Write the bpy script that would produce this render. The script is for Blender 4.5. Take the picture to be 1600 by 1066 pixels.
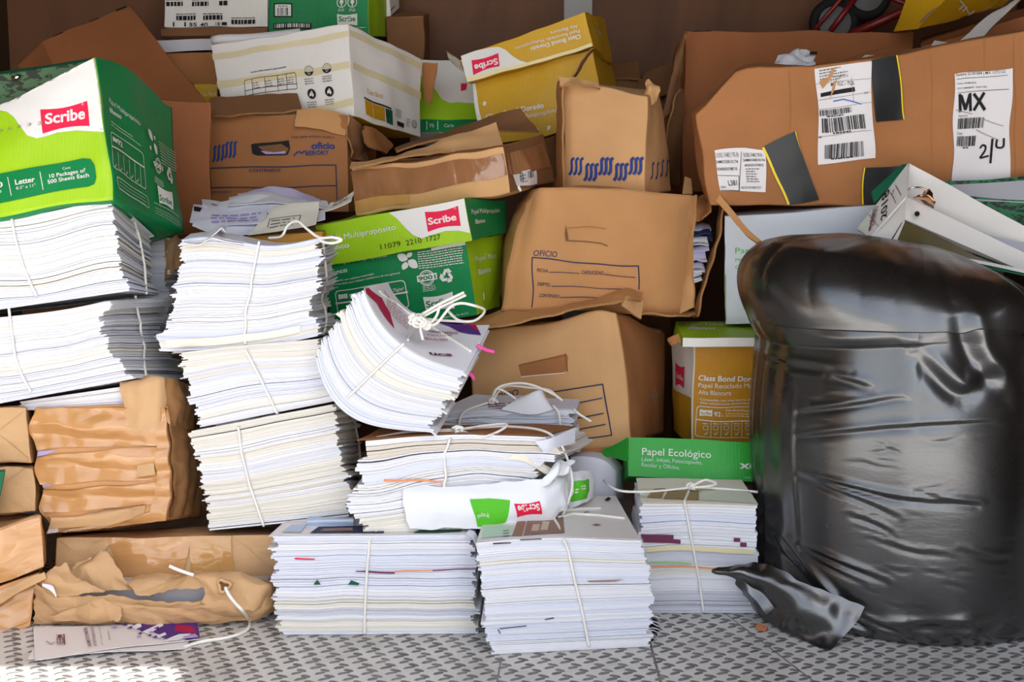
import bpy, bmesh, math, random
import numpy as np
from mathutils import Vector
from mathutils.geometry import tessellate_polygon

for _o in list(bpy.data.objects):
    bpy.data.objects.remove(_o)
SC = bpy.context.scene
COL = SC.collection
RNG = np.random.default_rng(7)

# ------------------------------------------------------------------ camera
IMW, IMH = 1600, 1066
FPX = 1770.0
CAMZ = 0.63
PITCH = math.radians(6.5)
cam_d = bpy.data.cameras.new('camera')
cam_d.sensor_width = 36.0
cam_d.lens = FPX / IMW * 36.0
cam_d.clip_start = 0.05
cam = bpy.data.objects.new('camera', cam_d)
cam.location = (0, 0, CAMZ)
cam.rotation_euler = (math.pi / 2 - PITCH, 0, 0)
COL.objects.link(cam)
SC.camera = cam

# ------------------------------------------------------------------ light
SC.view_settings.view_transform = 'Standard'
SC.view_settings.look = 'None'
SC.view_settings.gamma = 1.0
SC.view_settings.use_curve_mapping = False
SC.view_settings.exposure = -0.22

SUN_SX, SUN_SY = 0.87, 0.505           # horizontal run per unit drop
world = bpy.data.worlds.new('sky')
SC.world = world
world.use_nodes = True
_nt = world.node_tree
_nt.nodes.clear()
_sky = _nt.nodes.new('ShaderNodeTexSky')
_sky.sky_type = 'NISHITA'
_sky.sun_disc = False
_sky.sun_elevation = math.radians(50)
_sky.sun_rotation = math.radians(122)
_sky.air_density = 1.0
_sky.dust_density = 3.0
_hs = _nt.nodes.new('ShaderNodeHueSaturation')
_hs.inputs['Saturation'].default_value = 0.5
_bg = _nt.nodes.new('ShaderNodeBackground')
_bg.inputs['Strength'].default_value = 0.62
_out = _nt.nodes.new('ShaderNodeOutputWorld')
_nt.links.new(_sky.outputs[0], _hs.inputs['Color'])
_nt.links.new(_hs.outputs[0], _bg.inputs['Color'])
_nt.links.new(_bg.outputs[0], _out.inputs[0])

sun_d = bpy.data.lights.new('sun', 'SUN')
sun_d.energy = 15.0
sun_d.angle = math.radians(0.6)
sun_d.color = (1.0, 0.98, 0.955)
sun = bpy.data.objects.new('sun', sun_d)
sun.rotation_euler = Vector((-SUN_SX, SUN_SY, -1)).to_track_quat('-Z', 'Y').to_euler()
sun.location = (3, -4, 6)
COL.objects.link(sun)

# ------------------------------------------------------------------ projection
_cp, _sp = math.cos(PITCH), math.sin(PITCH)


def P(u, v, Y):
    """world point at depth Y seen at (u, v)"""
    x = (u - IMW / 2) / FPX
    y = (v - IMH / 2) / FPX            # down
    dy = _cp - y * _sp
    dz = -_sp - y * _cp
    k = Y / dy
    return np.array((x * k, Y, CAMZ + dz * k))


def PZ(u, v, z):
    """world point at height z seen at (u, v)"""
    x = (u - IMW / 2) / FPX
    y = (v - IMH / 2) / FPX
    dy = _cp - y * _sp
    dz = -_sp - y * _cp
    k = (z - CAMZ) / dz
    return np.array((x * k, dy * k, z))


def proj(p):
    p = np.asarray(p, float)
    X, Y, Z = p[..., 0], p[..., 1], p[..., 2] - CAMZ
    d = Y * _cp - Z * _sp
    y = -(Y * _sp + Z * _cp)
    return np.stack((IMW / 2 + FPX * X / d, IMH / 2 + FPX * y / d), -1)


# ------------------------------------------------------------------ noise
def snoise(p, scale, seed, octs=2):
    """smooth numpy noise, about -1..1; p (...,3) metres, scale metres"""
    r = np.random.default_rng(seed)
    out = np.zeros(p.shape[:-1])
    amp, tot = 1.0, 0.0
    for o in range(octs):
        for _ in range(5):
            d = r.normal(size=3)
            d *= (2 * math.pi / scale) * r.uniform(.5, 1.1) / np.linalg.norm(d)
            out += amp * np.sin(p @ d + r.uniform(0, 6.28))
        tot += amp * 2.2
        amp *= .45
        scale *= .48
    return out / tot


def vnoise(p, scale, seed, octs=2):
    return np.stack([snoise(p, scale, seed * 3 + i + 1, octs) for i in range(3)], -1)


def lin(c):
    c = c / 255.0
    return c / 12.92 if c <= 0.04045 else ((c + 0.055) / 1.055) ** 2.4


def RGB(*c):
    return (lin(c[0]), lin(c[1]), lin(c[2]), 1.0)


# ------------------------------------------------------------------ materials
MATS = {}


def _base(name, rough=.7, spec=.3):
    m = bpy.data.materials.new(name)
    m.use_nodes = True
    nt = m.node_tree
    b = nt.nodes['Principled BSDF']
    b.inputs['Roughness'].default_value = rough
    b.inputs['Specular IOR Level'].default_value = spec
    MATS[name] = m
    return m, nt, b


def _coord(nt, kind='Object', scale=(1, 1, 1)):
    t = nt.nodes.new('ShaderNodeTexCoord')
    mp = nt.nodes.new('ShaderNodeMapping')
    mp.inputs['Scale'].default_value = scale
    nt.links.new(t.outputs[kind], mp.inputs['Vector'])
    return mp.outputs[0]


def _noise(nt, vec, scale, detail=3, rough=.55, dist=0.0):
    n = nt.nodes.new('ShaderNodeTexNoise')
    n.inputs['Scale'].default_value = scale
    n.inputs['Detail'].default_value = detail
    n.inputs['Roughness'].default_value = rough
    n.inputs['Distortion'].default_value = dist
    nt.links.new(vec, n.inputs['Vector'])
    return n.outputs['Fac']


def _ramp(nt, fac, stops):
    r = nt.nodes.new('ShaderNodeValToRGB')
    e = r.color_ramp.elements
    while len(e) > 1:
        e.remove(e[-1])
    e[0].position, e[0].color = stops[0]
    for pos, c in stops[1:]:
        k = e.new(pos)
        k.color = c
    nt.links.new(fac, r.inputs[0])
    return r.outputs[0]


def _bump(nt, b, h, strength=.3, dist=.002, prev=None):
    n = nt.nodes.new('ShaderNodeBump')
    n.inputs['Strength'].default_value = strength
    n.inputs['Distance'].default_value = dist
    nt.links.new(h, n.inputs['Height'])
    if prev is not None:
        nt.links.new(prev, n.inputs['Normal'])
    nt.links.new(n.outputs[0], b.inputs['Normal'])
    return n.outputs[0]


def _scale(c, k):
    return (c[0] * k, c[1] * k, c[2] * k, 1)


def mat_card(name, rgb, var=.10, rough=.75, spec=.25, flute=.12, wear=0.0):
    """printed or plain corrugated board: mottled colour, faint flutes, soft dents"""
    m, nt, b = _base(name, rough, spec)
    c = RGB(*rgb)
    v = _coord(nt)
    f = _noise(nt, v, 7, 4)
    col = _ramp(nt, f, [(.3, _scale(c, 1 - var)), (.7, _scale(c, 1 + var))])
    nt.links.new(col, b.inputs['Base Color'])
    w = nt.nodes.new('ShaderNodeTexWave')
    w.bands_direction = 'X'
    w.inputs['Scale'].default_value = 55
    w.inputs['Distortion'].default_value = .6
    w.inputs['Detail'].default_value = 1
    nt.links.new(v, w.inputs['Vector'])
    n1 = _bump(nt, b, w.outputs['Fac'], flute, .0006)
    n2 = _bump(nt, b, _noise(nt, v, 22, 4), .35, .004, n1)
    _bump(nt, b, _noise(nt, v, 260, 2), .15, .0006, n2)
    return m


def mat_ink(name, rgb, rough=.65, spec=.3):
    m, nt, b = _base(name, rough, spec)
    b.inputs['Base Color'].default_value = RGB(*rgb)
    return m


def mat_kraftpaper(name, rgb, crease=.8, rough=.62):
    """wrapping paper: angular creases"""
    m, nt, b = _base(name, rough, .35)
    c = RGB(*rgb)
    v = _coord(nt)
    f = _noise(nt, v, 9, 4)
    nt.links.new(_ramp(nt, f, [(.3, _scale(c, .88)), (.7, _scale(c, 1.08))]), b.inputs['Base Color'])
    vo = nt.nodes.new('ShaderNodeTexVoronoi')
    vo.feature = 'DISTANCE_TO_EDGE'
    vo.inputs['Scale'].default_value = 16
    nz = nt.nodes.new('ShaderNodeTexNoise')
    nz.inputs['Scale'].default_value = 5
    nt.links.new(v, nz.inputs['Vector'])
    mx = nt.nodes.new('ShaderNodeMixRGB')
    mx.inputs[0].default_value = .25
    nt.links.new(v, mx.inputs[1])
    nt.links.new(nz.outputs['Color'], mx.inputs[2])
    nt.links.new(mx.outputs[0], vo.inputs['Vector'])
    n1 = _bump(nt, b, vo.outputs['Distance'], crease * .22, .03)
    _bump(nt, b, _noise(nt, v, 30, 5), .35 * crease, .006, n1)
    return m


def mat_tape(name, rgb, stretch=(1, 1, 1), rough=.16, spec=.6, wr=.5, tr=0.0):
    m, nt, b = _base(name, rough, spec)
    c = RGB(*rgb)
    v = _coord(nt, 'UV', stretch)
    f = _noise(nt, v, 9, 4)
    nt.links.new(_ramp(nt, f, [(.3, _scale(c, .93)), (.7, _scale(c, 1.06))]), b.inputs['Base Color'])
    n1 = _bump(nt, b, _noise(nt, v, 10, 2, .45, .7), wr * .8, .009)
    vo = nt.nodes.new('ShaderNodeTexVoronoi')
    vo.feature = 'DISTANCE_TO_EDGE'
    vo.inputs['Scale'].default_value = 15
    nt.links.new(v, vo.inputs['Vector'])
    _bump(nt, b, vo.outputs['Distance'], wr * .22, .012, n1)
    if tr:
        b.inputs['Alpha'].default_value = 1 - tr
    return m


def mat_edges(name, rgb, dark=.72, line=650):
    """the cut edges of many stacked sheets; UV v is height in the stack in metres"""
    m, nt, b = _base(name, .8, .15)
    c = RGB(*rgb)
    v = _coord(nt, 'UV', (5, line, 1))
    f = _noise(nt, v, 1.0, 3, .6)
    v2 = _coord(nt, 'UV', (2.2, line * .22, 1))
    f2 = _noise(nt, v2, 1.0, 2, .5)
    mul = nt.nodes.new('ShaderNodeMath')
    mul.operation = 'MULTIPLY_ADD'
    mul.inputs[1].default_value = .55
    nt.links.new(f, mul.inputs[0])
    m2 = nt.nodes.new('ShaderNodeMath')
    m2.operation = 'MULTIPLY'
    m2.inputs[1].default_value = .45
    nt.links.new(f2, m2.inputs[0])
    nt.links.new(m2.outputs[0], mul.inputs[2])
    nt.links.new(_ramp(nt, mul.outputs[0], [(.30, _scale(c, dark)), (.42, _scale(c, .93)), (.55, c)]), b.inputs['Base Color'])
    _bump(nt, b, mul.outputs[0], .55, .0015)
    return m


def mat_paper(name, rgb, rough=.7, curl=.25):
    m, nt, b = _base(name, rough, .2)
    b.inputs['Base Color'].default_value = RGB(*rgb)
    v = _coord(nt)
    _bump(nt, b, _noise(nt, v, 18, 3), curl, .004)
    return m


def mat_marble(name, rgb_a, rgb_b, scale=60, lo=.45, hi=.5):
    """marbled box-file paper"""
    m, nt, b = _base(name, .45, .4)
    v = _coord(nt, 'Object', (1, 1, 2.2))
    f = _noise(nt, v, scale, 3, .6, .6)
    nt.links.new(_ramp(nt, f, [(lo, RGB(*rgb_a)), (hi, RGB(*rgb_b))]), b.inputs['Base Color'])
    return m


KR = (196, 143, 92)
mat_card('kraft_board', KR)
mat_card('kraft_board_pale', (205, 158, 108))
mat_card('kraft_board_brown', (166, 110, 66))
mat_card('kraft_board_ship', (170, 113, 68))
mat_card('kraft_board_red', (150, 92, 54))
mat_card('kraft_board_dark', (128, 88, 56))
mat_card('kraft_edge', (170, 124, 78), .25, .9, .1, .6)
mat_card('board_white', (228, 222, 214), .04)
mat_card('board_white_cool', (214, 218, 222), .05)
mat_card('board_lime', (158, 200, 22), .05, .5, .4)
mat_card('board_green', (0, 128, 68), .06, .5, .4)
mat_card('board_green_bright', (36, 160, 44), .05, .45, .45)
mat_card('board_gold', (206, 158, 22), .07, .5, .4)
mat_card('board_ochre', (190, 130, 22), .07, .5, .4)
for _n, _c in dict(ink_red=(226, 30, 72), ink_white=(226, 222, 216), ink_blue=(38, 62, 128), ink_navy=(44, 52, 84),
                   ink_black=(26, 25, 25), ink_grey=(120, 116, 112), ink_lime=(158, 200, 22), ink_green=(0, 122, 62),
                   ink_leaf=(88, 190, 40), ink_magenta=(176, 22, 74), ink_purple=(84, 44, 128), ink_plum=(112, 50, 78),
                   ink_gold=(190, 140, 20), ink_gold_pale=(236, 220, 164), ink_lilac=(176, 160, 212), ink_pen=(70, 110, 200),
                   ink_cream=(228, 214, 168), ink_brown=(150, 118, 100), ink_tan=(206, 190, 168), ink_yellow=(236, 206, 10),
                   ink_teal=(20, 86, 66), ink_pale_green=(150, 200, 130), ink_light_green=(198, 222, 208), ink_orange=(228, 150, 110),
                   ink_smoke=(150, 140, 130), ink_olive=(150, 132, 90), ink_sage=(214, 220, 200), ink_sky=(190, 206, 228)).items():
    mat_ink(_n, _c)
mat_kraftpaper('kraft_paper', (200, 160, 116))
mat_kraftpaper('kraft_paper_warm', (202, 148, 96))
mat_tape('tape_brown', (198, 146, 92), (1, 2.0, 1), .12, .9, .8)
mat_tape('tape_tan', (196, 146, 84), (1.5, 1.5, 1), .14, .9, .7)
mat_tape('tape_dark', (150, 100, 64), (2.2, .8, 1), .10, .8, .35)
mat_tape('tape_black', (22, 23, 24), (1, 1, 1), .42, .5, .15)
mat_tape('tape_yellow', (240, 208, 10), (1, 1, 1), .4, .4, .05)
mat_tape('tape_cream', (222, 208, 168), (1, 1, 1), .3, .5, .08)
mat_edges('sheets_white', (233, 233, 237), .70)
mat_edges('sheets_cool', (222, 225, 237), .68)
mat_edges('sheets_cream', (231, 227, 217), .70)
mat_edges('sheets_grey', (208, 208, 217), .6)
mat_edges('sheets_tan', (218, 208, 194), .64)
mat_paper('paper_white', (230, 229, 233))
mat_paper('paper_cool', (226, 226, 236))
mat_paper('paper_cream', (240, 232, 214))
mat_paper('paper_gloss', (232, 226, 224), .4, .2)
mat_paper('paper_lilac', (206, 200, 226))
mat_paper('paper_pale', (224, 222, 232))
mat_paper('wrapper_white', (236, 238, 242), .35, .8)
mat_paper('string_white', (240, 236, 228), .8, .4)
mat_ink('string_pink', (232, 90, 160))
mat_marble('marble_green', (8, 16, 12), (6, 110, 62))
mat_marble('marble_olive', (30, 38, 24), (66, 98, 62), 50)
mat_ink('cloth_green', (20, 96, 66), .6)
mat_ink('olive_card', (96, 88, 50), .4, .5)


def _metal(name, rgb, rough):
    m, nt, b = _base(name, rough, .5)
    b.inputs['Base Color'].default_value = RGB(*rgb)
    b.inputs['Metallic'].default_value = 1.0
    return m


_metal('chrome', (220, 212, 205), .15)
_metal('copper', (214, 160, 120), .22)
mat_ink('paint_red', (120, 18, 18), .4, .5)
mat_ink('rubber', (24, 24, 25), .8, .3)
mat_ink('rim_grey', (92, 90, 88), .5, .4)
mat_ink('grey_board', (196, 194, 198), .6)
mat_ink('orange_chip', (196, 122, 82), .7)


def _bagmat():
    m, nt, b = _base('bag_plastic', .3, 1.0)
    b.inputs['Base Color'].default_value = (.0095, .009, .0085, 1)
    b.inputs['IOR'].default_value = 1.7
    v = _coord(nt, 'UV', (1, 1, 1))
    n1 = _bump(nt, b, _noise(nt, _coord(nt, 'UV', (1.0, 3.2, 1)), 6, 3, .5, .6), .14, .005)
    _bump(nt, b, _noise(nt, _coord(nt, 'UV', (4, 8, 1)), 34, 3, .55), .10, .0015, n1)
    r = _noise(nt, v, 8, 3)
    mr = nt.nodes.new('ShaderNodeMapRange')
    mr.inputs[3].default_value = .22
    mr.inputs[4].default_value = .34
    nt.links.new(r, mr.inputs[0])
    nt.links.new(mr.outputs[0], b.inputs['Roughness'])


_bagmat()


def _plymat(name, rgb, sx):
    m, nt, b = _base(name, .6, .3)
    c = RGB(*rgb)
    v = _coord(nt, 'Object', sx)
    f = _noise(nt, v, 3, 5, .6, 1.5)
    nt.links.new(_ramp(nt, f, [(.3, _scale(c, .72)), (.5, c), (.72, _scale(c, 1.2))]), b.inputs['Base Color'])
    _bump(nt, b, f, .1, .002)


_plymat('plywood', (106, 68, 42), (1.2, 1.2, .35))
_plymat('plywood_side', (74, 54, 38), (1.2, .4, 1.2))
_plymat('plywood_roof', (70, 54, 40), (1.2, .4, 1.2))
mat_card('alloy_grey', (150, 148, 144), .08, .45, .5, 0)
mat_card('blocker_grey', (72, 72, 74), .06, .5, .5, 0)
mat_card('strip_grey', (112, 110, 108), .15, .9, .2, 0)
mat_card('concrete', (214, 210, 204), .15, .9, .2, 0)


def _platemat():
    m, nt, b = _base('plate_steel', .5, .4)
    v = _coord(nt)
    f = _noise(nt, v, 6, 6, .65)
    nt.links.new(_ramp(nt, f, [(.3, RGB(186, 182, 176)), (.5, RGB(212, 208, 202)), (.72, RGB(226, 223, 218))]), b.inputs['Base Color'])
    b.inputs['Metallic'].default_value = 0.0
    _bump(nt, b, _noise(nt, v, 120, 3), .2, .001)
    m, nt, b = _base('plate_bar', .45, .45)
    v = _coord(nt)
    f = _noise(nt, v, 30, 4, .65)
    nt.links.new(_ramp(nt, f, [(.3, RGB(96, 92, 90)), (.7, RGB(140, 136, 132))]), b.inputs['Base Color'])
    b.inputs['Metallic'].default_value = .3


_platemat()


# ------------------------------------------------------------------ mesh tools
def tag(o, label, cat, group=None):
    o['label'] = label
    o['category'] = cat
    if group:
        o['group'] = group
    return o


def empty(name, loc):
    o = bpy.data.objects.new(name, None)
    o.empty_display_size = .05
    o.location = tuple(float(x) for x in loc)
    COL.objects.link(o)
    return o


def thing(name, label, cat, loc, group=None):
    return tag(empty(name, loc), label, cat, group)


class MB:
    """collects faces in world coordinates and links them as ONE mesh object"""

    def __init__(self):
        self.v, self.f, self.m, self.uv = [], [], [], []
        self.mats = []

    def mi(self, name):
        if name not in self.mats:
            self.mats.append(name)
        return self.mats.index(name)

    def add(self, verts, faces, mat, uvs=None):
        b = len(self.v)
        verts = np.asarray(verts, float)
        self.v.extend(map(tuple, verts))
        k = self.mi(mat)
        if uvs is None:
            uvs = np.zeros((len(verts), 2))
        self.uv.extend(map(tuple, np.asarray(uvs, float)))
        for f in faces:
            self.f.append([b + i for i in f])
            self.m.append(k)
        return b

    def grid(self, G, mat, uv=None, flip=False):
        n, m = G.shape[:2]
        if uv is None:
            dx = np.linalg.norm(np.diff(G, axis=0), axis=-1).mean(1)
            dy = np.linalg.norm(np.diff(G, axis=1), axis=-1).mean(0)
            x = np.concatenate(([0], np.cumsum(dx)))
            y = np.concatenate(([0], np.cumsum(dy)))
            uv = np.stack(np.meshgrid(x, y, indexing='ij'), -1)
        F = []
        for i in range(n - 1):
            for j in range(m - 1):
                q = (i * m + j, (i + 1) * m + j, (i + 1) * m + j + 1, i * m + j + 1)
                F.append(q[::-1] if flip else q)
        self.add(G.reshape(-1, 3), F, mat, uv.reshape(-1, 2))

    def weld(self, dist=1e-5):
        """merge coincident vertices"""
        V = np.array(self.v)
        key = np.round(V / dist).astype(np.int64)
        _, idx, inv = np.unique(key, axis=0, return_index=True, return_inverse=True)
        inv = np.asarray(inv).reshape(-1)
        self.v = [self.v[i] for i in idx]
        self.uv = [self.uv[i] for i in idx]
        nf, nm = [], []
        for f, m in zip(self.f, self.m):
            g = []
            for i in f:
                k = int(inv[i])
                if k not in g:
                    g.append(k)
            if len(g) > 2:
                nf.append(g)
                nm.append(m)
        self.f, self.m = nf, nm

    def build(self, name, parent=None, smooth=True, bevel=0.0, loc=None):
        me = bpy.data.meshes.new(name)
        L = np.array(parent.location) if parent is not None else (np.zeros(3) if loc is None else np.array(loc))
        # a sub-part's parent is itself a child at the thing's origin
        p = parent
        if p is not None:
            L = np.zeros(3)
            while p is not None:
                L = L + np.array(p.location)
                p = p.parent
        V = np.array(self.v) - L
        me.from_pydata(V.tolist(), [], self.f)
        for n in self.mats:
            me.materials.append(MATS[n])
        me.polygons.foreach_set('material_index', self.m)
        me.polygons.foreach_set('use_smooth', [smooth] * len(self.f))
        ul = me.uv_layers.new(name='UVMap')
        li = np.zeros(len(me.loops), np.int32)
        me.loops.foreach_get('vertex_index', li)
        ul.data.foreach_set('uv', np.array(self.uv)[li].astype(np.float32).ravel())
        me.update()
        o = bpy.data.objects.new(name, me)
        COL.objects.link(o)
        if parent is not None:
            o.parent = parent
        elif loc is not None:
            o.location = tuple(loc)
        if bevel:
            md = o.modifiers.new('soft_edges', 'BEVEL')
            md.width = bevel
            md.segments = 2
            md.limit_method = 'ANGLE'
            md.angle_limit = math.radians(48)
            md.harden_normals = True
        return o


def crom(pts, n):
    """Catmull-Rom resample of a polyline to n points"""
    p = np.asarray(pts, float)
    if len(p) == 2:
        t = np.linspace(0, 1, n)[:, None]
        return p[0] * (1 - t) + p[1] * t
    d = np.concatenate(([0], np.cumsum(np.linalg.norm(np.diff(p, axis=0), axis=1) + 1e-9)))
    q = np.vstack((2 * p[0] - p[1], p, 2 * p[-1] - p[-2]))
    out = []
    for x in np.linspace(0, d[-1], n):
        i = min(max(np.searchsorted(d, x) - 1, 0), len(p) - 2)
        t = (x - d[i]) / (d[i + 1] - d[i])
        a, b, c, e = q[i], q[i + 1], q[i + 2], q[i + 3]
        out.append(.5 * (2 * b + (c - a) * t + (2 * a - 5 * b + 4 * c - e) * t * t + (3 * b - a - 3 * c + e) * t ** 3))
    return np.array(out)


def loft(rows, n, m):
    """grid (n,m,3) through rows (each a polyline); first axis runs along a row"""
    R = [crom(r, n) for r in rows]
    G = np.zeros((n, m, 3))
    for i in range(n):
        G[i] = crom([r[i] for r in R], m)
    return G


def grid_normals(G):
    du = np.gradient(G, axis=0)
    dv = np.gradient(G, axis=1)
    N = np.cross(du, dv)
    return N / (np.linalg.norm(N, axis=-1, keepdims=True) + 1e-12)


class Surf:
    """a grid patch that prints, tapes and strings are laid on; s along axis 0, t along axis 1"""

    def __init__(self, G):
        self.G = G
        self.N = grid_normals(G)
        self.Q = proj(G)
        self.W = np.linalg.norm(np.diff(G, axis=0), axis=-1).sum(0).mean()
        self.H = np.linalg.norm(np.diff(G, axis=1), axis=-1).sum(1).mean()

    def _bl(self, A, s, t):
        n, m = A.shape[:2]
        x = np.asarray(s, float) * (n - 1)
        y = np.asarray(t, float) * (m - 1)
        i = np.clip(np.floor(x).astype(int), 0, n - 2)
        j = np.clip(np.floor(y).astype(int), 0, m - 2)
        fx = (x - i)[..., None]
        fy = (y - j)[..., None]
        return A[i, j] * (1 - fx) * (1 - fy) + A[i + 1, j] * fx * (1 - fy) + A[i, j + 1] * (1 - fx) * fy + A[i + 1, j + 1] * fx * fy

    def at(self, s, t, off=0.0):
        p = self._bl(self.G, s, t)
        if off:
            k = self._bl(self.N, np.clip(s, 0, 1), np.clip(t, 0, 1))
            p = p + k * off
        return p

    def inv(self, u, v):
        """(s,t) of the patch point seen at (u,v)"""
        s = t = .5
        w = np.array((u, v), float)
        for _ in range(30):
            q = self._bl(self.Q, s, t)
            e = 1e-3
            js = (self._bl(self.Q, s + e, t) - self._bl(self.Q, s - e, t)) / (2 * e)
            jt = (self._bl(self.Q, s, t + e) - self._bl(self.Q, s, t - e)) / (2 * e)
            J = np.stack((js, jt), 1)
            try:
                d = np.linalg.solve(J, w - q)
            except np.linalg.LinAlgError:
                break
            d = np.clip(d, -.3, .3)
            s += d[0]
            t += d[1]
            if abs(d).max() < 1e-6:
                break
        return float(np.clip(s, -.6, 1.6)), float(np.clip(t, -.6, 1.6))

    def m(self, u, v):
        s, t = self.inv(u, v)
        return np.array((s * self.W, t * self.H))

    def ppm(self, u, v):
        """pixels per metre along t near (u,v)"""
        a = self.m(u, v)
        b = self.m(u, v - 10)
        return 10 / max(np.linalg.norm(a - b), 1e-6)


_font_cache = {}


def text_geo(s, bold=0.0):
    key = (s, bold)
    if key in _font_cache:
        return _font_cache[key]
    cu = bpy.data.curves.new('t', 'FONT')
    cu.body = s
    cu.resolution_u = 3
    cu.offset = bold
    o = bpy.data.objects.new('t', cu)
    me = o.to_mesh()
    V = np.array([v.co[:2] for v in me.vertices]) if len(me.vertices) else np.zeros((0, 2))
    F = [tuple(p.vertices) for p in me.polygons]
    o.to_mesh_clear()
    bpy.data.objects.remove(o)
    bpy.data.curves.remove(cu)
    _font_cache[key] = (V, F)
    return V, F


def split_long(V, F, maxlen):
    """subdivide triangles until every edge is shorter than maxlen"""
    bm = bmesh.new()
    vs = [bm.verts.new((x, y, 0)) for x, y in V]
    for f in F:
        try:
            bm.faces.new([vs[i] for i in f])
        except ValueError:
            pass
    bmesh.ops.triangulate(bm, faces=bm.faces[:])
    for _ in range(6):
        es = [e for e in bm.edges if e.calc_length() > maxlen]
        if not es:
            break
        bmesh.ops.subdivide_edges(bm, edges=es, cuts=1)
        bmesh.ops.triangulate(bm, faces=bm.faces[:])
    bm.verts.index_update()
    V = np.array([v.co[:2] for v in bm.verts])
    F = [tuple(v.index for v in f.verts) for f in bm.faces]
    bm.free()
    return V, F


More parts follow.
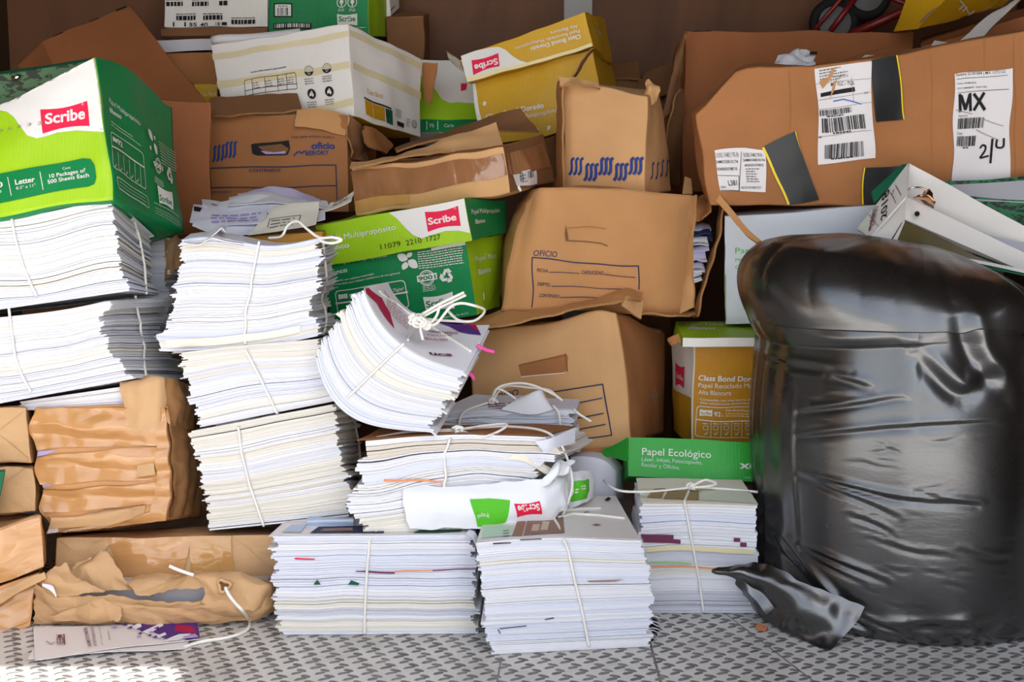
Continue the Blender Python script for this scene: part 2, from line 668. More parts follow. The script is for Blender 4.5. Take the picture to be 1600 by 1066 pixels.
class Printer:
    """print on a Surf; anchors are where the mark is seen on that face"""

    def __init__(self, mb, surf, off=.0010, bounds=True):
        self.mb, self.s, self.off, self.k = mb, surf, off, 0
        self.bounds = bounds

    def put(self, V, F, mat):
        if len(V) == 0:
            return
        S = self.s
        st = V / np.array((S.W, S.H))
        if self.bounds:
            st = np.clip(st, 0.002, .998)
        p = S.at(st[:, 0], st[:, 1], self.off + .00016 * min(self.k, 8) + .00003 * self.k)
        self.k += 1
        # wind outward
        a = 0
        for f in F[:40]:
            q = V[list(f)]
            a += np.sum(q[:, 0] * np.roll(q[:, 1], -1) - q[:, 1] * np.roll(q[:, 0], -1))
        if a < 0:
            F = [tuple(reversed(f)) for f in F]
        self.mb.add(p, F, mat)

    def text(self, s, p0, p1, h, mat='ink_white', bold=0.0, up=None):
        """baseline from p0 to p1, cap height h pixels"""
        V, F = text_geo(s, bold)
        if not len(V):
            return
        S = self.s
        a, b = S.m(*p0), S.m(*p1)
        d = b - a
        L = np.linalg.norm(d)
        d = d / L
        n = np.array((-d[1], d[0]))
        # cap height in metres
        if up is None:
            up = (p0[0], p0[1] - h)
            c = S.m(*up) - a
        else:
            c = S.m(*up) - a
        H = abs(c @ n)
        if H < 1e-5:
            H = h / S.ppm(*p0)
        x0, x1 = V[:, 0].min(), V[:, 0].max()
        W = (V - np.array((x0, 0))) * np.array((L / (x1 - x0), H / .70))
        Q = a + W[:, :1] * d + W[:, 1:] * n
        self.put(Q, F, mat)

    def poly(self, pts, mat, smooth=0, size=.009):
        q = np.array([self.s.m(*p) for p in pts])
        if smooth:
            q = crom(np.vstack((q, q[:1])), smooth)[:-1]
        self.mpoly(q, mat, size)

    def mpoly(self, q, mat, size=.009):
        t = tessellate_polygon([[Vector((x, y, 0)) for x, y in q]])
        V, F = split_long(q, t, size)
        self.put(V, F, mat)

    def mline(self, q, w, mat, closed=False):
        q = np.asarray(q, float)
        if closed:
            q = np.vstack((q, q[:1]))
        V, F = [], []
        for a, b in zip(q[:-1], q[1:]):
            d = b - a
            L = np.linalg.norm(d)
            if L < 1e-6:
                continue
            d /= L
            n = np.array((-d[1], d[0])) * w / 2
            k = max(1, int(L / .015))
            base = len(V)
            for i in range(k + 1):
                c = a + d * (L * i / k) + (d * w * .4 * (-1 if i == 0 else 1 if i == k else 0))
                V += [c - n, c + n]
            for i in range(k):
                j = base + 2 * i
                F.append((j, j + 2, j + 3, j + 1))
        if V:
            self.put(np.array(V), F, mat)

    def line(self, pts, w, mat, closed=False, smooth=0):
        q = np.array([self.s.m(*p) for p in pts])
        if smooth:
            q = crom(q, smooth)
        self.mline(q, w / self.s.ppm(*pts[0]), mat, closed)

    def circle(self, c, r, mat, w=0, ry=None):
        q = self.s.m(*c)
        R = r / self.s.ppm(*c)
        t = np.linspace(0, 2 * math.pi, 21)[:-1]
        pts = q + np.stack((np.cos(t), np.sin(t)), 1) * R
        if w:
            self.mline(pts, w / self.s.ppm(*c), mat, True)
        else:
            self.mpoly(pts, mat)

    def quad(self, tl, tr, br, bl, mat):
        self.poly([bl, br, tr, tl], mat)

    def rframe(self, tl, tr, br, bl, r, w, mat, fill=False):
        """rounded rectangle given by its four corners"""
        q = np.array([self.s.m(*p) for p in (bl, br, tr, tl)])
        R = r / self.s.ppm(*bl)
        out = []
        for i in range(4):
            p, a, b = q[i], q[i - 1], q[(i + 1) % 4]
            da = (a - p) / np.linalg.norm(a - p)
            db = (b - p) / np.linalg.norm(b - p)
            for k in range(5):
                t = k / 4
                out.append(p + da * R * (1 - t) ** 2 + db * R * t ** 2)
        if fill:
            self.mpoly(np.array(out), mat)
        else:
            self.mline(out, w / self.s.ppm(*bl), mat, True)

    def barcode(self, tl, tr, bl, n, mat='ink_black', seed=1):
        r = random.Random(seed)
        a, b, c = self.s.m(*tl), self.s.m(*tr), self.s.m(*bl)
        ws = [r.choice((1, 1, 2, 3)) for _ in range(2 * n)]
        tot = sum(ws)
        x = 0
        V, F = [], []
        for i, w in enumerate(ws):
            if i % 2 == 0:
                p, q = a + (b - a) * x / tot, a + (b - a) * (x + w) / tot
                j = len(V)
                V += [p + c - a, q + c - a, q, p]
                F.append((j, j + 1, j + 2, j + 3))
            x += w
        self.put(np.array(V), F, mat)

    def micro(self, p0, p1, rows, pitch, mat, h=1.4, seed=0, ragged=.12):
        """lines of print too small to read: broken strokes"""
        r = random.Random(seed)
        a, b = self.s.m(*p0), self.s.m(*p1)
        ppm = self.s.ppm(*p0)
        d = (b - a) / np.linalg.norm(b - a)
        n = np.array((-d[1], d[0]))
        L = np.linalg.norm(b - a)
        V, F = [], []
        hh = h / ppm
        for i in range(rows):
            x = 0
            o = a - n * (i * pitch / ppm)
            end = L * (1 - r.random() * ragged)
            while x < end:
                w = r.uniform(2.2, 6.5) / ppm
                e = min(x + w, end)
                j = len(V)
                V += [o + d * x, o + d * e, o + d * e + n * hh, o + d * x + n * hh]
                F.append((j, j + 1, j + 2, j + 3))
                x = e + 1.2 / ppm
        self.put(np.array(V), F, mat)

    def logo(self, tl, tr, br, bl, base0, base1, caph, fill, ink, word='Scribe', mark=True):
        """pinched rectangle with a bold word across it"""
        q = [np.array(p, float) for p in (bl, br, tr, tl)]
        up = (q[3] - q[0]) * .10
        up2 = (q[2] - q[1]) * .10
        bot = [(q[0] * (1 - t) + q[1] * t) + up * math.sin(math.pi * t) for t in (.18, .35, .5, .65, .82)]
        top = [(q[2] * (1 - t) + q[3] * t) - up2 * math.sin(math.pi * t) for t in (.18, .35, .5, .65, .82)]
        self.poly([q[0], *bot, q[1], q[2], *top, q[3]], fill)
        if word:
            self.text(word, base0, base1, caph, ink, .028)
        if mark:
            c = q[2] + (q[0] - q[2]) * .1
            h = np.linalg.norm(q[3] - q[0])
            self.circle(tuple(c), h * .045, ink, h * .016)

    def recycle(self, c, r, mat):
        """three bent arrows chasing each other"""
        q = self.s.m(*c)
        R = r / self.s.ppm(*c)
        for k in range(3):
            def rot(p, k=k):
                a = k * 2 * math.pi / 3
                return q + R * np.array((p[0] * math.cos(a) - p[1] * math.sin(a), p[0] * math.sin(a) + p[1] * math.cos(a)))
            self.mpoly(np.array([rot(p) for p in ((-.55, .25), (-.2, .85), (.25, .85), (.12, .45), (-.02, .45), (-.22, .06))]), mat)
            self.mpoly(np.array([rot(p) for p in ((.3, .95), (.75, .42), (.1, .28))]), mat)

    def leaf(self, c, ang, L, mat):
        q = self.s.m(*c)
        R = L / self.s.ppm(*c)
        a = math.radians(ang)
        pts = [(0, 0), (.25, .32), (.6, .36), (1, 0), (.7, -.3), (.3, -.28)]
        out = [q + R * np.array((x * math.cos(a) - y * math.sin(a), x * math.sin(a) + y * math.cos(a))) for x, y in pts]
        out = crom(np.vstack((out, out[:1])), 18)[:-1]
        self.mpoly(out, mat)


# ------------------------------------------------------------------ box fitting
CORN = {}
for _i, _x in enumerate('lr'):
    for _j, _y in enumerate('fb'):
        for _k, _z in enumerate('bt'):
            CORN[_x + _y + _z] = _i * 4 + _j * 2 + _k
_UNIT = np.array([(i, j, k) for i in (0, 1) for j in (0, 1) for k in (0, 1)], float)
_PAIRS = [(a, b) for a in range(8) for b in range(a)]


def rot(yaw, pitch, roll):
    y, p, r = (math.radians(x) for x in (yaw, pitch, roll))
    Rz = np.array(((math.cos(y), -math.sin(y), 0), (math.sin(y), math.cos(y), 0), (0, 0, 1)))
    Rx = np.array(((1, 0, 0), (0, math.cos(p), -math.sin(p)), (0, math.sin(p), math.cos(p))))
    Ry = np.array(((math.cos(r), 0, math.sin(r)), (0, 1, 0), (-math.sin(r), 0, math.cos(r))))
    return Rz @ Rx @ Ry


def fit_box(obs, dims, Y, ypr=(0, 0, 0), soft=.006, zmin=None):
    """eight corners of a slightly crushed box with real proportions"""
    obs = {CORN[k]: np.array(v, float) for k, v in obs.items()}
    ids = list(obs)
    base = (_UNIT * np.array(dims)) @ rot(*ypr).T
    target = np.mean([P(*obs[i], Y) for i in ids], 0)
    X = base - base[ids].mean(0) + target
    ref = {(a, b): np.linalg.norm(base[a] - base[b]) for a, b in _PAIRS}

    def res(x):
        x = x.reshape(8, 3)
        r = [(proj(x[i]) - obs[i]) / 1.5 for i in ids]
        r = [np.concatenate(r)]
        r.append(np.array([(np.linalg.norm(x[a] - x[b]) - ref[a, b]) / soft for a, b in _PAIRS]))
        r.append(np.array([(x[[0, 1, 4, 5], 1].mean() - Y) / .01]))
        if zmin is not None:
            r.append((x[[0, 2, 4, 6], 2] - zmin) / .002)
        return np.concatenate(r)

    x = X.ravel()
    lam = 1e-2
    r = res(x)
    for _ in range(60):
        J = np.zeros((len(r), 24))
        for i in range(24):
            y = x.copy()
            y[i] += 1e-5
            J[:, i] = (res(y) - r) / 1e-5
        A = J.T @ J
        g = J.T @ r
        d = np.linalg.solve(A + lam * np.diag(np.diag(A) + 1e-9), -g)
        r2 = res(x + d)
        if r2 @ r2 < r @ r:
            done = (r @ r - r2 @ r2) < 1e-6 * (r @ r)
            x, r, lam = x + d, r2, lam * .4
            if done:
                break
        else:
            lam *= 4
    return x.reshape(8, 3)


def hexmap(C):
    C = np.asarray(C).reshape(2, 2, 2, 3)

    def H(a, b, c):
        a, b, c = (np.asarray(x, float)[..., None] for x in (a, b, c))
        return ((C[0, 0, 0] * (1 - c) + C[0, 0, 1] * c) * (1 - b) + (C[0, 1, 0] * (1 - c) + C[0, 1, 1] * c) * b) * (1 - a) + \
               ((C[1, 0, 0] * (1 - c) + C[1, 0, 1] * c) * (1 - b) + (C[1, 1, 0] * (1 - c) + C[1, 1, 1] * c) * b) * a
    return H


FACES = dict(front=lambda s, t: (s, 0 * s, t), right=lambda s, t: (0 * s + 1, s, t), left=lambda s, t: (0 * s, 1 - s, t),
             back=lambda s, t: (1 - s, 0 * s + 1, t), top=lambda s, t: (s, t, 0 * s + 1), bottom=lambda s, t: (s, 1 - t, 0 * s))


def facets(p, scale, seed, n=4):
    """sum of triangle waves: flat planes meeting in sharp folds, about -1..1"""
    r = np.random.default_rng(seed + 4000)
    out = np.zeros(p.shape[:-1])
    tot = 0.0
    for i in range(n):
        d = r.normal(size=3)
        d /= np.linalg.norm(d) * scale * r.uniform(.7, 1.6)
        x = p @ d + r.uniform(0, 1) + .12 * snoise(p, scale * 1.5, seed + i, 1)
        out += (4 * np.abs(x - np.floor(x + .5)) - 1) * (a := r.uniform(.5, 1))
        tot += a * .75
    return out / tot


def vfacets(p, scale, seed):
    return np.stack([facets(p, scale, seed * 3 + i) for i in range(3)], -1)


def plane_z(pts, x, y):
    A = np.c_[pts[:, 0], pts[:, 1], np.ones(len(pts))]
    k = np.linalg.lstsq(A, pts[:, 2], rcond=None)[0]
    return k[0] * x + k[1] * y + k[2]


def rest_under(lower, upper, gap=.004):
    """bring the lower block's top to the underside of what lies on it"""
    lower = np.array(lower)
    b = np.asarray(upper)[[0, 2, 4, 6]]
    for i in (1, 3, 5, 7):
        lower[i, 2] = plane_z(b, lower[i, 0], lower[i, 1]) - gap
    return lower


def knot(c, parent, r=.0021, seed=1, size=.0050):
    """three turns of cord pulled tight"""
    rg = np.random.default_rng(seed)
    mb = MB()
    for k in range(5):
        n = rg.normal(size=3)
        n /= np.linalg.norm(n)
        a = np.cross(n, (0, 0, 1.0) if abs(n[2]) < .8 else (1.0, 0, 0))
        a /= np.linalg.norm(a)
        b = np.cross(n, a)
        t = np.linspace(0, 2 * math.pi, 22)
        off = rg.normal(size=3) * .0022
        tube(mb, np.asarray(c) + off + size * (np.cos(t)[:, None] * a + .75 * np.sin(t)[:, None] * b) + n * (.003 * t / 6.28 - .0015)[:, None], r, 'string_white', 8)
    return mb.build('knot', parent)


class Box:
    """a carton: a hexahedron with dents, bulges and prints; its shell is the part called body"""

    def __init__(self, name, label, cat, C, mats, dent=.003, bulge=.004, seed=1, n=22, open_face=None, group=None, scale=.13, bend=None, facet=0.0, fscale=.10):
        C = np.asarray(C)
        self.C = C
        self.H = hexmap(C)
        low = C[C[:, 2].argsort()[:4]]
        loc = np.array((C[:, 0].mean(), C[:, 1].mean(), low[:, 2].min()))
        self.root = thing(name, label, cat, loc, group)
        self.mb = MB()
        self.surf = {}
        self.open_face = open_face
        cen = C.mean(0)
        for f, fn in FACES.items():
            s, t = np.meshgrid(np.linspace(0, 1, n), np.linspace(0, 1, n), indexing='ij')
            a, b, c = fn(s, t)
            G = self.H(a, b, c)
            if bend:
                G = G + bend(a, b, c)
            N = grid_normals(G)
            G = G + vnoise(G, scale, seed) * dent
            G = G + N * (bulge * np.sin(np.pi * s) * np.sin(np.pi * t))[..., None]
            if facet:
                G = G + vfacets(G, fscale, seed) * facet
            self.surf[f] = Surf(G)
        for f in FACES:
            m = mats.get(f, mats['all']) if isinstance(mats, dict) else mats
            if f == open_face:
                continue
            self.mb.grid(self.surf[f].G, m)
        self.mb.weld(1e-5)
        self.pr = {}

    def on(self, f):
        if f not in self.pr:
            self.pr[f] = Printer(self.mb, self.surf[f])
        return self.pr[f]

    def finish(self, bevel=.003, name='body', thick=.004):
        if self.open_face:                      # board has thickness: inner walls and a rim
            n = self.surf['front'].G.shape[0]
            for f, S in self.surf.items():
                if f != self.open_face:
                    self.mb.grid(S.G - S.N * thick, 'kraft_board', flip=True)
            T = self.surf[self.open_face].G
            ring = [T[i, 0] for i in range(n)] + [T[n - 1, j] for j in range(1, n)] + [T[i, n - 1] for i in range(n - 2, -1, -1)] + [T[0, j] for j in range(n - 2, 0, -1)]
            cen = T.reshape(-1, 3).mean(0)
            inn = [p + (cen - p) / np.linalg.norm(cen - p) * thick * 1.35 for p in ring]
            k = len(ring)
            self.mb.add(ring + inn, [(i, (i + 1) % k, k + (i + 1) % k, k + i) for i in range(k)], 'kraft_edge')
        self.body = self.mb.build(name, self.root, True, 0 if self.open_face else bevel)
        return self

    def patch(self, name, f, tl, tr, br, bl, mat, off=.0009, n=(14, 14), prints=None, wob=0.0, parent=None, seed=0, wind=False):
        """label or tape stuck on a face: its own part, following the face"""
        S = self.surf[f]
        q = [np.array(S.inv(*p)) for p in (bl, br, tr, tl)]
        return stick(name, S, q, mat, parent or self.root, off, n, prints, wob, seed)


def stick(name, S, q, mat, parent, off=.0009, n=(14, 14), prints=None, wob=0.0, seed=0):
    s, t = np.meshgrid(np.linspace(0, 1, n[0]), np.linspace(0, 1, n[1]), indexing='ij')
    st = [((1 - s) * (1 - t) * q[0][i] + s * (1 - t) * q[1][i] + s * t * q[2][i] + (1 - s) * t * q[3][i]) for i in (0, 1)]
    G = S.at(np.clip(st[0], 0, 1), np.clip(st[1], 0, 1), off)
    if wob:
        G = G + grid_normals(G) * (wob * (1 + snoise(G, .05, seed + 5)))[..., None]
    mb = MB()
    mb.grid(G, mat)
    if prints:
        prints(Printer(mb, Surf(G), .0004))
    return mb.build(name, parent, True)


def sheet(name, parent, G, mat, thick=.0035, edge=None, noise=0.0, nscale=.08, seed=3, tear=0.0, prints=None, back=None, loc=None, smooth=True, crease=0.0, cscale=.09):
    """board or paper with real thickness through the grid G; front side is du x dv"""
    G = G.copy()
    N = grid_normals(G)
    if noise:
        G += N * (noise * snoise(G, nscale, seed))[..., None]
    if crease:                                  # sharp folds of handled paper
        G += N * (crease * facets(G, cscale, seed + 900))[..., None]
    if tear:
        r = np.random.default_rng(seed)
        for sl, nb in ((np.s_[:, -1], np.s_[:, -2]), (np.s_[:, 0], np.s_[:, 1]), (np.s_[0, :], np.s_[1, :]), (np.s_[-1, :], np.s_[-2, :])):
            k = r.normal(size=G[sl].shape[0] + 8) * tear * 2.4
            for w in ((.25, .5, .25), (.2, .6, .2), (.2, .6, .2)):
                k = np.convolve(k, w, 'same')
            k = k[4:-4] + r.normal(size=G[sl].shape[0]) * tear * .2
            d = G[sl] - G[nb]
            d /= np.linalg.norm(d, axis=-1, keepdims=True) + 1e-9
            G[sl] += d * k[:, None]
    N = grid_normals(G)
    B = G - N * thick
    mb = MB()
    mb.grid(G, mat)
    mb.grid(B, back or mat, flip=True)
    e = edge or mat
    n, m = G.shape[:2]
    ring = [(i, 0) for i in range(n)] + [(n - 1, j) for j in range(1, m)] + [(i, m - 1) for i in range(n - 2, -1, -1)] + [(0, j) for j in range(m - 2, 0, -1)]
    V = [G[i] for i in ring] + [B[i] for i in ring]
    k = len(ring)
    mb.add(V, [(i, k + i, k + (i + 1) % k, (i + 1) % k) for i in range(k)], e)
    S = Surf(G)
    if prints:
        prints(Printer(mb, S))
    o = mb.build(name, parent, smooth, loc=loc)
    return o, S


def tube(mb, pts, r, mat, n=7, closed=False, cap=True):
    p = np.asarray(pts, float)
    T = np.gradient(p, axis=0)
    T /= np.linalg.norm(T, axis=1, keepdims=True) + 1e-9
    up = np.array((0, 0, 1.0)) if abs(T[0][2]) < .9 else np.array((1.0, 0, 0))
    N = np.cross(T[0], up)
    N /= np.linalg.norm(N)
    V, F = [], []
    rr = np.broadcast_to(r, (len(p),))
    for i in range(len(p)):
        N = N - T[i] * (N @ T[i])
        N /= np.linalg.norm(N) + 1e-9
        Bn = np.cross(T[i], N)
        for k in range(n):
            a = 2 * math.pi * k / n
            V.append(p[i] + rr[i] * (math.cos(a) * N + math.sin(a) * Bn))
    for i in range(len(p) - 1):
        for k in range(n):
            F.append((i * n + k, i * n + (k + 1) % n, (i + 1) * n + (k + 1) % n, (i + 1) * n + k))
    if cap:
        F.append(tuple(range(n - 1, -1, -1)))
        F.append(tuple((len(p) - 1) * n + k for k in range(n)))
    mb.add(V, F, mat)


def free_string(mb, pts, r=.0021, k=8, mat='string_white'):
    """pts: (u, v, depth) where the cord hangs"""
    w = [P(*q) for q in pts]
    tube(mb, crom(w, len(w) * k), r, mat)


# ------------------------------------------------------------------ bundles of paper
class Bundle:
    """a tied stack: many sheaves following a bent block; paper_stack, strings and covers are its parts"""

    def __init__(self, name, label, C, seed, tones, jag=(.003, .003), front_jag=.0012, wave=.003, bend=None, tmin=.0008, tmax=.0030,
                 nx=16, ny=7, group=None, flat_base=True, drift=.004, cat='paper bundle', top_mat='paper_white', wscale=.16, sag=0.0):
        C = np.asarray(C)
        self.C = C
        self.H = hexmap(C)
        r = np.random.default_rng(seed)
        front_jag = front_jag * .5
        jag = (jag[0] * .75, jag[1] * .7)
        W = np.linalg.norm(C[4] - C[0])
        D = np.linalg.norm(C[2] - C[0])
        Hh = np.linalg.norm(C[[1, 3, 5, 7]].mean(0) - C[[0, 2, 4, 6]].mean(0))
        upv = C[[1, 3, 5, 7]].mean(0) - C[[0, 2, 4, 6]].mean(0)
        upv /= np.linalg.norm(upv)
        self.W, self.D, self.Hh = W, D, Hh

        def F(a, b, c):
            a, b, c = np.broadcast_arrays(np.asarray(a, float), np.asarray(b, float), np.asarray(c, float))
            p = self.H(a, b, c)
            q = np.stack((a * W, b * D * .6, c * Hh * .55), -1)
            k = np.minimum(1, 5 * c) * np.minimum(1, .25 + 4 * np.abs(1 - c)) if flat_base else 1.0
            p = p + upv * (wave * k * snoise(q, wscale, seed * 11 + 3, 2))[..., None]
            if sag:
                p = p - upv * (sag * k * np.sin(np.pi * a) * c)[..., None]
            if bend:
                p = p + bend(a, b, c)
            return p
        self.F = F
        low = C[C[:, 2].argsort()[:4]]
        self.root = thing(name, label, cat, (C[:, 0].mean(), C[:, 1].mean(), low[:, 2].min()), group)
        # sheaves
        mb = MB()
        c = 0.0
        dl = dr = df = 0.0
        names = [t[0] for t in tones]
        wts = np.array([t[1] for t in tones], float)
        wts /= wts.sum()
        run, tone = 0, names[0]
        aa = np.linspace(0, 1, nx)
        bb = np.linspace(0, 1, ny)
        A, B = np.meshgrid(aa, bb, indexing='ij')
        rl = rr = 0.0
        while c < 1 - 1e-6:
            t = r.uniform(tmin, tmax) * (1.6 if r.random() < .12 else 1) / Hh
            c1 = min(1.0, c + t)
            if 1 - c1 < tmin * .6 / Hh:
                c1 = 1.0
            if run <= 0:
                tone = names[r.choice(len(names), p=wts)]
                run = r.integers(1, 6)
                rl, rr = r.normal() * jag[0] * .8, r.normal() * jag[1] * .8
            run -= 1
            dl = np.clip(dl * .7 + r.normal() * jag[0] * .6, -2 * jag[0], 2 * jag[0])
            dr = np.clip(dr * .7 + r.normal() * jag[1] * .6, -2 * jag[1], 2 * jag[1])
            df = np.clip(df * .6 + r.normal() * front_jag, -3 * front_jag, 3 * front_jag)
            sk = r.normal() * front_jag * .8
            a0, a1 = (-dl - rl) / W, 1 + (dr + rr) / W
            b0, b1 = (df) / D, 1 + r.normal() * .002 / D
            Al = a0 + (a1 - a0) * A
            Bl = b0 + (b1 - b0) * B + (sk / D) * (A - .5) * (1 - B)
            gap = (r.uniform(.12, .35) if r.random() < .12 else r.uniform(.01, .09)) * (c1 - c)
            lo = F(Al, Bl, c + 0 * A)
            hi = F(Al, Bl, c1 - gap + 0 * A)
            n, m = nx, ny
            ring = [(i, 0) for i in range(n)] + [(n - 1, j) for j in range(1, m)] + [(i, m - 1) for i in range(n - 2, -1, -1)] + [(0, j) for j in range(m - 2, 0, -1)]
            k = len(ring)
            per = np.array([hi[i] for i in ring])
            u = np.concatenate(([0], np.cumsum(np.linalg.norm(np.diff(per, axis=0), axis=1)))) + r.uniform(0, 3)
            V = [lo[i] for i in ring] + [hi[i] for i in ring]
            uv = [(x, c * Hh + seed) for x in u] + [(x, (c1 - gap) * Hh + seed) for x in u]
            mb.add(V, [(i, (i + 1) % k, k + (i + 1) % k, k + i) for i in range(k)], tone, uv)
            top = top_mat if c1 > 1 - 1e-6 else ('paper_white' if tone != 'sheets_cream' else 'paper_cream')
            mb.grid(hi, top)
            c = c1
        self.stack = mb.build('paper_stack', self.root, False)
        self.stack['kind'] = 'stuff'
        n = 26
        s, t = np.meshgrid(np.linspace(0, 1, n), np.linspace(0, 1, n), indexing='ij')
        self.surf = {f: Surf(F(*fn(s, t))) for f, fn in FACES.items()}
        self.smb = None
        self.outn = upv

    def string(self, runs, r=.0021, off=.0030, name='string'):
        """runs: list of polylines [(face,u,v),...] or [(u,v,depth),...]; each visible run of cord is a part"""
        for run in runs:
            mb = MB()
            if not isinstance(run[0][0], str):
                free_string(mb, run, r)
            else:
                pts = []
                for (f0, u0, v0), (f1, u1, v1) in zip(run[:-1], run[1:]):
                    S = self.surf[f0]
                    p = np.array(S.inv(u0, v0))
                    if f0 == f1:
                        q = np.array(S.inv(u1, v1))
                        for k in np.linspace(0, 1, 9)[:-1]:
                            x = p + (q - p) * k
                            pts.append(S.at(x[0], x[1], off))
                    else:
                        pts.append(S.at(p[0], p[1], off))
                f, u, v = run[-1]
                x = self.surf[f].inv(u, v)
                pts.append(self.surf[f].at(x[0], x[1], off))
                tube(mb, crom(pts, len(pts) * 2), r, 'string_white')
            mb.build(name, self.root, True)

    def cover(self, name, face, mat, grow=.0, off=.0012, prints=None, st=None, n=20, lift=None, thick=.0006):
        """printed top sheet lying on the stack"""
        S = self.surf[face]
        s0, s1, t0, t1 = st or (-grow, 1 + grow, -grow, 1 + grow)
        s, t = np.meshgrid(np.linspace(s0, s1, n), np.linspace(t0, t1, n), indexing='ij')
        G = S.at(s, t, off)
        if lift is not None:
            G = G + lift(s, t)
        return sheet(name, self.root, G, mat, thick, prints=prints)


# ================================================================== THE SETTING
BACK_Y, SIDE_X, ROOF_Z, EDGE_Y = 2.95, 1.28, 2.00, 0.50


def structure(o):
    o['kind'] = 'structure'
    return o


def slab(name, lo, hi, mat):
    mb = MB()
    x0, y0, z0 = lo
    x1, y1, z1 = hi
    V = [(x, y, z) for x in (x0, x1) for y in (y0, y1) for z in (z0, z1)]
    mb.add(V, [(0, 1, 3, 2), (4, 6, 7, 5), (0, 4, 5, 1), (2, 3, 7, 6), (0, 2, 6, 4), (1, 5, 7, 3)], mat)
    return structure(mb.build(name, None, False, loc=((x0 + x1) / 2, (y0 + y1) / 2, z0)))


def build_floor():
    mb = MB()
    x0, x1, y0, y1 = -SIDE_X, SIDE_X, EDGE_Y, BACK_Y
    V = [(x, y, z) for x in (x0, x1) for y in (y0, y1) for z in (-.04, 0)]
    mb.add(V, [(0, 1, 3, 2), (4, 6, 7, 5), (0, 4, 5, 1), (2, 3, 7, 6), (0, 2, 6, 4), (1, 5, 7, 3)], 'plate_steel')
    r = random.Random(3)
    L, Wd, Ht = .0096, .0034, .0011
    vs, fs = [], []
    for j in range(-10, 45):
        for i in range(-70, 75):
            for sgn, ox, oy in ((1, 0, 0), (-1, .0145, -.0098)):
                x = i * .0325 - (j * .0092) % .0325 + ox
                y = 1.28 + j * .0195 + oy
                if not (-1.25 < x < 1.25 and 1.25 < y < 2.02):
                    continue
                a = sgn * math.radians(27 + r.uniform(-4, 4))
                ca, sa = math.cos(a), math.sin(a)
                l, w = L * r.uniform(.85, 1.08), Wd * r.uniform(.8, 1.1)
                ring = [(-l, 0), (-l * .62, -w), (l * .62, -w), (l, 0), (l * .62, w), (-l * .62, w)]
                b = len(vs)
                for px, py in ring:
                    vs.append((x + px * ca - py * sa, y + px * sa + py * ca, .0001))
                for px, py in ring:
                    vs.append((x + .72 * (px * ca - py * sa), y + .72 * (px * sa + py * ca), Ht))
                for k in range(6):
                    fs.append((b + k, b + (k + 1) % 6, b + 6 + (k + 1) % 6, b + 6 + k))
                fs.append(tuple(b + 6 + k for k in range(6)))
    mb.add(vs, fs, 'plate_bar')
    # seam between two plates and a few scratches
    for pts, w in (([(.198, 1.30), (.203, 1.62), (.205, 2.0)], .0018), ([(-.03, 1.3), (-.015, 1.55)], .0012), ([(.42, 1.42), (.33, 1.75)], .0010),
                   ([(-.62, 1.3), (-.60, 1.42)], .001)):
        for (xa, ya), (xb, yb) in zip(pts[:-1], pts[1:]):
            mb.add([(xa - w, ya, .0006), (xa + w, ya, .0006), (xb + w, yb, .0006), (xb - w, yb, .0006)], [(0, 1, 2, 3)], 'plate_bar')
    return structure(mb.build('floor', None, False, loc=(0, 1.7, 0)))


build_floor()
slab('wall_back', (-SIDE_X, BACK_Y, 0), (SIDE_X, BACK_Y + .03, ROOF_Z), 'plywood')
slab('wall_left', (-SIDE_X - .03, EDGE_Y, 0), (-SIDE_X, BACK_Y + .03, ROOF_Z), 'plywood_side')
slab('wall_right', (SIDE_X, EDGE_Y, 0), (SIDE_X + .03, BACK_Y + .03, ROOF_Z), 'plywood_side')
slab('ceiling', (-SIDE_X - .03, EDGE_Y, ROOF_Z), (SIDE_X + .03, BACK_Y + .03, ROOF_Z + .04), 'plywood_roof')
slab('trim_1', (.132, BACK_Y - .006, 0), (.203, BACK_Y, ROOF_Z), 'alloy_grey')
slab('sun_blocker_1', (SIDE_X, EDGE_Y - 1.25, 0), (SIDE_X + .04, EDGE_Y, ROOF_Z), 'blocker_grey')  # unseen panel added to cut the floor's sun patch and darken the bag's reflection
slab('dark_ground_strip', (-40, -1.1, -1.05), (40, EDGE_Y - .05, -1.0), 'strip_grey')  # unseen strip added dark so the foot of the bag reflects less light
slab('ground', (-40, -60, -1.05), (40, -1.1, -1.0), 'concrete')


def hexpix(*c):
    """corners lfb lft lbb lbt rfb rft rbb rbt, each (u, v, depth)"""
    return np.array([P(*q) for q in c])


def rows(*rr, n=14, m=14):
    """loft through rows of (u, v, depth)"""
    return loft([[P(*q) for q in r] for r in rr], n, m)


# ================================================================== CARTONS
# ---- green and lime paper carton resting on the tied stacks
C = fit_box(dict(rft=(148, 92), rfb=(175, 310), rbb=(284, 366), rbt=(268, 168), lfb=(-245, 372), lft=(-255, 214)), (.42, .29, .215), 1.735, (-28, 6, -8))


def _rim(a, b_, c):
    d = np.zeros(a.shape + (3,))
    front = (1 - b_) ** 3
    d[..., 2] = -c ** 3 * (front * np.interp(a, (0, .55, .68, .80, .93, 1), (.030, .030, .026, .014, .003, 0)))
    d[..., 2] += c ** 3 * np.clip(a, 0, 1) ** 6 * .020 * np.sin(np.pi * np.clip(b_ * 1.15, 0, 1)) ** 1
    return d


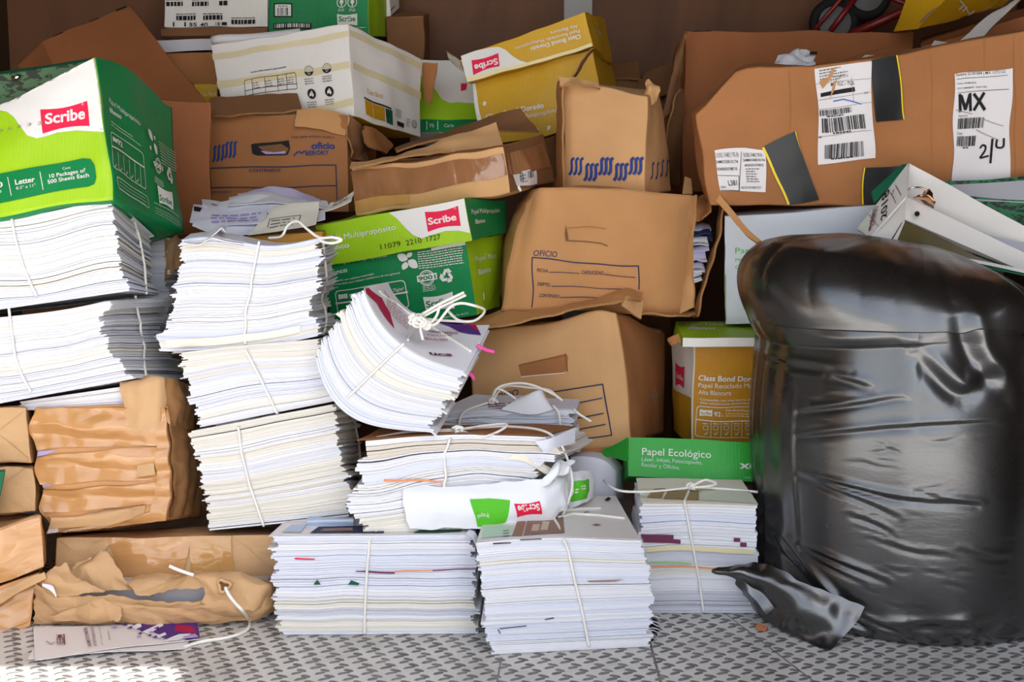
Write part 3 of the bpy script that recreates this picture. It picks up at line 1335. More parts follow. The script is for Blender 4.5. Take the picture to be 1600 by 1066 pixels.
b = Box('paper_carton', 'open lime and green paper carton for ten packages, holding a marbled file', 'box', C,
        dict(all='board_green', front='board_lime', right='board_green', left='board_green'), dent=.003, bulge=.004, seed=3, open_face='top', n=34, bend=_rim)
p = b.on('front')
p.poly([(-250, 172), (-60, 168), (0, 173), (11, 175), (22, 183), (32, 198), (43, 212), (58, 216.5), (73, 213), (90, 207.5), (120, 204), (159, 206.6), (180, 208),
        (160, 60), (-260, 120)], 'ink_white')
p.logo((63.4, 171.5), (136.6, 157.8), (140.7, 197.2), (67.2, 209.4), (71, 194.4), (133.6, 185.6), 15.5, 'ink_red', 'ink_white')
p.poly([(-120, 294), (0, 272), (130, 248), (142, 249), (148.5, 258), (151, 278), (148, 288), (139, 292), (0, 318), (-120, 340)], 'ink_green')
p.text('Cont', (98.5, 266), (111, 264.2), 4)
p.text('10 Packages of', (78.4, 278.8), (135, 269.4), 6, bold=.012)
p.text('500 Sheets Each', (76, 287.8), (140.3, 277), 6, bold=.012)
p.text('Letter', (25.3, 289.5), (56.3, 284), 8, bold=.02)
p.text('8.5" x 11"', (26.8, 297.2), (57.2, 291.6), 4.6)
p.text('20', (-12, 296), (6, 292.6), 8, bold=.02)
p.text('lb', (-4, 303), (4, 301.5), 6)
p.line([(13.5, 278), (19, 306)], 1.2, 'ink_white')
p.line([(63.4, 269.4), (68.5, 296.6)], 1.2, 'ink_white')
p.text('0 5 2 3 3', (-2, 208), (68, 195), 4, 'ink_smoke')
p = b.on('right')
p.text('Papel Multipropósito', (169.8, 160), (218.5, 197), 7.5)
p.text('Blanco', (170.7, 175), (188.8, 186.5), 7, bold=.02)
p.micro((172.5, 190), (207, 215), 1, 5, 'ink_white', .9, 1)
p.micro((172.5, 195), (225, 234), 1, 5, 'ink_white', .9, 2)
p.rframe((171.4, 205.5), (222, 240), (226.6, 296.5), (175.5, 262), 6, 1, 'ink_white')
p.logo((174, 213), (181, 218), (182, 225), (175, 221), (0, 0), (1, 1), 1, 'ink_white', 'ink_white', word='', mark=False)
p.text('92', (182.5, 226), (190, 231.5), 8, bold=.02)
p.line([(173.5, 229), (223.5, 262)], 2, 'ink_white')
for i in range(1, 6):
    x = 173.5 + i * 8.6
    p.line([(x, 233 + i * 5.6), (x + 1.5, 262 + i * 5.6)], .8, 'ink_white')
    p.line([(x - 6, 254 + i * 5.6), (x - 5, 257 + i * 5.6), (x - 2.5, 252 + i * 5.6)], 1, 'ink_white')
p.rframe((179.5, 276), (228, 308), (231, 326), (183, 294), 5, .9, 'ink_white')
p.micro((184, 284), (226, 312), 3, 5, 'ink_white', .55, 3)
p.leaf((229, 201), -62, 15, 'ink_white')
p.leaf((239, 219), 60, 6, 'ink_white')
p.leaf((233, 235), 80, 7, 'ink_white')
p.leaf((238, 224), -66, 14, 'ink_white')
p.micro((245, 222), (273, 240), 8, 3.4, 'ink_white', .7, 5)
p.circle((244.6, 259.5), 11, 'ink_white', 1.6)
p.circle((244.6, 259.5), 8, 'ink_white', .8)
p.text('9001', (237, 258.5), (252, 268), 7, bold=.03)
p.micro((239, 276), (254, 287), 4, 2.6, 'ink_white', .8, 6)
p.recycle((262.6, 275), 12.5, 'ink_white')
p.logo((243, 288.8), (266, 301), (267.8, 329.3), (246.4, 318), (246.6, 313), (266, 321.5), 9, 'ink_white', 'ink_green', mark=False)
p.micro((238, 317), (278, 341), 1, 4, 'ink_white', 1, 7)
p.micro((240, 325), (279, 349), 3, 4.2, 'ink_white', .6, 8)
b.finish()
CARTON = b.C

# ---- marbled box file inside it
C = hexpix((-60, 240, 1.80), (-60, 126, 1.80), (-60, 236, 1.87), (-60, 120, 1.87), (132, 210, 1.80), (145, 93, 1.80), (130, 206, 1.87), (149, 90, 1.87))
f = Box('box_file', 'dark green marbled box file standing inside the lime paper carton', 'file', C, dict(all='marble_olive', top='cloth_green'), dent=.001, bulge=0, seed=5, n=8)
f.finish(.002, 'cover')
mb = MB()
tube(mb, [P(20, 122, 1.799), P(26, 121, 1.797), P(32, 120, 1.799)], .004, 'chrome')
mb.build('finger_ring', f.root)

# ---- big plain carton tipped behind the lime carton
C = fit_box(dict(lft=(66, 62), rft=(201, 8), rfb=(330, 168), lbt=(25, 102)), (.26, .12, .36), 2.47, (20, 0, -24), soft=.02)
b = Box('plain_carton', 'big plain brown carton tipped on its corner against the plywood wall', 'box', C, 'kraft_board_red', dent=.002, bulge=.002, seed=6)
p = b.on('front')
p.line([(84, 55), (96, 50)], 5, 'ink_black')
p.line([(140, 33), (152, 28)], 4, 'ink_black')
p.line([(183, 16), (195, 11)], 4, 'ink_black')
b.finish()
C = hexpix((190, 372, 2.24), (190, 150, 2.24), (190, 365, 2.33), (190, 150, 2.33), (331, 366, 2.24), (329, 160, 2.24), (327, 360, 2.33), (325, 163, 2.33))
b = Box('plain_carton', 'upright brown carton between the lime carton and the archive box with handle', 'box', C, 'kraft_board_red', dent=.002, bulge=.002, seed=7)
b.finish()

# ---- archive box with blue print and a torn lid
C = fit_box(dict(lft=(327, 180), rft=(541, 180), lfb=(330, 330), rfb=(545, 330), rbt=(588, 190)), (.29, .23, .20), 2.36, (-10, 0, 0))
C[[3, 7], 2] -= .034
b = Box('archive_box', 'kraft archive box lettered BEROKY oficio with a hand hole and torn lid', 'box', C, 'kraft_board_brown', dent=.002, bulge=.003, seed=8)
p = b.on('front')
for k, (x, y) in enumerate(((333, 229), (339.5, 228), (346, 227), (352, 223), (358.5, 222.5), (365, 222))):
    p.line([(x + 4.4, y), (x + 2.7, y + 3), (x + 2.7, y + 12), (x + 2.2, y + 19), (x + .4, y + 23)], 3.5, 'ink_blue', smooth=12)
p.text('Caja para archivo muerto', (456, 216.5), (523, 216.5), 4, 'ink_navy')
p.text('oficio', (487, 233), (524, 232.5), 10, 'ink_blue', .035)
p.text('BEROKY', (478, 243), (514.5, 242), 7, 'ink_blue', .02)
p.line([(460, 243), (465, 238), (469, 237), (472, 240), (476, 236)], 2.2, 'ink_blue')
p.line([(329, 263), (525, 258), (527, 312)], 1.6, 'ink_navy')
p.text('CONTENIDO', (390, 269), (439, 268.5), 5, 'ink_navy', .012)
p.line([(330, 293.5), (526, 290)], 1.4, 'ink_navy')
p.text('DEPARTAMENTO', (331, 302), (361, 301.5), 3.4, 'ink_navy')
p.poly([(393, 226), (399, 224.5), (452, 219.5), (454, 232), (450, 242), (402, 243), (395, 240)], 'ink_black')  # black patch painted for the shade inside the hand hole
p.poly([(404, 229), (440, 225), (452, 232), (448, 241), (415, 239)], 'kraft_board_dark')
p.poly([(408, 236), (430, 238), (447, 236), (446, 240), (416, 241)], 'ink_lilac')
b.finish()
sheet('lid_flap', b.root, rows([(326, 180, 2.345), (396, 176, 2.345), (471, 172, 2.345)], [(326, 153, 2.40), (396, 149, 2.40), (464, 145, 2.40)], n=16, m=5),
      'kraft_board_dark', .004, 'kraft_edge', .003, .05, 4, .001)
sheet('lid_flap', b.root, rows([(459, 197, 2.335), (500, 203, 2.335), (540, 213, 2.335)], [(463, 172, 2.345), (500, 171, 2.345), (547, 180, 2.345)], n=14, m=8),
      'kraft_board', .004, 'kraft_edge', .003, .05, 5, .001)
sheet('torn_lid', b.root, rows([(541, 214, 2.33), (556, 246, 2.35), (575, 250, 2.42)], [(545, 180, 2.34), (562, 196, 2.36), (584, 200, 2.45)], n=12, m=10),
      'kraft_board_dark', .004, 'kraft_edge', .006, .05, 6, .002)
sheet('torn_lid', b.root, rows([(566, 205, 2.37), (578, 230, 2.38), (606, 240, 2.44)], [(570, 196, 2.38), (592, 204, 2.42), (614, 226, 2.48)], n=10, m=8),
      'kraft_board_brown', .004, 'kraft_edge', .004, .05, 7, .001)

# ---- white carton with cream tape
C = fit_box(dict(lft=(321, 69), rft=(543, 37), lfb=(349, 183), rfb=(556, 183), rbt=(662, 90), rbb=(660, 217)), (.29, .25, .18), 2.47, (-32, 0, 0), soft=.01)
b = Box('paper_carton', 'white carton bound with bands of yellowed clear tape above the archive box', 'box', C, dict(all='board_white', bottom='board_gold'), dent=.0035, bulge=.003, seed=9)
p = b.on('front')
p.text('Área de medidas generales de papel extendido', (392, 114.5), (448, 105.5), 2.4, 'ink_navy', .02)
p.rframe((382, 126), (462, 113.5), (465, 139), (384, 150), 3, .9, 'ink_black')
p.line([(383.5, 142), (464, 131)], .9, 'ink_black')
for x in (394, 414, 434, 448):
    p.line([(x, 124.5 - (x - 394) * .155), (x + 2, 148 - (x - 394) * .14)], .8, 'ink_black')
    p.micro((x + 1, 131 - (x - 394) * .15), (x + 12, 129.4 - (x - 394) * .15), 3, 3.6, 'ink_grey', 1.2, x)
for (x, y), half in (((483.5, 111), 1), ((511.5, 107), 1), ((488, 147), 0), ((515.5, 143), 0)):
    if half:
        p.circle((x, y), 7.6, 'ink_tan')
        p.circle((x, y), 7.6, 'ink_grey', .8)
        p.poly([(x - 7.4, y + 2), (x + 7.4, y + 1), (x + 5.5, y + 5.5), (x, y + 7.8), (x - 5, y + 6)], 'ink_black')
        p.circle((x, y + 3), 2.2, 'ink_white', .8)
    else:
        p.circle((x, y), 8, 'ink_black')
        p.poly([(x - 3, y + 4), (x - 3.5, y), (x, y - 5.5), (x + 3.5, y + 1), (x + 2.5, y + 5), (x, y + 2)], 'ink_white')
        p.line([(x - .5, y + 5), (x, y - 2)], 1.2, 'ink_black')
    p.micro((x - 7, y + 14), (x + 8, y + 12.4), 3, 3.6, 'ink_grey', 1.3, int(x))
p = b.on('right')
p.text('Class Bond', (573.5, 146), (597.5, 154), 7.5, 'ink_gold')
p.poly([(568, 151), (611, 169), (611, 171.5), (568, 153.5)], 'ink_black')
p.poly([(569, 155), (600, 168), (601, 190), (571, 178)], 'ink_gold')
p.line([(581, 160), (583, 184)], 1, 'ink_white')
p.poly([(601, 169), (612, 173), (613, 196), (603, 191)], 'ink_teal')
p.text('U', (602, 182), (607, 184), 9, 'ink_black', .03)
p.poly([(619, 189), (630, 193), (630, 200), (620, 196)], 'ink_black')
p.micro((617, 171), (627, 175), 4, 3.5, 'ink_grey', 1.2, 3)
p.micro((634, 186), (640, 188), 4, 3.5, 'ink_grey', 1.2, 4)
p.circle((646, 194), 6, 'ink_grey', 1)
p.micro((642, 191), (650, 194), 3, 3, 'ink_grey', 1, 6)
b.finish()
for tl, tr, br, bl in (((325, 86), (546, 48), (547, 57), (326, 95)), ((333, 128), (549, 95), (550, 106), (335, 140)), ((350, 185), (554, 152), (555, 164), (351, 195))):
    b.patch('tape_band', 'front', tl, tr, br, bl, 'tape_cream', .0007, (30, 3))
for tl, tr, br, bl in (((545, 46), (662, 101), (662, 112), (546, 56)), ((551, 97), (661, 146), (661, 158), (552, 108))):
    b.patch('tape_band', 'right', tl, tr, br, bl, 'tape_cream', .0007, (20, 3))

# ---- things high at the back over the white carton
C = fit_box(dict(lfb=(251, 56), rfb=(418, 54), lft=(251, 44), rft=(418, 43)), (.26, .18, .02), 2.70, (0, 0, 0), soft=.004)
b = Box('carton_lid', 'shallow dark brown tray under the white carton printed with black codes', 'tray', C, 'kraft_board_dark', dent=.001, bulge=0, seed=10, n=10)
b.finish()
C = fit_box(dict(lfb=(258, 41), rfb=(418, 41), lft=(257, -60)), (.25, .16, .16), 2.71, (0, 0, 0), soft=.004)
b = Box('wrapped_carton', 'white carton printed with black shipping codes on the shallow dark tray', 'box', C, 'board_white', dent=.002, bulge=.002, seed=11)
p = b.on('front')
for x, y, w in ((260, 10, 26), (300, 10, 26), (343, 9, 14), (276, 32, 30), (318, 32, 30), (362, 38, 38)):
    p.micro((x, y), (x + w, y - .5), 1, 3, 'ink_black', 7, x, 0)
    p.micro((x, y - 9), (x + w, y - 9.5), 1, 3, 'ink_black', 1.2, x + 1, 0)
for s, x in (('55', 296), ('40', 313)):
    p.text(s, (x, 42), (x + 12, 42), 6, 'ink_black', .02)
for x in (272, 290):
    p.line([(x, 36), (x, 41)], 2.5, 'ink_black')
p.barcode((337, 35), (346, 35), (337, 41), 5, seed=4)
p.poly([(347, 35), (355, 35), (355, 40), (347, 40)], 'ink_black')
b.finish()
C = fit_box(dict(lft=(421, -50), lfb=(420, 58), rfb=(577, 58), rbb=(606, 56), rbt=(602, -50)), (.24, .16, .17), 2.66, (-9, 0, 0), soft=.008)
b = Box('paper_carton', 'dark green carton with a barcode behind the white taped carton', 'box', C, dict(all='board_green', right='board_lime'), dent=.002, bulge=.002, seed=12)
p = b.on('front')
p.poly([(428, 5), (457, 5), (457, 27), (428, 27)], 'ink_black')
p.poly([(430, 7), (455, 7), (455, 25), (430, 25)], 'ink_white')
p.barcode((434, 12), (451, 12), (434, 24), 9, seed=5)
p.micro((435, 10), (450, 10), 1, 2, 'ink_black', 1, 3)
for x in (534, 551):
    p.circle((x, 4), 7.5, 'ink_white', 1.3)
    p.circle((x, 3), 3.2, 'ink_white')
    p.line([(x, 5), (x, 9)], 2, 'ink_white')
    p.micro((x - 5, 15), (x + 5, 15), 2, 2.5, 'ink_white', 1, x)
p.logo((527, 22), (558.5, 21), (559, 40), (528, 40), (530, 33.5), (556, 33), 8, 'ink_white', 'ink_green')
p.poly([(428, 37), (487, 36), (487, 46), (428, 46)], 'ink_black')
p.barcode((430, 38), (485, 37), (430, 44), 22, 'ink_white', 6)
p.micro((555, 44), (573, 43.5), 1, 2, 'ink_white', 1.2, 9)
b.finish()
C = hexpix((245, 82, 2.67), (245, 63, 2.67), (245, 78, 2.83), (245, 66, 2.83), (445, 74, 2.67), (440, 59, 2.67), (440, 70, 2.83), (436, 62, 2.83))
b = Box('flat_folder_box', 'flat grey white box with a magenta wedge above the brown carton', 'box', C, 'grey_board', dent=.001, bulge=.001, seed=13, n=12)
b.on('front').poly([(386, 52), (442, 49), (442, 56), (400, 58)], 'ink_magenta')
b.finish()
mb = MB()
tube(mb, crom([P(333, 64, 2.53), P(345, 62, 2.525), P(400, 60, 2.525), P(470, 52, 2.53)], 12), .011, 'paper_gloss', 12)
o = mb.build('paper_tube', None, True, loc=tuple(P(333, 64, 2.53)))
tag(o, 'rolled white paper lying along the top of the white taped carton', 'paper roll')
C = hexpix((255, 330, 2.66), (258, 85, 2.66), (255, 330, 2.82), (258, 84, 2.82), (352, 330, 2.66), (345, 81, 2.66), (352, 330, 2.82), (342, 81, 2.82))
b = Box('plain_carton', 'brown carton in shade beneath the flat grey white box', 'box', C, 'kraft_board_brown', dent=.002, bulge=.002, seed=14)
b.finish()
C = hexpix((300, 178, 2.60), (303, 131, 2.60), (300, 176, 2.64), (303, 130, 2.64), (341, 178, 2.60), (341, 131, 2.60), (341, 176, 2.64), (341, 130, 2.64))
b = Box('paper_carton', 'sliver of a gold carton lettered Class Bond beside the tipped carton', 'box', C, 'board_gold', dent=.001, bulge=.001, seed=15, n=10)
b.on('front').text('Class Bond', (313, 150.5), (338, 149), 6, 'ink_gold_pale')
b.finish()
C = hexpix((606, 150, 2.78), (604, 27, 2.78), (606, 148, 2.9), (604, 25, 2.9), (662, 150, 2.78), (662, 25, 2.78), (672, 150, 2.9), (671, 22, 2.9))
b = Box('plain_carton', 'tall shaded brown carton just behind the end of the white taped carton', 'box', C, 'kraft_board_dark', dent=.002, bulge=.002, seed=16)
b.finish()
sheet('top_flap', b.root, rows([(606, 27, 2.78), (662, 25, 2.78)], [(622, 20, 2.82), (660, 16, 2.82)], n=8, m=4), 'kraft_board_dark', .004, 'kraft_edge')
C = hexpix((598, 28, 2.80), (598, -30, 2.80), (600, 22, 2.88), (600, -30, 2.88), (611, 25, 2.80), (607, -30, 2.80), (624, 12, 2.88), (622, -30, 2.88))
b = Box('white_package', 'white package with black bars beside the dark green barcode carton', 'package', C, 'board_white', dent=.001, bulge=0, seed=17, n=8)
b.on('right').line([(607, 20), (616, 10)], 2, 'ink_black')
b.finish()

# ---- lime and white carton behind the gold one
C = fit_box(dict(lft=(640, 94), rft=(742, 94), lfb=(640, 208), rfb=(746, 206)), (.16, .08, .18), 2.69, (0, 0, 0), soft=.006)
b = Box('paper_carton', 'white and lime carton wedged between the white taped carton and the gold one', 'box', C, 'board_white', dent=.002, bulge=.002, seed=18)
p = b.on('front')
p.poly([(638, 115), (655, 117), (668, 122), (680, 140), (690, 155), (702, 161), (714, 160), (748, 162), (748, 190), (638, 190)], 'ink_lime')
p.poly([(638, 187), (748, 187), (748, 210), (638, 210)], 'ink_green')
p.text('75', (671, 199), (678, 199), 5)
p.text('Carta', (694, 199), (709, 198.5), 5)
p.line([(667, 190), (667, 203)], .9, 'ink_white')
p.line([(684, 190), (684, 203)], .9, 'ink_white')
p.poly([(720, 131), (730, 131), (728, 141), (720, 143)], 'ink_red')
b.finish()
sheet('torn_flap', b.root, rows([(661, 98, 2.60), (684, 98, 2.58)], [(664, 158, 2.60), (674, 160, 2.58)], n=6, m=8), 'kraft_board_brown', .004, 'kraft_edge', .003, .04, 8, .001)
sheet('torn_flap', b.root, rows([(698, 80, 2.58), (722, 96, 2.54)], [(706, 96, 2.60), (728, 116, 2.56)], n=6, m=6), 'board_white', .003, 'kraft_edge', .003, .04, 9, .001)

# ---- gold carton with its lid upside down
C = fit_box(dict(lft=(737, 124), rft=(924, 80), lfb=(755, 230), rfb=(945, 190), rbt=(953, 98)), (.285, .24, .16), 2.44, (-16, 0, -13), soft=.008)
b = Box('paper_carton', 'gold paper carton with its lid upside down, lettered Class Bond Dorado', 'box', C, dict(all='board_gold'), dent=.003, bulge=.003, seed=19)
p = b.on('front')
p.poly([(734, 120), (741, 120), (752, 185), (760, 232), (750, 232)], 'ink_white')
p.text('Class Bond Dorado', (760, 187), (850, 168), 8, bold=.02)
p.text('Papel Reciclado Multipropósito', (762, 197), (872, 174), 6)
p.leaf((757, 166), 70, 8, 'ink_white')
p.leaf((842, 206), 120, 9, 'ink_white')
p.leaf((856, 204), 50, 9, 'ink_white')
p.poly([(730, 180), (741, 184), (744, 200), (736, 200)], 'ink_red')
b.finish()
CL = fit_box(dict(lft=(722, 87), rft=(912, 20), lfb=(731, 128), rfb=(926, 73), rbt=(944, 27), rbb=(957, 104)), (.29, .25, .085), 2.42, (-16, 0, -17), soft=.008)
lid = Box('lid', 'x', 'x', CL, 'board_gold', dent=.003, bulge=.002, seed=20)
del lid.root['label'], lid.root['category']
p = lid.on('front')
p.poly([(718, 84), (740, 80), (768, 74), (780, 73.5), (790, 78), (802, 88.5), (812, 94.5), (824, 98), (780, 118), (730, 132)], 'ink_white')
p.poly([(726, 122), (731, 129), (926, 74), (924, 67), (830, 96)], 'ink_gold_pale')
p.logo((737, 94.4), (779, 83), (781, 103.7), (740, 117.6), (776.8, 91), (741, 102), 9, 'ink_red', 'ink_white', word='', mark=False)
p.text('Scribe', (777, 91), (741, 102), 9, 'ink_white', .03, up=(779.5, 100))
p.text('Class Bond Dorado', (907, 53), (828.5, 74.5), 6, bold=.02, up=(909, 59.5))
p.text('Papel Reciclado Multipropósito', (905.6, 45.5), (805, 74), 5, up=(907, 51))
p.text('Alta Blancura', (902.5, 38), (860, 50), 5, up=(904, 43.5))
lid.on('right').text('5 of Each', (939, 50), (928, 44), 5, up=(939, 56))


def as_part(bx, parent, name):
    """a Box turned into one part of another thing"""
    o = bx.mb.build(name, parent, True, .003)
    r = bx.root
    bpy.data.objects.remove(r)
    bx.root = parent
    return o


as_part(lid, b.root, 'lid')
sheet('torn_flap', b.root, rows([(893, 118, 2.36), (900, 108, 2.36), (912, 90, 2.37), (924, 76, 2.37)], [(898, 119, 2.37), (906, 108, 2.37), (917, 90, 2.38), (930, 74, 2.38)], n=12, m=4),
      'kraft_board_dark', .003, 'kraft_edge', .002, .04, 11)

# ---- kraft carton with blue zigzag strokes
C = fit_box(dict(lft=(876, 122), rft=(1012, 150), lfb=(881, 304), rfb=(1010, 306), rbt=(1030, 140), rbb=(1052, 300)), (.165, .14, .205), 2.14, (-20, 0, 0), soft=.012)
b = Box('archive_box', 'kraft carton printed with a row of blue wavy strokes and a ragged top', 'box', C, 'kraft_board_pale', dent=.003, bulge=.005, seed=21)
p = b.on('front')
for k in range(15):
    g = k // 3
    x = 890 + g * 23.4 + (k % 3) * 7.2
    y = 248 + (9 if g % 2 else 0) - (k // 3) * .2
    p.line([(x + 6.4, y), (x + 3.7, y + 3), (x + 3.7, y + 13), (x + 3, y + 20), (x + .4, y + 24)], 4.5, 'ink_blue', smooth=12)
p = b.on('right')
for k in range(4):
    x = 1016 + k * 7.5
    y = 255 - (4 if k > 1 else 0)
    p.line([(x + 5, y), (x + 3.2, y + 3), (x + 3.2, y + 13), (x + 2.6, y + 20), (x + .6, y + 24)], 4.2, 'ink_blue', smooth=12)
b.finish()
sheet('torn_rim', b.root, rows([(874, 130, 2.125), (905, 131, 2.125), (938, 136, 2.13)], [(873, 120, 2.14), (905, 122, 2.14), (934, 128, 2.14)], n=14, m=5), 'kraft_board_pale', .004, 'kraft_edge', .003, .03, 12, .001)
sheet('torn_rim', b.root, rows([(1008, 160, 2.135), (1018, 163, 2.135), (1026, 158, 2.14)], [(1007, 140, 2.13), (1016, 140, 2.12), (1028, 140, 2.13)], [(1008, 126, 2.14), (1016, 125, 2.13), (1026, 134, 2.14)], n=8, m=12),
      'kraft_board_pale', .004, 'kraft_edge', .004, .03, 13, .001)
sheet('side_flap', b.root, rows([(866, 300, 2.2), (879, 300, 2.14)], [(870, 200, 2.2), (879, 200, 2.14)], [(870, 130, 2.2), (877, 122, 2.14)], n=4, m=14), 'kraft_board_brown', .004, 'kraft_edge', .002, .05, 14)

# ---- shaded cartons behind it
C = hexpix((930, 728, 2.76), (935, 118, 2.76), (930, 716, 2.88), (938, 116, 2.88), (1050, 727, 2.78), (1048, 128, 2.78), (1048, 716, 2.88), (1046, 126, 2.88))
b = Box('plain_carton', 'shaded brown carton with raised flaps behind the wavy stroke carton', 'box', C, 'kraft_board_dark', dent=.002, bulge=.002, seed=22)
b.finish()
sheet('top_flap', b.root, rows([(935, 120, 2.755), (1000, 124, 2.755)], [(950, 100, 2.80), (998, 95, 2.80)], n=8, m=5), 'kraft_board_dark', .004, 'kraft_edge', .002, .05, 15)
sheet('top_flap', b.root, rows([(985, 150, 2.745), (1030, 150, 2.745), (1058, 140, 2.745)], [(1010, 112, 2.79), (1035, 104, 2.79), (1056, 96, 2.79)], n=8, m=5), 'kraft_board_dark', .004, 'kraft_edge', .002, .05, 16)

# ---- broad carton behind the shipping carton
C = fit_box(dict(lft=(1070, 49), rft=(1428, 49), lfb=(1066, 300), rfb=(1428, 300), lbt=(1052, 90)), (.52, .20, .36), 2.48, (2, 0, 0), soft=.01)
b = Box('plain_carton', 'broad plain brown carton standing behind the carton with shipping labels', 'box', C, 'kraft_board_red', dent=.003, bulge=.004, seed=23)
p = b.on('front')
p.line([(1083, 49), (1110, 48)], 2.2, 'ink_black')
p.line([(1250, 47), (1282, 47)], 2.2, 'ink_black')
p.line([(1262, 83), (1275, 83)], 4, 'ink_black')
p.line([(1272, 104), (1432, 62)], 1.2, 'kraft_board_dark')
b.finish()
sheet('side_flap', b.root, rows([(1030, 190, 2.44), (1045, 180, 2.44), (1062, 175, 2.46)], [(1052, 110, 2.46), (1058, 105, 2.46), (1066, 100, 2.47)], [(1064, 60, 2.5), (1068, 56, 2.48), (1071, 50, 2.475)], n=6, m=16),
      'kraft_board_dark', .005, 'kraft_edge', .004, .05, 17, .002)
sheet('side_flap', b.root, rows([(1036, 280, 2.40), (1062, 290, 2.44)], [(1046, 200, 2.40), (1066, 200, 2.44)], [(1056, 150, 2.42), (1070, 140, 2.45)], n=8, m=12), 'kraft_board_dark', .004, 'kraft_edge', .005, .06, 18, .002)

C = hexpix((1436, 200, 2.34), (1438, 74, 2.34), (1432, 200, 2.62), (1440, 60, 2.62), (1700, 200, 2.34), (1700, -6, 2.34), (1700, 200, 2.62), (1700, -14, 2.62))
b = Box('plain_carton', 'open brown carton under the tilted gold carton', 'box', C, 'kraft_board_red', dent=.003, bulge=.003, seed=24)
b.finish()

# ---- tilted gold carton high at the edge
C = fit_box(dict(lfb=(1398, 48), rfb=(1434, 44), rft=(1488, -12), rbb=(1560, -6)), (.09, .3, .2), 2.56, (-30, 10, 20), soft=.05)
C = hexpix((1397, 50, 2.50), (1424, -30, 2.50), (1440, 46, 2.78), (1470, -40, 2.78), (1434, 47, 2.42), (1490, -14, 2.42), (1566, 10, 2.60), (1640, -60, 2.60))
b = Box('paper_carton', 'tilted gold carton with a printed table over the open brown carton', 'box', C, dict(all='board_gold'), dent=.002, bulge=.001, seed=25)
p = b.on('right')
p.rframe((1497, -2), (1580, -40), (1556, 4), (1516, 27), 4, .5, 'ink_white')
for x, y in ((1501, 12), (1507, 14), (1517, 20)):
    p.circle((x, y), 1.6, 'ink_white')
p = b.on('front')
p.poly([(1436, 38), (1446, 24), (1470, 8), (1484, 4), (1480, 14), (1460, 28)], 'ink_brown')
b.finish()
sheet('white_flap', b.root, rows([(1500, 64, 2.20), (1536, 56, 2.20)], [(1545, 24, 2.28), (1565, 28, 2.28)], [(1580, 4, 2.34), (1600, -8, 2.34)], n=6, m=12), 'board_white', .003, 'kraft_edge', .002, .05, 19)

# ---- shipping carton with labels and black tape
C = hexpix((1106, 322, 2.06), (1086, 180, 2.06), (1098, 300, 2.26), (1080, 176, 2.26), (1645, 322, 2.02), (1640, 44, 2.02), (1620, 310, 2.34), (1610, 52, 2.34))


def _dip(a, b_, c):
    d = np.zeros(a.shape + (3,))
    h = np.interp(a, (0, .04, .09, .125, .17, .335, .5, .66, .89, 1), (0, .020, .045, .062, .060, .030, .022, .015, .006, 0))
    d[..., 2] = h * np.clip(c, 0, 1) ** 2
    d[..., 1] = -.010 * np.sin(np.pi * a * 2.2) * (1 - b_) * (.3 + .7 * c)
    return d


b = Box('shipping_carton', 'long brown shipping carton with white barcode labels and black tape', 'box', C, dict(all='kraft_board_ship', left='kraft_board_brown'), dent=.004, bulge=.006, seed=26, n=34, bend=_dip)
p = b.on('front')
for x, y0, y1 in ((1452, 80, 300), (1538, 60, 300), (1584, 60, 290), (1232, 112, 200)):
    p.line([(x, y0), (x + 3, (y0 + y1) / 2), (x + 2, y1)], 1.1, 'kraft_board_brown')
b.finish(.006)


def lab1(p):
    p.text('DOREL FAMILY PR-PA', (1119, 246.5), (1154.5, 246), 7, 'ink_grey', .01)
    p.text('24MX33810174', (1119, 255.5), (1153, 255), 4.6, 'ink_black', .015)
    p.text('105400503708710', (1120, 266.5), (1152, 266), 4.6, 'ink_black', .01)
    p.line([(1121, 274), (1154.5, 275), (1154.5, 298), (1127, 297)], .8, 'ink_black')
    p.text('L381', (1138.5, 290), (1152, 289.5), 8, 'ink_black', .01)
    p.text('GRAL', (1126, 294), (1135, 294), 3.4, 'ink_black')
    p.line([(1158.3, 237), (1155.5, 300)], .8, 'ink_black')
    p.text('DOREL FAMILY PR-PA', (1162, 245.5), (1192, 245), 6.5, 'ink_grey', .008)
    p.text('24MX33810174', (1161, 252.5), (1195, 252), 4, 'ink_black', .012)
    p.text('4050050370870', (1163, 260.5), (1193, 260), 3.8, 'ink_black')
    p.micro((1165, 265), (1188, 265), 6, 4, 'ink_grey', 1.6, 4, .4)
    p.text('HECHO EN MEXICO', (1158, 295), (1189, 294.5), 3.4, 'ink_grey', .01)


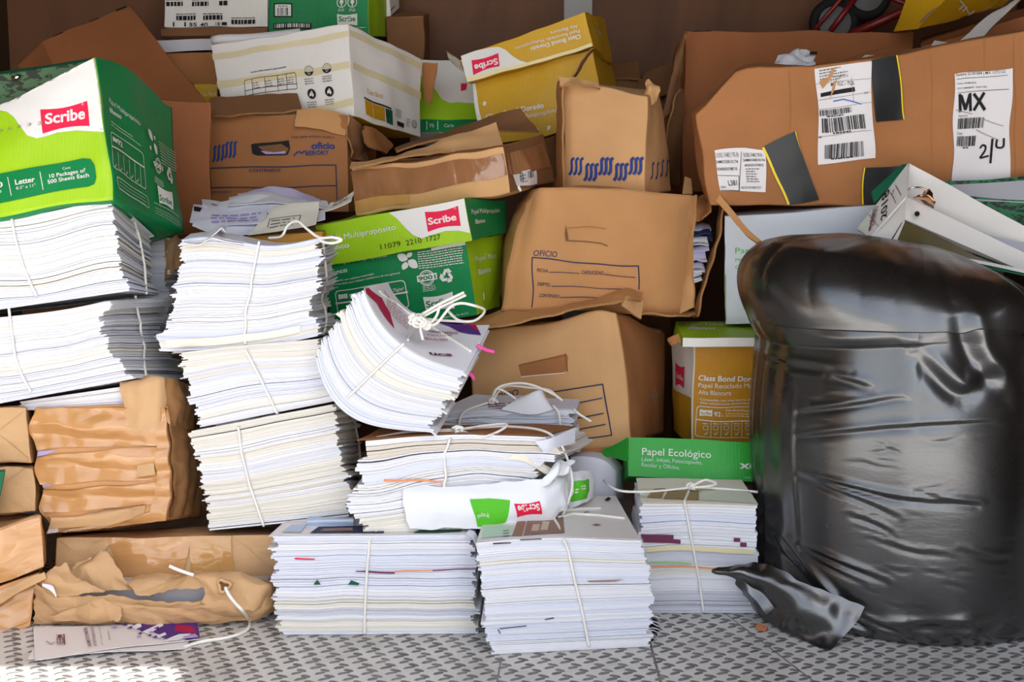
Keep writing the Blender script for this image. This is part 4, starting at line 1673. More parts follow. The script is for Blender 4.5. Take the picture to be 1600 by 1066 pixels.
def lab2(p):
    p.micro((1280, 112), (1325, 104), 5, 4.6, 'ink_grey', 2.2, 5, .4)
    p.text('C. MEXICO', (1305, 123), (1325, 120), 4, 'ink_black')
    p.text('M - TLC - TQL', (1298, 135), (1335, 132), 5.5, 'ink_black', .012)
    p.poly([(1282, 146), (1335, 136), (1336, 143), (1282, 152)], 'ink_black')
    p.line([(1274, 158), (1360, 144)], .7, 'ink_smoke')
    p.line([(1275, 172), (1362, 160)], .7, 'ink_smoke')
    p.line([(1273, 132), (1360, 123)], .7, 'ink_smoke')
    p.line([(1330, 121), (1334, 160)], .6, 'ink_smoke')
    p.text('216', (1350, 147), (1356, 146), 3, 'ink_black')
    p.line([(1302, 158.5), (1310, 157), (1317, 155.5), (1324, 157), (1332, 159), (1345, 163)], 1.8, 'ink_pen', smooth=14)
    p.barcode((1277.5, 173), (1329.5, 167), (1278, 182), 34, 'ink_black', 11)
    p.micro((1292, 183.5), (1320, 180), 1, 2, 'ink_black', 1.8, 6)
    p.barcode((1283.5, 185.5), (1351.5, 178.5), (1284.5, 208), 30, 'ink_black', 12)
    p.micro((1301, 209.5), (1331, 206), 1, 2, 'ink_black', 2, 7)
    p.line([(1276, 214), (1361, 204)], .7, 'ink_smoke')
    p.micro((1276, 216), (1284, 215), 1, 2, 'ink_black', 1.2, 8)
    p.barcode((1288.5, 227), (1348.5, 220.5), (1288.5, 248.5), 28, 'ink_black', 13)
    p.micro((1298, 249.5), (1334, 246), 1, 2, 'ink_black', 1.8, 9)
    # torn strips that bare the board
    p.poly([(1279, 128), (1286, 124), (1294, 120), (1299, 108), (1304, 106), (1301, 118), (1294, 128), (1285, 139)], 'kraft_board')
    p.poly([(1296, 158), (1302, 128), (1307, 124), (1303, 142), (1298, 150)], 'kraft_board')


def lab3(p):
    p.text('Factura: 22181084 | MX 1372122', (1494, 119.5), (1571, 113.5), 4.4, 'ink_black', .01)
    p.line([(1495, 124), (1574, 117.5)], .8, 'ink_black')
    p.text('Fecha: 09/08/2024', (1496, 132.5), (1525, 130.5), 2.8, 'ink_black')
    p.text('OV12484084M · MXF1582', (1496, 140), (1542, 137), 2.8, 'ink_black')
    p.line([(1497, 145.5), (1576, 139.5)], .8, 'ink_black')
    p.line([(1500, 173.5), (1499.5, 149)], 4.6, 'ink_black')
    p.line([(1516, 172), (1515.5, 147.5)], 4.6, 'ink_black')
    p.poly([(1498, 149), (1503.5, 148.5), (1508, 163), (1512.5, 147.5), (1517, 147), (1509.8, 172), (1505.8, 172.4)], 'ink_black')
    p.line([(1522, 171), (1536.5, 146.5)], 5, 'ink_black')
    p.line([(1522, 148), (1537.5, 170.5)], 5, 'ink_black')
    p.text('Factura', (1497.5, 183), (1511, 182), 3.2, 'ink_black')
    p.barcode((1496.5, 185.5), (1538, 183), (1495.5, 202), 24, 'ink_black', 14)
    p.text('Caja:', (1495, 210.5), (1503.5, 210), 3.6, 'ink_black')
    p.barcode((1495, 213), (1525, 212), (1494, 229), 17, 'ink_black', 15)
    p.micro((1503, 232), (1513, 231.5), 1, 2, 'ink_black', 1.6, 3)
    p.line([(1531, 231), (1535, 227), (1539, 229), (1538, 236), (1531, 246), (1535, 246), (1543, 244)], 3, 'ink_black', smooth=22)
    p.line([(1550, 218), (1547, 254)], 3.4, 'ink_black')
    p.line([(1557, 219), (1556, 228), (1560, 231), (1567, 229), (1568, 217)], 3, 'ink_black', smooth=14)
    p.line([(1493, 172), (1518, 178)], 1, 'ink_smoke')
    p.line([(1535, 186), (1567, 197)], 1, 'ink_smoke')
    p.line([(1525, 203), (1560, 219)], 1, 'ink_smoke')


b.patch('shipping_label', 'front', (1116.5, 235), (1195, 235), (1196, 300.5), (1125, 298), 'paper_gloss', .0028, (20, 16), lab1)
b.patch('shipping_label', 'front', (1272, 108), (1361.5, 96), (1367, 247), (1277.4, 257.5), 'paper_gloss', .0028, (20, 24), lab2)
b.patch('shipping_label', 'front', (1491, 116), (1582, 107), (1578, 277), (1486, 283), 'paper_gloss', .0028, (20, 24), lab3)


def ye(*seg):
    def f(p):
        for q in seg:
            p.poly(q, 'tape_yellow')
    return f


b.patch('black_tape', 'front', (1190, 231), (1243, 205), (1279, 312), (1230, 320.5), 'tape_black', .0032, (12, 20),
        ye([(1190, 231), (1194, 229.5), (1234, 319.5), (1230, 320.5)], [(1242, 205.5), (1244, 205), (1281, 300), (1278, 300)]))
b.patch('black_tape', 'front', (1361, 94), (1401, 86), (1413, 187), (1368, 191), 'tape_black', .0032, (12, 18), ye([(1400, 86), (1402, 85.5), (1413.5, 187), (1411.5, 187)]))
b.patch('black_tape', 'front', (1349, 262), (1420, 258), (1420, 316), (1346, 320), 'tape_black', .0032, (12, 12), ye([(1348, 262), (1352, 262), (1349.5, 320), (1345.5, 320)]))

# ---- crumpled paper between the two cartons
G = rows([(1210, 112, 2.20), (1240, 112, 2.16), (1268, 110, 2.18)], [(1214, 92, 2.25), (1240, 96, 2.20), (1270, 92, 2.24)], [(1236, 88, 2.28), (1250, 82, 2.26), (1262, 90, 2.30)], n=14, m=12)
G = G + vnoise(G, .03, 40) * .008
o, _ = sheet('crumpled_paper', None, G, 'paper_white', .0008, loc=tuple(G[0, 0]))
tag(o, 'crumpled white sheet poking up behind the labelled shipping carton', 'paper')
G = rows([(1336, 98, 2.16), (1372, 94, 2.16)], [(1352, 86, 2.2), (1378, 86, 2.2)], n=8, m=5)
o, _ = sheet('loose_sheet', None, G, 'paper_cream', .001, loc=tuple(G[0, 0]))
tag(o, 'cream paper corner showing above the torn shipping label', 'paper')
G = rows([(1450, 80, 2.18), (1480, 72, 2.18)], [(1460, 63, 2.24), (1479, 66, 2.24)], n=8, m=5)
o, _ = sheet('loose_sheet', None, G, 'paper_cream', .001, loc=tuple(G[0, 0]))
tag(o, 'small cream paper corner below the tilted gold carton', 'paper')


# ---- flattened taped carton lying on the lime carton lid
C = fit_box(dict(lft=(548, 263), rft=(786, 232), lfb=(557, 337), rfb=(797, 304), rbt=(848, 212), rbb=(868, 284)), (.30, .20, .09), 2.09, (-22, 0, -8), soft=.01)
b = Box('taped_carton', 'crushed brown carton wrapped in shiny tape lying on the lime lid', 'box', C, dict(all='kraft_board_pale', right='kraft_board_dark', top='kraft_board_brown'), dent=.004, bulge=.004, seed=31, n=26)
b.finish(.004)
b.patch('brown_tape', 'front', (549, 268), (786, 240), (793, 273), (556, 314), 'tape_dark', .0014, (50, 18), None, .0007, None, 4)
b.patch('brown_tape', 'front', (556, 314), (640, 303), (640, 318), (558, 332), 'tape_tan', .0012, (20, 6), None, .0006, None, 5)
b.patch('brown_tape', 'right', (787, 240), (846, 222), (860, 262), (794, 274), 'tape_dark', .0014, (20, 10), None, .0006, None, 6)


def lab4(p):
    p.micro((812, 277), (822, 274), 3, 4, 'ink_grey', 1.3, 3)
    p.barcode((812, 272), (818, 270), (813, 284), 4, 'ink_black', 3)
    p.barcode((824, 268), (833, 265), (825, 279), 6, 'ink_black', 4)


b.patch('small_label', 'right', (799, 271), (836, 262), (838, 287), (806, 291), 'paper_gloss', .0018, (8, 8), lab4)
b.patch('small_label', 'top', (785, 232), (798, 199), (810, 199), (800, 230), 'paper_gloss', .0016, (6, 6))
sheet('top_flap', b.root, rows([(547, 262, 2.085), (600, 250, 2.09), (660, 241, 2.09), (786, 228, 2.06)], [(549, 255, 2.12), (610, 245, 2.12), (700, 215, 2.12), (774, 192, 2.12)], n=24, m=8),
      'kraft_board_pale', .004, 'kraft_edge', .003, .05, 31, .0008)
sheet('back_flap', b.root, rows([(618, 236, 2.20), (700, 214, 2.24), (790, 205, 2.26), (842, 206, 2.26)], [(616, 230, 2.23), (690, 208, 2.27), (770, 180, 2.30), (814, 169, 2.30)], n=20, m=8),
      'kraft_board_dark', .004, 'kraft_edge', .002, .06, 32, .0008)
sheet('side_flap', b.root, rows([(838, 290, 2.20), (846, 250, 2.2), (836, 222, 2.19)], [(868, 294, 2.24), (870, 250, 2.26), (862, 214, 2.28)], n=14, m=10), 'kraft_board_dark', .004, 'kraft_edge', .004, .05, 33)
sheet('torn_label', b.root, rows([(793, 272, 2.05), (799, 270, 2.05)], [(803, 286, 2.05), (808, 284, 2.05)], [(813, 300, 2.05), (815, 297, 2.05)], n=3, m=8), 'board_white', .001)

# ---- lime and dark green carton with the numbers stamped on its lid
CB = fit_box(dict(lft=(508, 412), rft=(729, 378), rfb=(746, 492), lfb=(521, 528), rbt=(786, 366), rbb=(780, 478)), (.275, .20, .145), 2.05, (-26, 0, -8), soft=.01)
b = Box('paper_carton', 'dark green carton under a lime lid stamped 11079 2210 1727', 'box', CB, dict(all='board_green', right='board_lime', left='board_lime'), dent=.002, bulge=.003, seed=33)
p = b.on('front')
p.text('Blanco', (512.5, 430), (543.4, 424.4), 6.6, bold=.02)
p.text('Papel Multipropósito', (530, 413), (605, 401), 7)
p.text('· Elaborado con celulosa sustentable', (514.4, 441), (584.7, 429), 2.6, bold=.012)
p.text('· Recomendado para trabajos cotidianos y de uso general', (514.4, 446.5), (625, 427.5), 2.6, bold=.012)
p.rframe((524, 455), (632.5, 437.5), (640, 480), (530, 497), 7, 1.4, 'ink_white')
p.logo((529, 460), (543, 458), (544.5, 466), (530, 468), (0, 0), (1, 1), 1, 'ink_white', 'ink_white', word='', mark=False)
p.text('92', (547, 466.5), (557, 464.8), 7, bold=.02)
p.text('75g/m²', (615, 456), (632, 453), 5, bold=.012)
p.line([(526, 474), (637, 456)], 2.6, 'ink_white')
for i in range(1, 6):
    p.line([(530 + i * 17, 474 - i * 2.8), (533 + i * 17, 494 - i * 2.8)], .9, 'ink_white')
p.leaf((638, 405), 150, 17, 'ink_white')
p.leaf((637, 402), 40, 10, 'ink_white')
p.leaf((636, 409), -120, 13, 'ink_white')
p.leaf((638, 407), -42, 18, 'ink_white')
p.micro((653, 395), (724, 384), 8, 3.5, 'ink_white', 1.3, 5, .05)
p.circle((667.6, 434), 11.5, 'ink_white', 1.6)
p.circle((667.6, 434), 9, 'ink_white', .8)
p.poly([(652, 431), (683, 426), (684, 436), (653, 441)], 'ink_white')
p.text('9001', (654.5, 439), (682, 434.5), 6.4, 'ink_green', .03)
p.micro((661, 448), (682, 445), 4, 2.6, 'ink_white', .9, 6)
p.recycle((698.6, 431), 13, 'ink_white')
p.poly([(674, 386), (733, 376.5), (733, 382), (675, 392)], 'ink_white')
p.logo((661.6, 463.8), (707.6, 455.4), (711, 481.6), (667, 489), (667.5, 480.5), (705.7, 473.5), 10, 'ink_white', 'ink_green', mark=False)
p.text('Papel Scribe S.A. de C.V.', (694, 497), (733, 490), 3, bold=.01)
p = b.on('right')
p.text('Papel Multi', (743, 409), (775, 403.5), 8.5)
p.text('Blanco', (747, 430), (766, 425), 9, bold=.02)
p.leaf((755, 470), 90, 14, 'ink_white')
b.finish()
CL = fit_box(dict(lft=(492, 354), rft=(725.5, 311), rfb=(737, 375), lfb=(505, 416), rbt=(792, 314), rbb=(791, 363)), (.285, .21, .08), 2.03, (-26, 0, -9), soft=.01)
lid = Box('lid', 'x', 'x', CL, dict(all='board_lime', right='board_green', left='board_green'), dent=.0015, bulge=.001, seed=34)
p = lid.on('front')
p.poly([(608, 332.5), (621, 342), (634.5, 357), (646, 367.5), (659, 372.5), (674, 367.5), (696, 361), (715, 360.3), (742, 365.5), (730, 306), (660, 312)], 'ink_white')
p.logo((664, 331), (716, 321.6), (720.4, 353), (669, 362.5), (670, 351.3), (714, 343.4), 10.5, 'ink_red', 'ink_white')
p.text('Papel Multipropósito', (506, 379.5), (619.4, 358.4), 9)
p.text('Blanco', (510, 392.5), (546.6, 386), 8, bold=.022)
for t, x0, y0, x1, y1 in (('11079', 596, 389.7, 627, 384.4), ('2210', 636, 383.4, 660, 378.7), ('1727', 668, 377.8, 689.5, 373.6)):
    p.text(t, (x0, y0), (x1, y1), 8.4, 'ink_black', -.004)
p = lid.on('right')
p.text('Papel Multipropósito', (737, 335), (780, 331), 8)
p.text('Blanco', (742.3, 350), (757.3, 347.5), 7, bold=.02)
o = as_part(lid, b.root, 'lid')
o['label'] = 'lime lid with a red logo patch'

# ---- kraft archive box lying with its mouth open
C = fit_box(dict(lft=(812, 293), rft=(1077, 305), lfb=(781, 486), rfb=(1066, 491)), (.33, .24, .225), 2.07, (4, 0, 0), soft=.012)


C[[3, 7], 2] -= .034
C[[2, 3], 0] += .03


def _round(a, b_, c):
    d = np.zeros(a.shape + (3,))
    d[..., 1] = .05 * np.exp(-(a / .10) ** 2) * (1 - b_) * (.4 + .6 * c) - .012 * np.sin(np.pi * a)
    d[..., 2] = -.022 * np.exp(-(a / .05) ** 2) * np.exp(-((1 - c) / .2) ** 2) + .006 * np.sin(np.pi * np.clip(a, 0, 1)) * c
    d[..., 0] = .018 * np.exp(-((1 - c) / .35) ** 2) * np.exp(-(a / .1) ** 2)
    return d


b = Box('archive_box', 'kraft archive box lying open ended with papers inside, printed FECHA and CADUCIDAD', 'box', C, 'kraft_board', dent=.004, bulge=.008, seed=35, open_face='right', n=34, bend=_round)
p = b.on('front')
p.text('OFICIO', (833, 400), (870, 402), 9, 'ink_navy', .006)
p.line([(831, 480), (832, 402.5), (997, 415.5), (998, 452)], 1.6, 'ink_navy')
for t, x0, x1, y, lx0, lx1, dy in (('FECHA', 839, 856, 424.5, 858, 905, 2), ('CADUCIDAD', 908, 942, 427.5, 943, 992, 5), ('DEPTO.', 840, 860, 446, 862, 985, 5), ('CONTENIDO', 842, 873, 463.5, 875, 960, 3)):
    p.text(t, (x0, y), (x1, y + 1.4), 5.4, 'ink_navy', .008)
    p.line([(lx0, y + .8), (lx1, y + .8 + dy)], 1.1, 'ink_navy')
p.poly([(884, 352), (886, 362), (888, 373), (884, 377), (882, 366)], 'kraft_board_dark')
p.line([(884, 376), (912, 377), (938, 380), (948, 384)], 1.5, 'kraft_board_dark')
p.line([(888, 356), (920, 354), (946, 357)], .9, 'kraft_board_brown')
b.finish()
sheet('front_flap', b.root, rows([(1064, 492, 2.03), (1083, 480, 2.00)], [(1071, 400, 2.04), (1080, 398, 2.01)], [(1077, 306, 2.05), (1088, 305, 2.02)], n=5, m=20), 'kraft_board_pale', .004, 'kraft_edge', .003, .05, 35, .001)
sheet('bottom_flap', b.root, rows([(990, 489, 2.05), (1066, 492, 2.06), (1086, 488, 2.08)], [(990, 487, 2.2), (1066, 487, 2.2), (1084, 484, 2.2)], n=12, m=6), 'kraft_board', .004, 'kraft_edge', .002, .05, 36, .001)
sheet('back_flap', b.root, rows([(1080, 496, 2.16), (1088, 494, 2.10)], [(1103, 420, 2.16), (1108, 420, 2.10)], [(1116, 370, 2.16), (1122, 370, 2.10)], [(1121, 322, 2.16), (1131, 320, 2.10)], n=4, m=24), 'kraft_board', .004, 'kraft_edge', .003, .05, 37, .001)
sheet('crumpled_flap', b.root, rows([(1074, 340, 2.12), (1092, 346, 2.10), (1112, 334, 2.08)], [(1076, 320, 2.14), (1096, 318, 2.12), (1116, 312, 2.10)], [(1080, 308, 2.18), (1100, 304, 2.18), (1118, 300, 2.16)], n=14, m=12),
      'kraft_board_brown', .004, 'kraft_edge', .009, .04, 38, .001)
sheet('hanging_flap', b.root, rows([(1112, 306, 2.06), (1140, 338, 2.03), (1163, 365, 2.00), (1183, 380, 1.98)], [(1120, 299, 2.06), (1147, 331, 2.03), (1169, 358, 2.00), (1190, 377, 1.98)], n=18, m=5), 'kraft_board', .007, 'kraft_edge', .002, .05, 39)
sheet('raised_flap', b.root, rows([(1066, 303, 2.16), (1082, 303, 2.16)], [(1070, 276, 2.2), (1080, 280, 2.2)], n=4, m=6), 'kraft_board_pale', .004, 'kraft_edge', .001, .05, 40)
# papers stuffed inside it
r = np.random.default_rng(12)
for k in range(15):
    y = 356 + k * 5.6
    x0, x1 = 1069 - k * .35, 1114 - k * 1.4 + r.uniform(-5, 4)
    z = 2.125 + r.uniform(-.008, .012)
    wv = r.uniform(-3, 3)
    G = rows([(x0 - 6, y + 6, z - .012), ((x0 + x1) / 2, y + 5 + wv, z - .012), (x1, y + 4 + r.uniform(-2, 5), z - .016)],
             [(x0 - 6, y - 1, z + .01), ((x0 + x1) / 2, y - 3 + wv, z + .01), (x1 - 2, y - 4, z + .01)],
             [(x0 - 6, y - 2, z + .10), ((x0 + x1) / 2, y - 4 + wv, z + .10), (x1 - 6, y - 5, z + .10)], n=14, m=8)
    o, _ = sheet('rolled_papers', None, G, ('paper_lilac', 'paper_cool', 'paper_white', 'ink_navy')[(k * 7 // 2) % 4 if k % 5 else 0], .003, noise=.003, nscale=.03, seed=50 + k, loc=tuple(G[0, 0]))
    tag(o, 'lilac and white paper poking out of the open ended kraft archive box', 'paper', 'papers inside the open ended archive box')

# ---- lower kraft archive box
C = fit_box(dict(lft=(735, 522), rft=(966, 480), lfb=(738, 735), rfb=(992, 695), rbt=(1040, 510), rbb=(1034, 674)), (.32, .24, .255), 2.02, (-22, 0, -9), soft=.012)


def _crease(a, b_, c):
    d = np.zeros(a.shape + (3,))
    d[..., 1] = .012 * np.exp(-((a - 1) / .06) ** 2) * (1 - b_)
    d[..., 2] = -.012 * np.exp(-((a - 1) / .08) ** 2) * np.exp(-((1 - c) / .1) ** 2)
    return d


b = Box('archive_box', 'kraft archive box with a hand hole and ruled frame beneath the open ended one', 'box', C, dict(all='kraft_board_pale', right='kraft_board_brown'), dent=.003, bulge=.006, seed=36, n=30, bend=_crease)
p = b.on('front')
p.poly([(810, 570), (884, 553), (888, 557), (887, 578), (880, 583), (815, 589)], 'kraft_board_brown')
p.line([(812, 571), (885, 555)], 1.5, 'kraft_board_dark')
p.line([(884, 553), (887, 580)], 2, 'kraft_board_dark')
p.line([(815, 589), (882, 583)], 1.3, 'paper_cream')
p.text('OFICIO', (768, 626), (811, 617), 9, 'ink_navy', .006)
p.line([(856, 614), (942, 600.5), (956, 680), (860, 694)], 1.8, 'ink_navy')
for (x0, y0), (x1, y1) in (((880, 634), (941, 622)), ((890, 656), (943, 646)), ((880, 676), (946, 663))):
    p.line([(x0, y0), (x1, y1)], 1.7, 'ink_navy')
p = b.on('right')
p.circle((1022, 619), 10, 'ink_smoke', 1.6)
p.circle((1022, 619), 7.6, 'ink_smoke', .8)
p.text('RSI', (1017, 624), (1027, 620), 7, 'ink_smoke', .01)
b.finish(.006)
sheet('lid_flap', b.root, rows([(722, 519, 1.99), (800, 504, 1.99), (900, 484, 2.0), (980, 468, 2.0), (1003, 470, 2.03)], [(726, 500, 2.10), (800, 480, 2.10), (900, 464, 2.10), (975, 447, 2.08), (1006, 455, 2.08)], n=30, m=8),
      'kraft_board', .004, 'kraft_edge', .003, .07, 41, .0008)
sheet('corner_flap', b.root, rows([(972, 478, 1.995), (1002, 499, 2.02)], [(978, 462, 2.0), (1005, 470, 2.04)], n=8, m=6), 'kraft_board_pale', .004, 'kraft_edge', .002, .05, 42)
sheet('bottom_flap', b.root, rows([(890, 704, 1.975), (950, 700, 1.98), (994, 694, 1.99)], [(890, 712, 1.97), (950, 708, 1.975), (1000, 694, 1.985)], n=12, m=4), 'kraft_board_brown', .004, 'kraft_edge', .002, .05, 43, .001)

# ---- ochre carton with a lime lid sitting on it
C = fit_box(dict(lft=(1083, 541), lfb=(1080, 690), lbt=(1050, 533), lbb=(1053, 672), rft=(1185, 543), rfb=(1182, 697)), (.165, .16, .21), 1.985, (6, 0, 0), soft=.012)
b = Box('paper_carton', 'ochre paper carton lettered Class Bond Dorado with a lime lid, beside the trash bag', 'box', C, dict(all='board_ochre', left='board_white'), dent=.002, bulge=.003, seed=37)
p = b.on('front')
p.poly([(1078, 538), (1086, 538), (1083, 695), (1077, 695)], 'ink_tan')
p.text('Class Bond Dorado', (1091, 594), (1192, 598), 8, bold=.02)
p.text('Papel Reciclado Multipropósito', (1091, 605), (1228, 610), 7)
p.text('Alta Blancura', (1091, 615.5), (1142, 617), 6.6)
p.text('· Compatible con impresoras de inyección de tinta', (1090, 624.5), (1222, 629.5), 2.8, bold=.008)
p.text('· Alta calidad para documentos profesionales', (1090, 629.5), (1216, 634.5), 2.8, bold=.008)
p.rframe((1089, 634), (1215, 638), (1213, 686), (1086, 681), 5, 1, 'ink_white')
p.logo((1093.5, 639), (1113, 640), (1112.5, 650.5), (1093, 649.5), (1095, 647), (1111, 647.6), 4.4, 'ink_white', 'ink_ochre' if 'ink_ochre' in MATS else 'ink_gold', mark=False)
p.text('92', (1115.5, 650), (1126, 650.4), 7, bold=.02)
p.text('%', (1126.5, 650.4), (1130, 650.5), 3)
p.text('Class Bond Dorado', (1133, 642), (1174, 643.5), 3, bold=.012)
p.micro((1133, 646.5), (1176, 648), 2, 3.6, 'ink_gold_pale', 1.2, 4)
p.line([(1089, 655), (1190, 658.5)], 1.6, 'ink_white')
for i, x in enumerate((1111, 1126.5, 1143, 1159, 1177)):
    p.line([(x, 657), (x - .6, 683.5)], .8, 'ink_white')
    p.line([(x - 11, 676.5), (x - 9, 679), (x - 5.5, 674)], 1, 'ink_white')
    p.rframe((x - 12, 665), (x - 5, 665), (x - 5, 671), (x - 12, 671), 1, .7, 'ink_white')
    p.micro((x - 13, 662), (x - 3, 662.4), 1, 2, 'ink_white', 1.4, i)
p = b.on('left')
p.logo((1056, 566), (1070, 573), (1069, 607), (1056, 602), (1058, 590), (1068, 596), 8, 'ink_red', 'ink_white', mark=False)
p.poly([(1045, 600), (1060, 612), (1084, 624), (1084, 695), (1040, 680)], 'ink_gold')
b.finish()
CL = hexpix((1066, 541, 1.96), (1066, 527, 1.96), (1050, 530, 2.17), (1056, 502, 2.17), (1210, 542, 1.96), (1210, 528, 1.96), (1208, 530, 2.17), (1208, 503, 2.17))
lid = Box('lid', 'x', 'x', CL, dict(all='board_lime', front='board_white', left='board_lime'), dent=.0012, bulge=.001, seed=38)
p = lid.on('top')
p.text('Papel Multipropósito', (1073, 509.5), (1175, 510.5), 4.6, 'ink_white')
p.text('Blanco', (1074, 515.5), (1115, 516.3), 4.6, 'ink_white', .02)
o = as_part(lid, b.root, 'lid')
o['label'] = 'lime lid with a white rim'
sheet('torn_corner', b.root, rows([(1046, 530, 1.97), (1062, 522, 1.955)], [(1050, 538, 1.965), (1063, 536, 1.95)], n=6, m=6), 'kraft_board_brown', .004, 'kraft_edge', .003, .02, 44, .001)

# ---- white carton with green print behind the bag
C = hexpix((1134, 505, 2.08), (1132, 338, 2.08), (1137, 490, 2.23), (1135, 331, 2.23), (1378, 500, 2.00), (1375, 322, 2.00), (1372, 488, 2.15), (1370, 317, 2.15))
b = Box('paper_carton', 'white carton with green lettering under the labelled shipping carton', 'box', C, 'board_white_cool', dent=.002, bulge=.003, seed=39)
p = b.on('front')
p.text('Papel', (1149, 396), (1184, 395), 9, 'ink_leaf')
p.text('Multipropósito', (1149, 409), (1212, 407), 5.5, 'ink_leaf')
p.text('Oficina', (1149, 420), (1180, 419), 5.5, 'ink_leaf')
p.line([(1133.5, 430), (1134.5, 500)], 1.6, 'ink_leaf')
b.finish()

# ---- flat green carton for one ream
C = fit_box(dict(lft=(982, 683.5), lfb=(982, 745), rft=(1179, 692), rfb=(1179, 754)), (.215, .10, .067), 1.895, (0, 0, 2), soft=.01)
CX = np.array(C)
b = Box('paper_carton', 'flat bright green carton lettered Papel Ecológico on the stack by the trash bag', 'box', C, 'board_green_bright', dent=.0012, bulge=.001, seed=40)
p = b.on('front')
p.text('Papel Ecológico', (1003, 711), (1111, 716), 11, 'ink_white', .004)
p.text('Láser, Inkjet, Fotocopiado,', (1002.5, 720.5), (1097, 726), 6, 'ink_light_green')
p.text('Escolar y Oficina.', (1002.5, 729), (1062, 734), 6, 'ink_light_green')
p.text('xe', (1155, 732), (1183, 733), 11.5, 'ink_white', .025)
p.text('4.4 kg', (1163, 748), (1180, 748.5), 3, 'ink_light_green')
b.finish(.002)
sheet('end_flap', b.root, rows([(981, 684, 1.893), (981, 722, 1.893)], [(962, 695, 1.92), (962, 716, 1.92)], [(943, 702, 1.95), (944, 713, 1.95)], n=6, m=10), 'board_green_bright', .002, None, .002, .04, 45)
mb = MB()

# ---- loose papers and the card they lie on
C = hexpix((385, 392, 2.02), (385, 371, 2.02), (420, 372, 2.2), (420, 352, 2.2), (505, 384, 2.02), (505, 362, 2.02), (520, 370, 2.2), (520, 350, 2.2))
b = Box('paper_carton', 'dull gold carton edge under the pile of loose papers', 'box', C, dict(all='board_ochre', top='olive_card'), dent=.002, bulge=.001, seed=41, n=12)
b.finish()
LOOSE = [
    # label, front polyline, back polyline, material
    ('white sheet with a dark corner, lowest of the fanned loose papers', [(296, 348, 2.02), (340, 356, 2.03), (415, 344, 2.04)], [(303, 319, 2.12), (350, 320, 2.12), (420, 318, 2.14)], 'paper_cool'),
    ('curled sheet with ruled lines at the fan of loose papers', [(316, 322, 2.10), (365, 335, 2.11), (430, 326, 2.12)], [(316, 309, 2.17), (365, 318, 2.17), (430, 314, 2.18)], 'paper_cool'),
    ('pale lilac sheet arching high in the loose papers', [(372, 318, 2.16), (420, 314, 2.16), (505, 318, 2.18)], [(372, 303, 2.22), (430, 291, 2.22), (492, 306, 2.24)], 'paper_lilac'),
    ('white sheet lying flat in the middle of the loose papers', [(356, 322, 2.10), (420, 316, 2.12), (520, 326, 2.13)], [(358, 310, 2.19), (420, 303, 2.19), (510, 314, 2.2)], 'paper_white'),
    ('cream sheet with a printed table in front of the loose papers', [(386, 366, 2.005), (430, 363, 2.00), (494, 352, 2.01)], [(412, 344, 2.06), (438, 322, 2.09), (499, 315, 2.09)], 'paper_cream'),
    ('white sheet second from the top of the fanned loose papers', [(330, 332, 2.085), (390, 336, 2.09), (470, 327, 2.10)], [(345, 315, 2.15), (400, 305, 2.16), (482, 313, 2.17)], 'paper_white'),
    ('pale sheet at the bottom edge of the fanned loose papers', [(300, 354, 2.005), (360, 368, 2.01), (424, 362, 2.015)], [(310, 338, 2.05), (365, 347, 2.06), (428, 341, 2.07)], 'paper_cool'),
    ('slim white slip under the cream sheet of the loose papers', [(480, 348, 2.04), (508, 342, 2.04)], [(488, 330, 2.09), (507, 327, 2.09)], 'paper_cool'),
    ('cream sheet with print sticking out toward the taped carton', [(504, 333, 2.09), (548, 313, 2.09)], [(516, 316, 2.14), (552, 297, 2.14)], 'paper_cream'),
]
for k, (lb, f_, bk, m_) in enumerate(LOOSE):
    G = loft([[P(*q) for q in f_], [P(*q) for q in bk]], 18, 10)

    def pr(p, k=k):
        if k == 0:
            p.poly([(303, 323), (316, 326), (312, 332), (303, 330)], 'ink_black')
            p.micro((330, 338), (410, 334), 3, 5, 'ink_lilac', 2.4, 3)
        if k == 1:
            p.micro((330, 320), (425, 319), 2, 4, 'ink_grey', 1.2, 4)
        if k == 4:
            p.line([(418, 356), (422, 343), (470, 337), (466, 350)], .9, 'ink_grey')
            p.micro((424, 347), (464, 342), 3, 4, 'ink_grey', 1.2, 5)
        if k == 8:
            p.micro((522, 318), (545, 306), 3, 3.6, 'ink_grey', 1.2, 6)
    o, _ = sheet('loose_sheet', None, G, m_, .0012, noise=.003, nscale=.07, seed=60 + k, prints=pr, loc=tuple(G[0, 0]))
    tag(o, lb, 'paper', 'loose papers before the archive box')


# ================================================================== TIED PAPER BUNDLES
W_ = [('sheets_white', 8), ('sheets_cool', 3), ('sheets_cream', 1)]
MIX = [('sheets_white', 6), ('sheets_cool', 4), ('sheets_cream', 3), ('sheets_grey', .6), ('sheets_tan', .25)]
CREAM = [('sheets_white', 5), ('sheets_cream', 5), ('sheets_cool', 1.5), ('sheets_tan', .4)]
COOL = [('sheets_cool', 6), ('sheets_white', 3), ('sheets_grey', 1.2)]


def edge_slips(bd, items, face='front'):
    """coloured sheets whose edges show between the white ones"""
    for q, m_ in items:
        mb = MB()
        Printer(mb, bd.surf[face], .0030).poly(q, m_)
        mb.build('coloured_edge', bd.root, False)


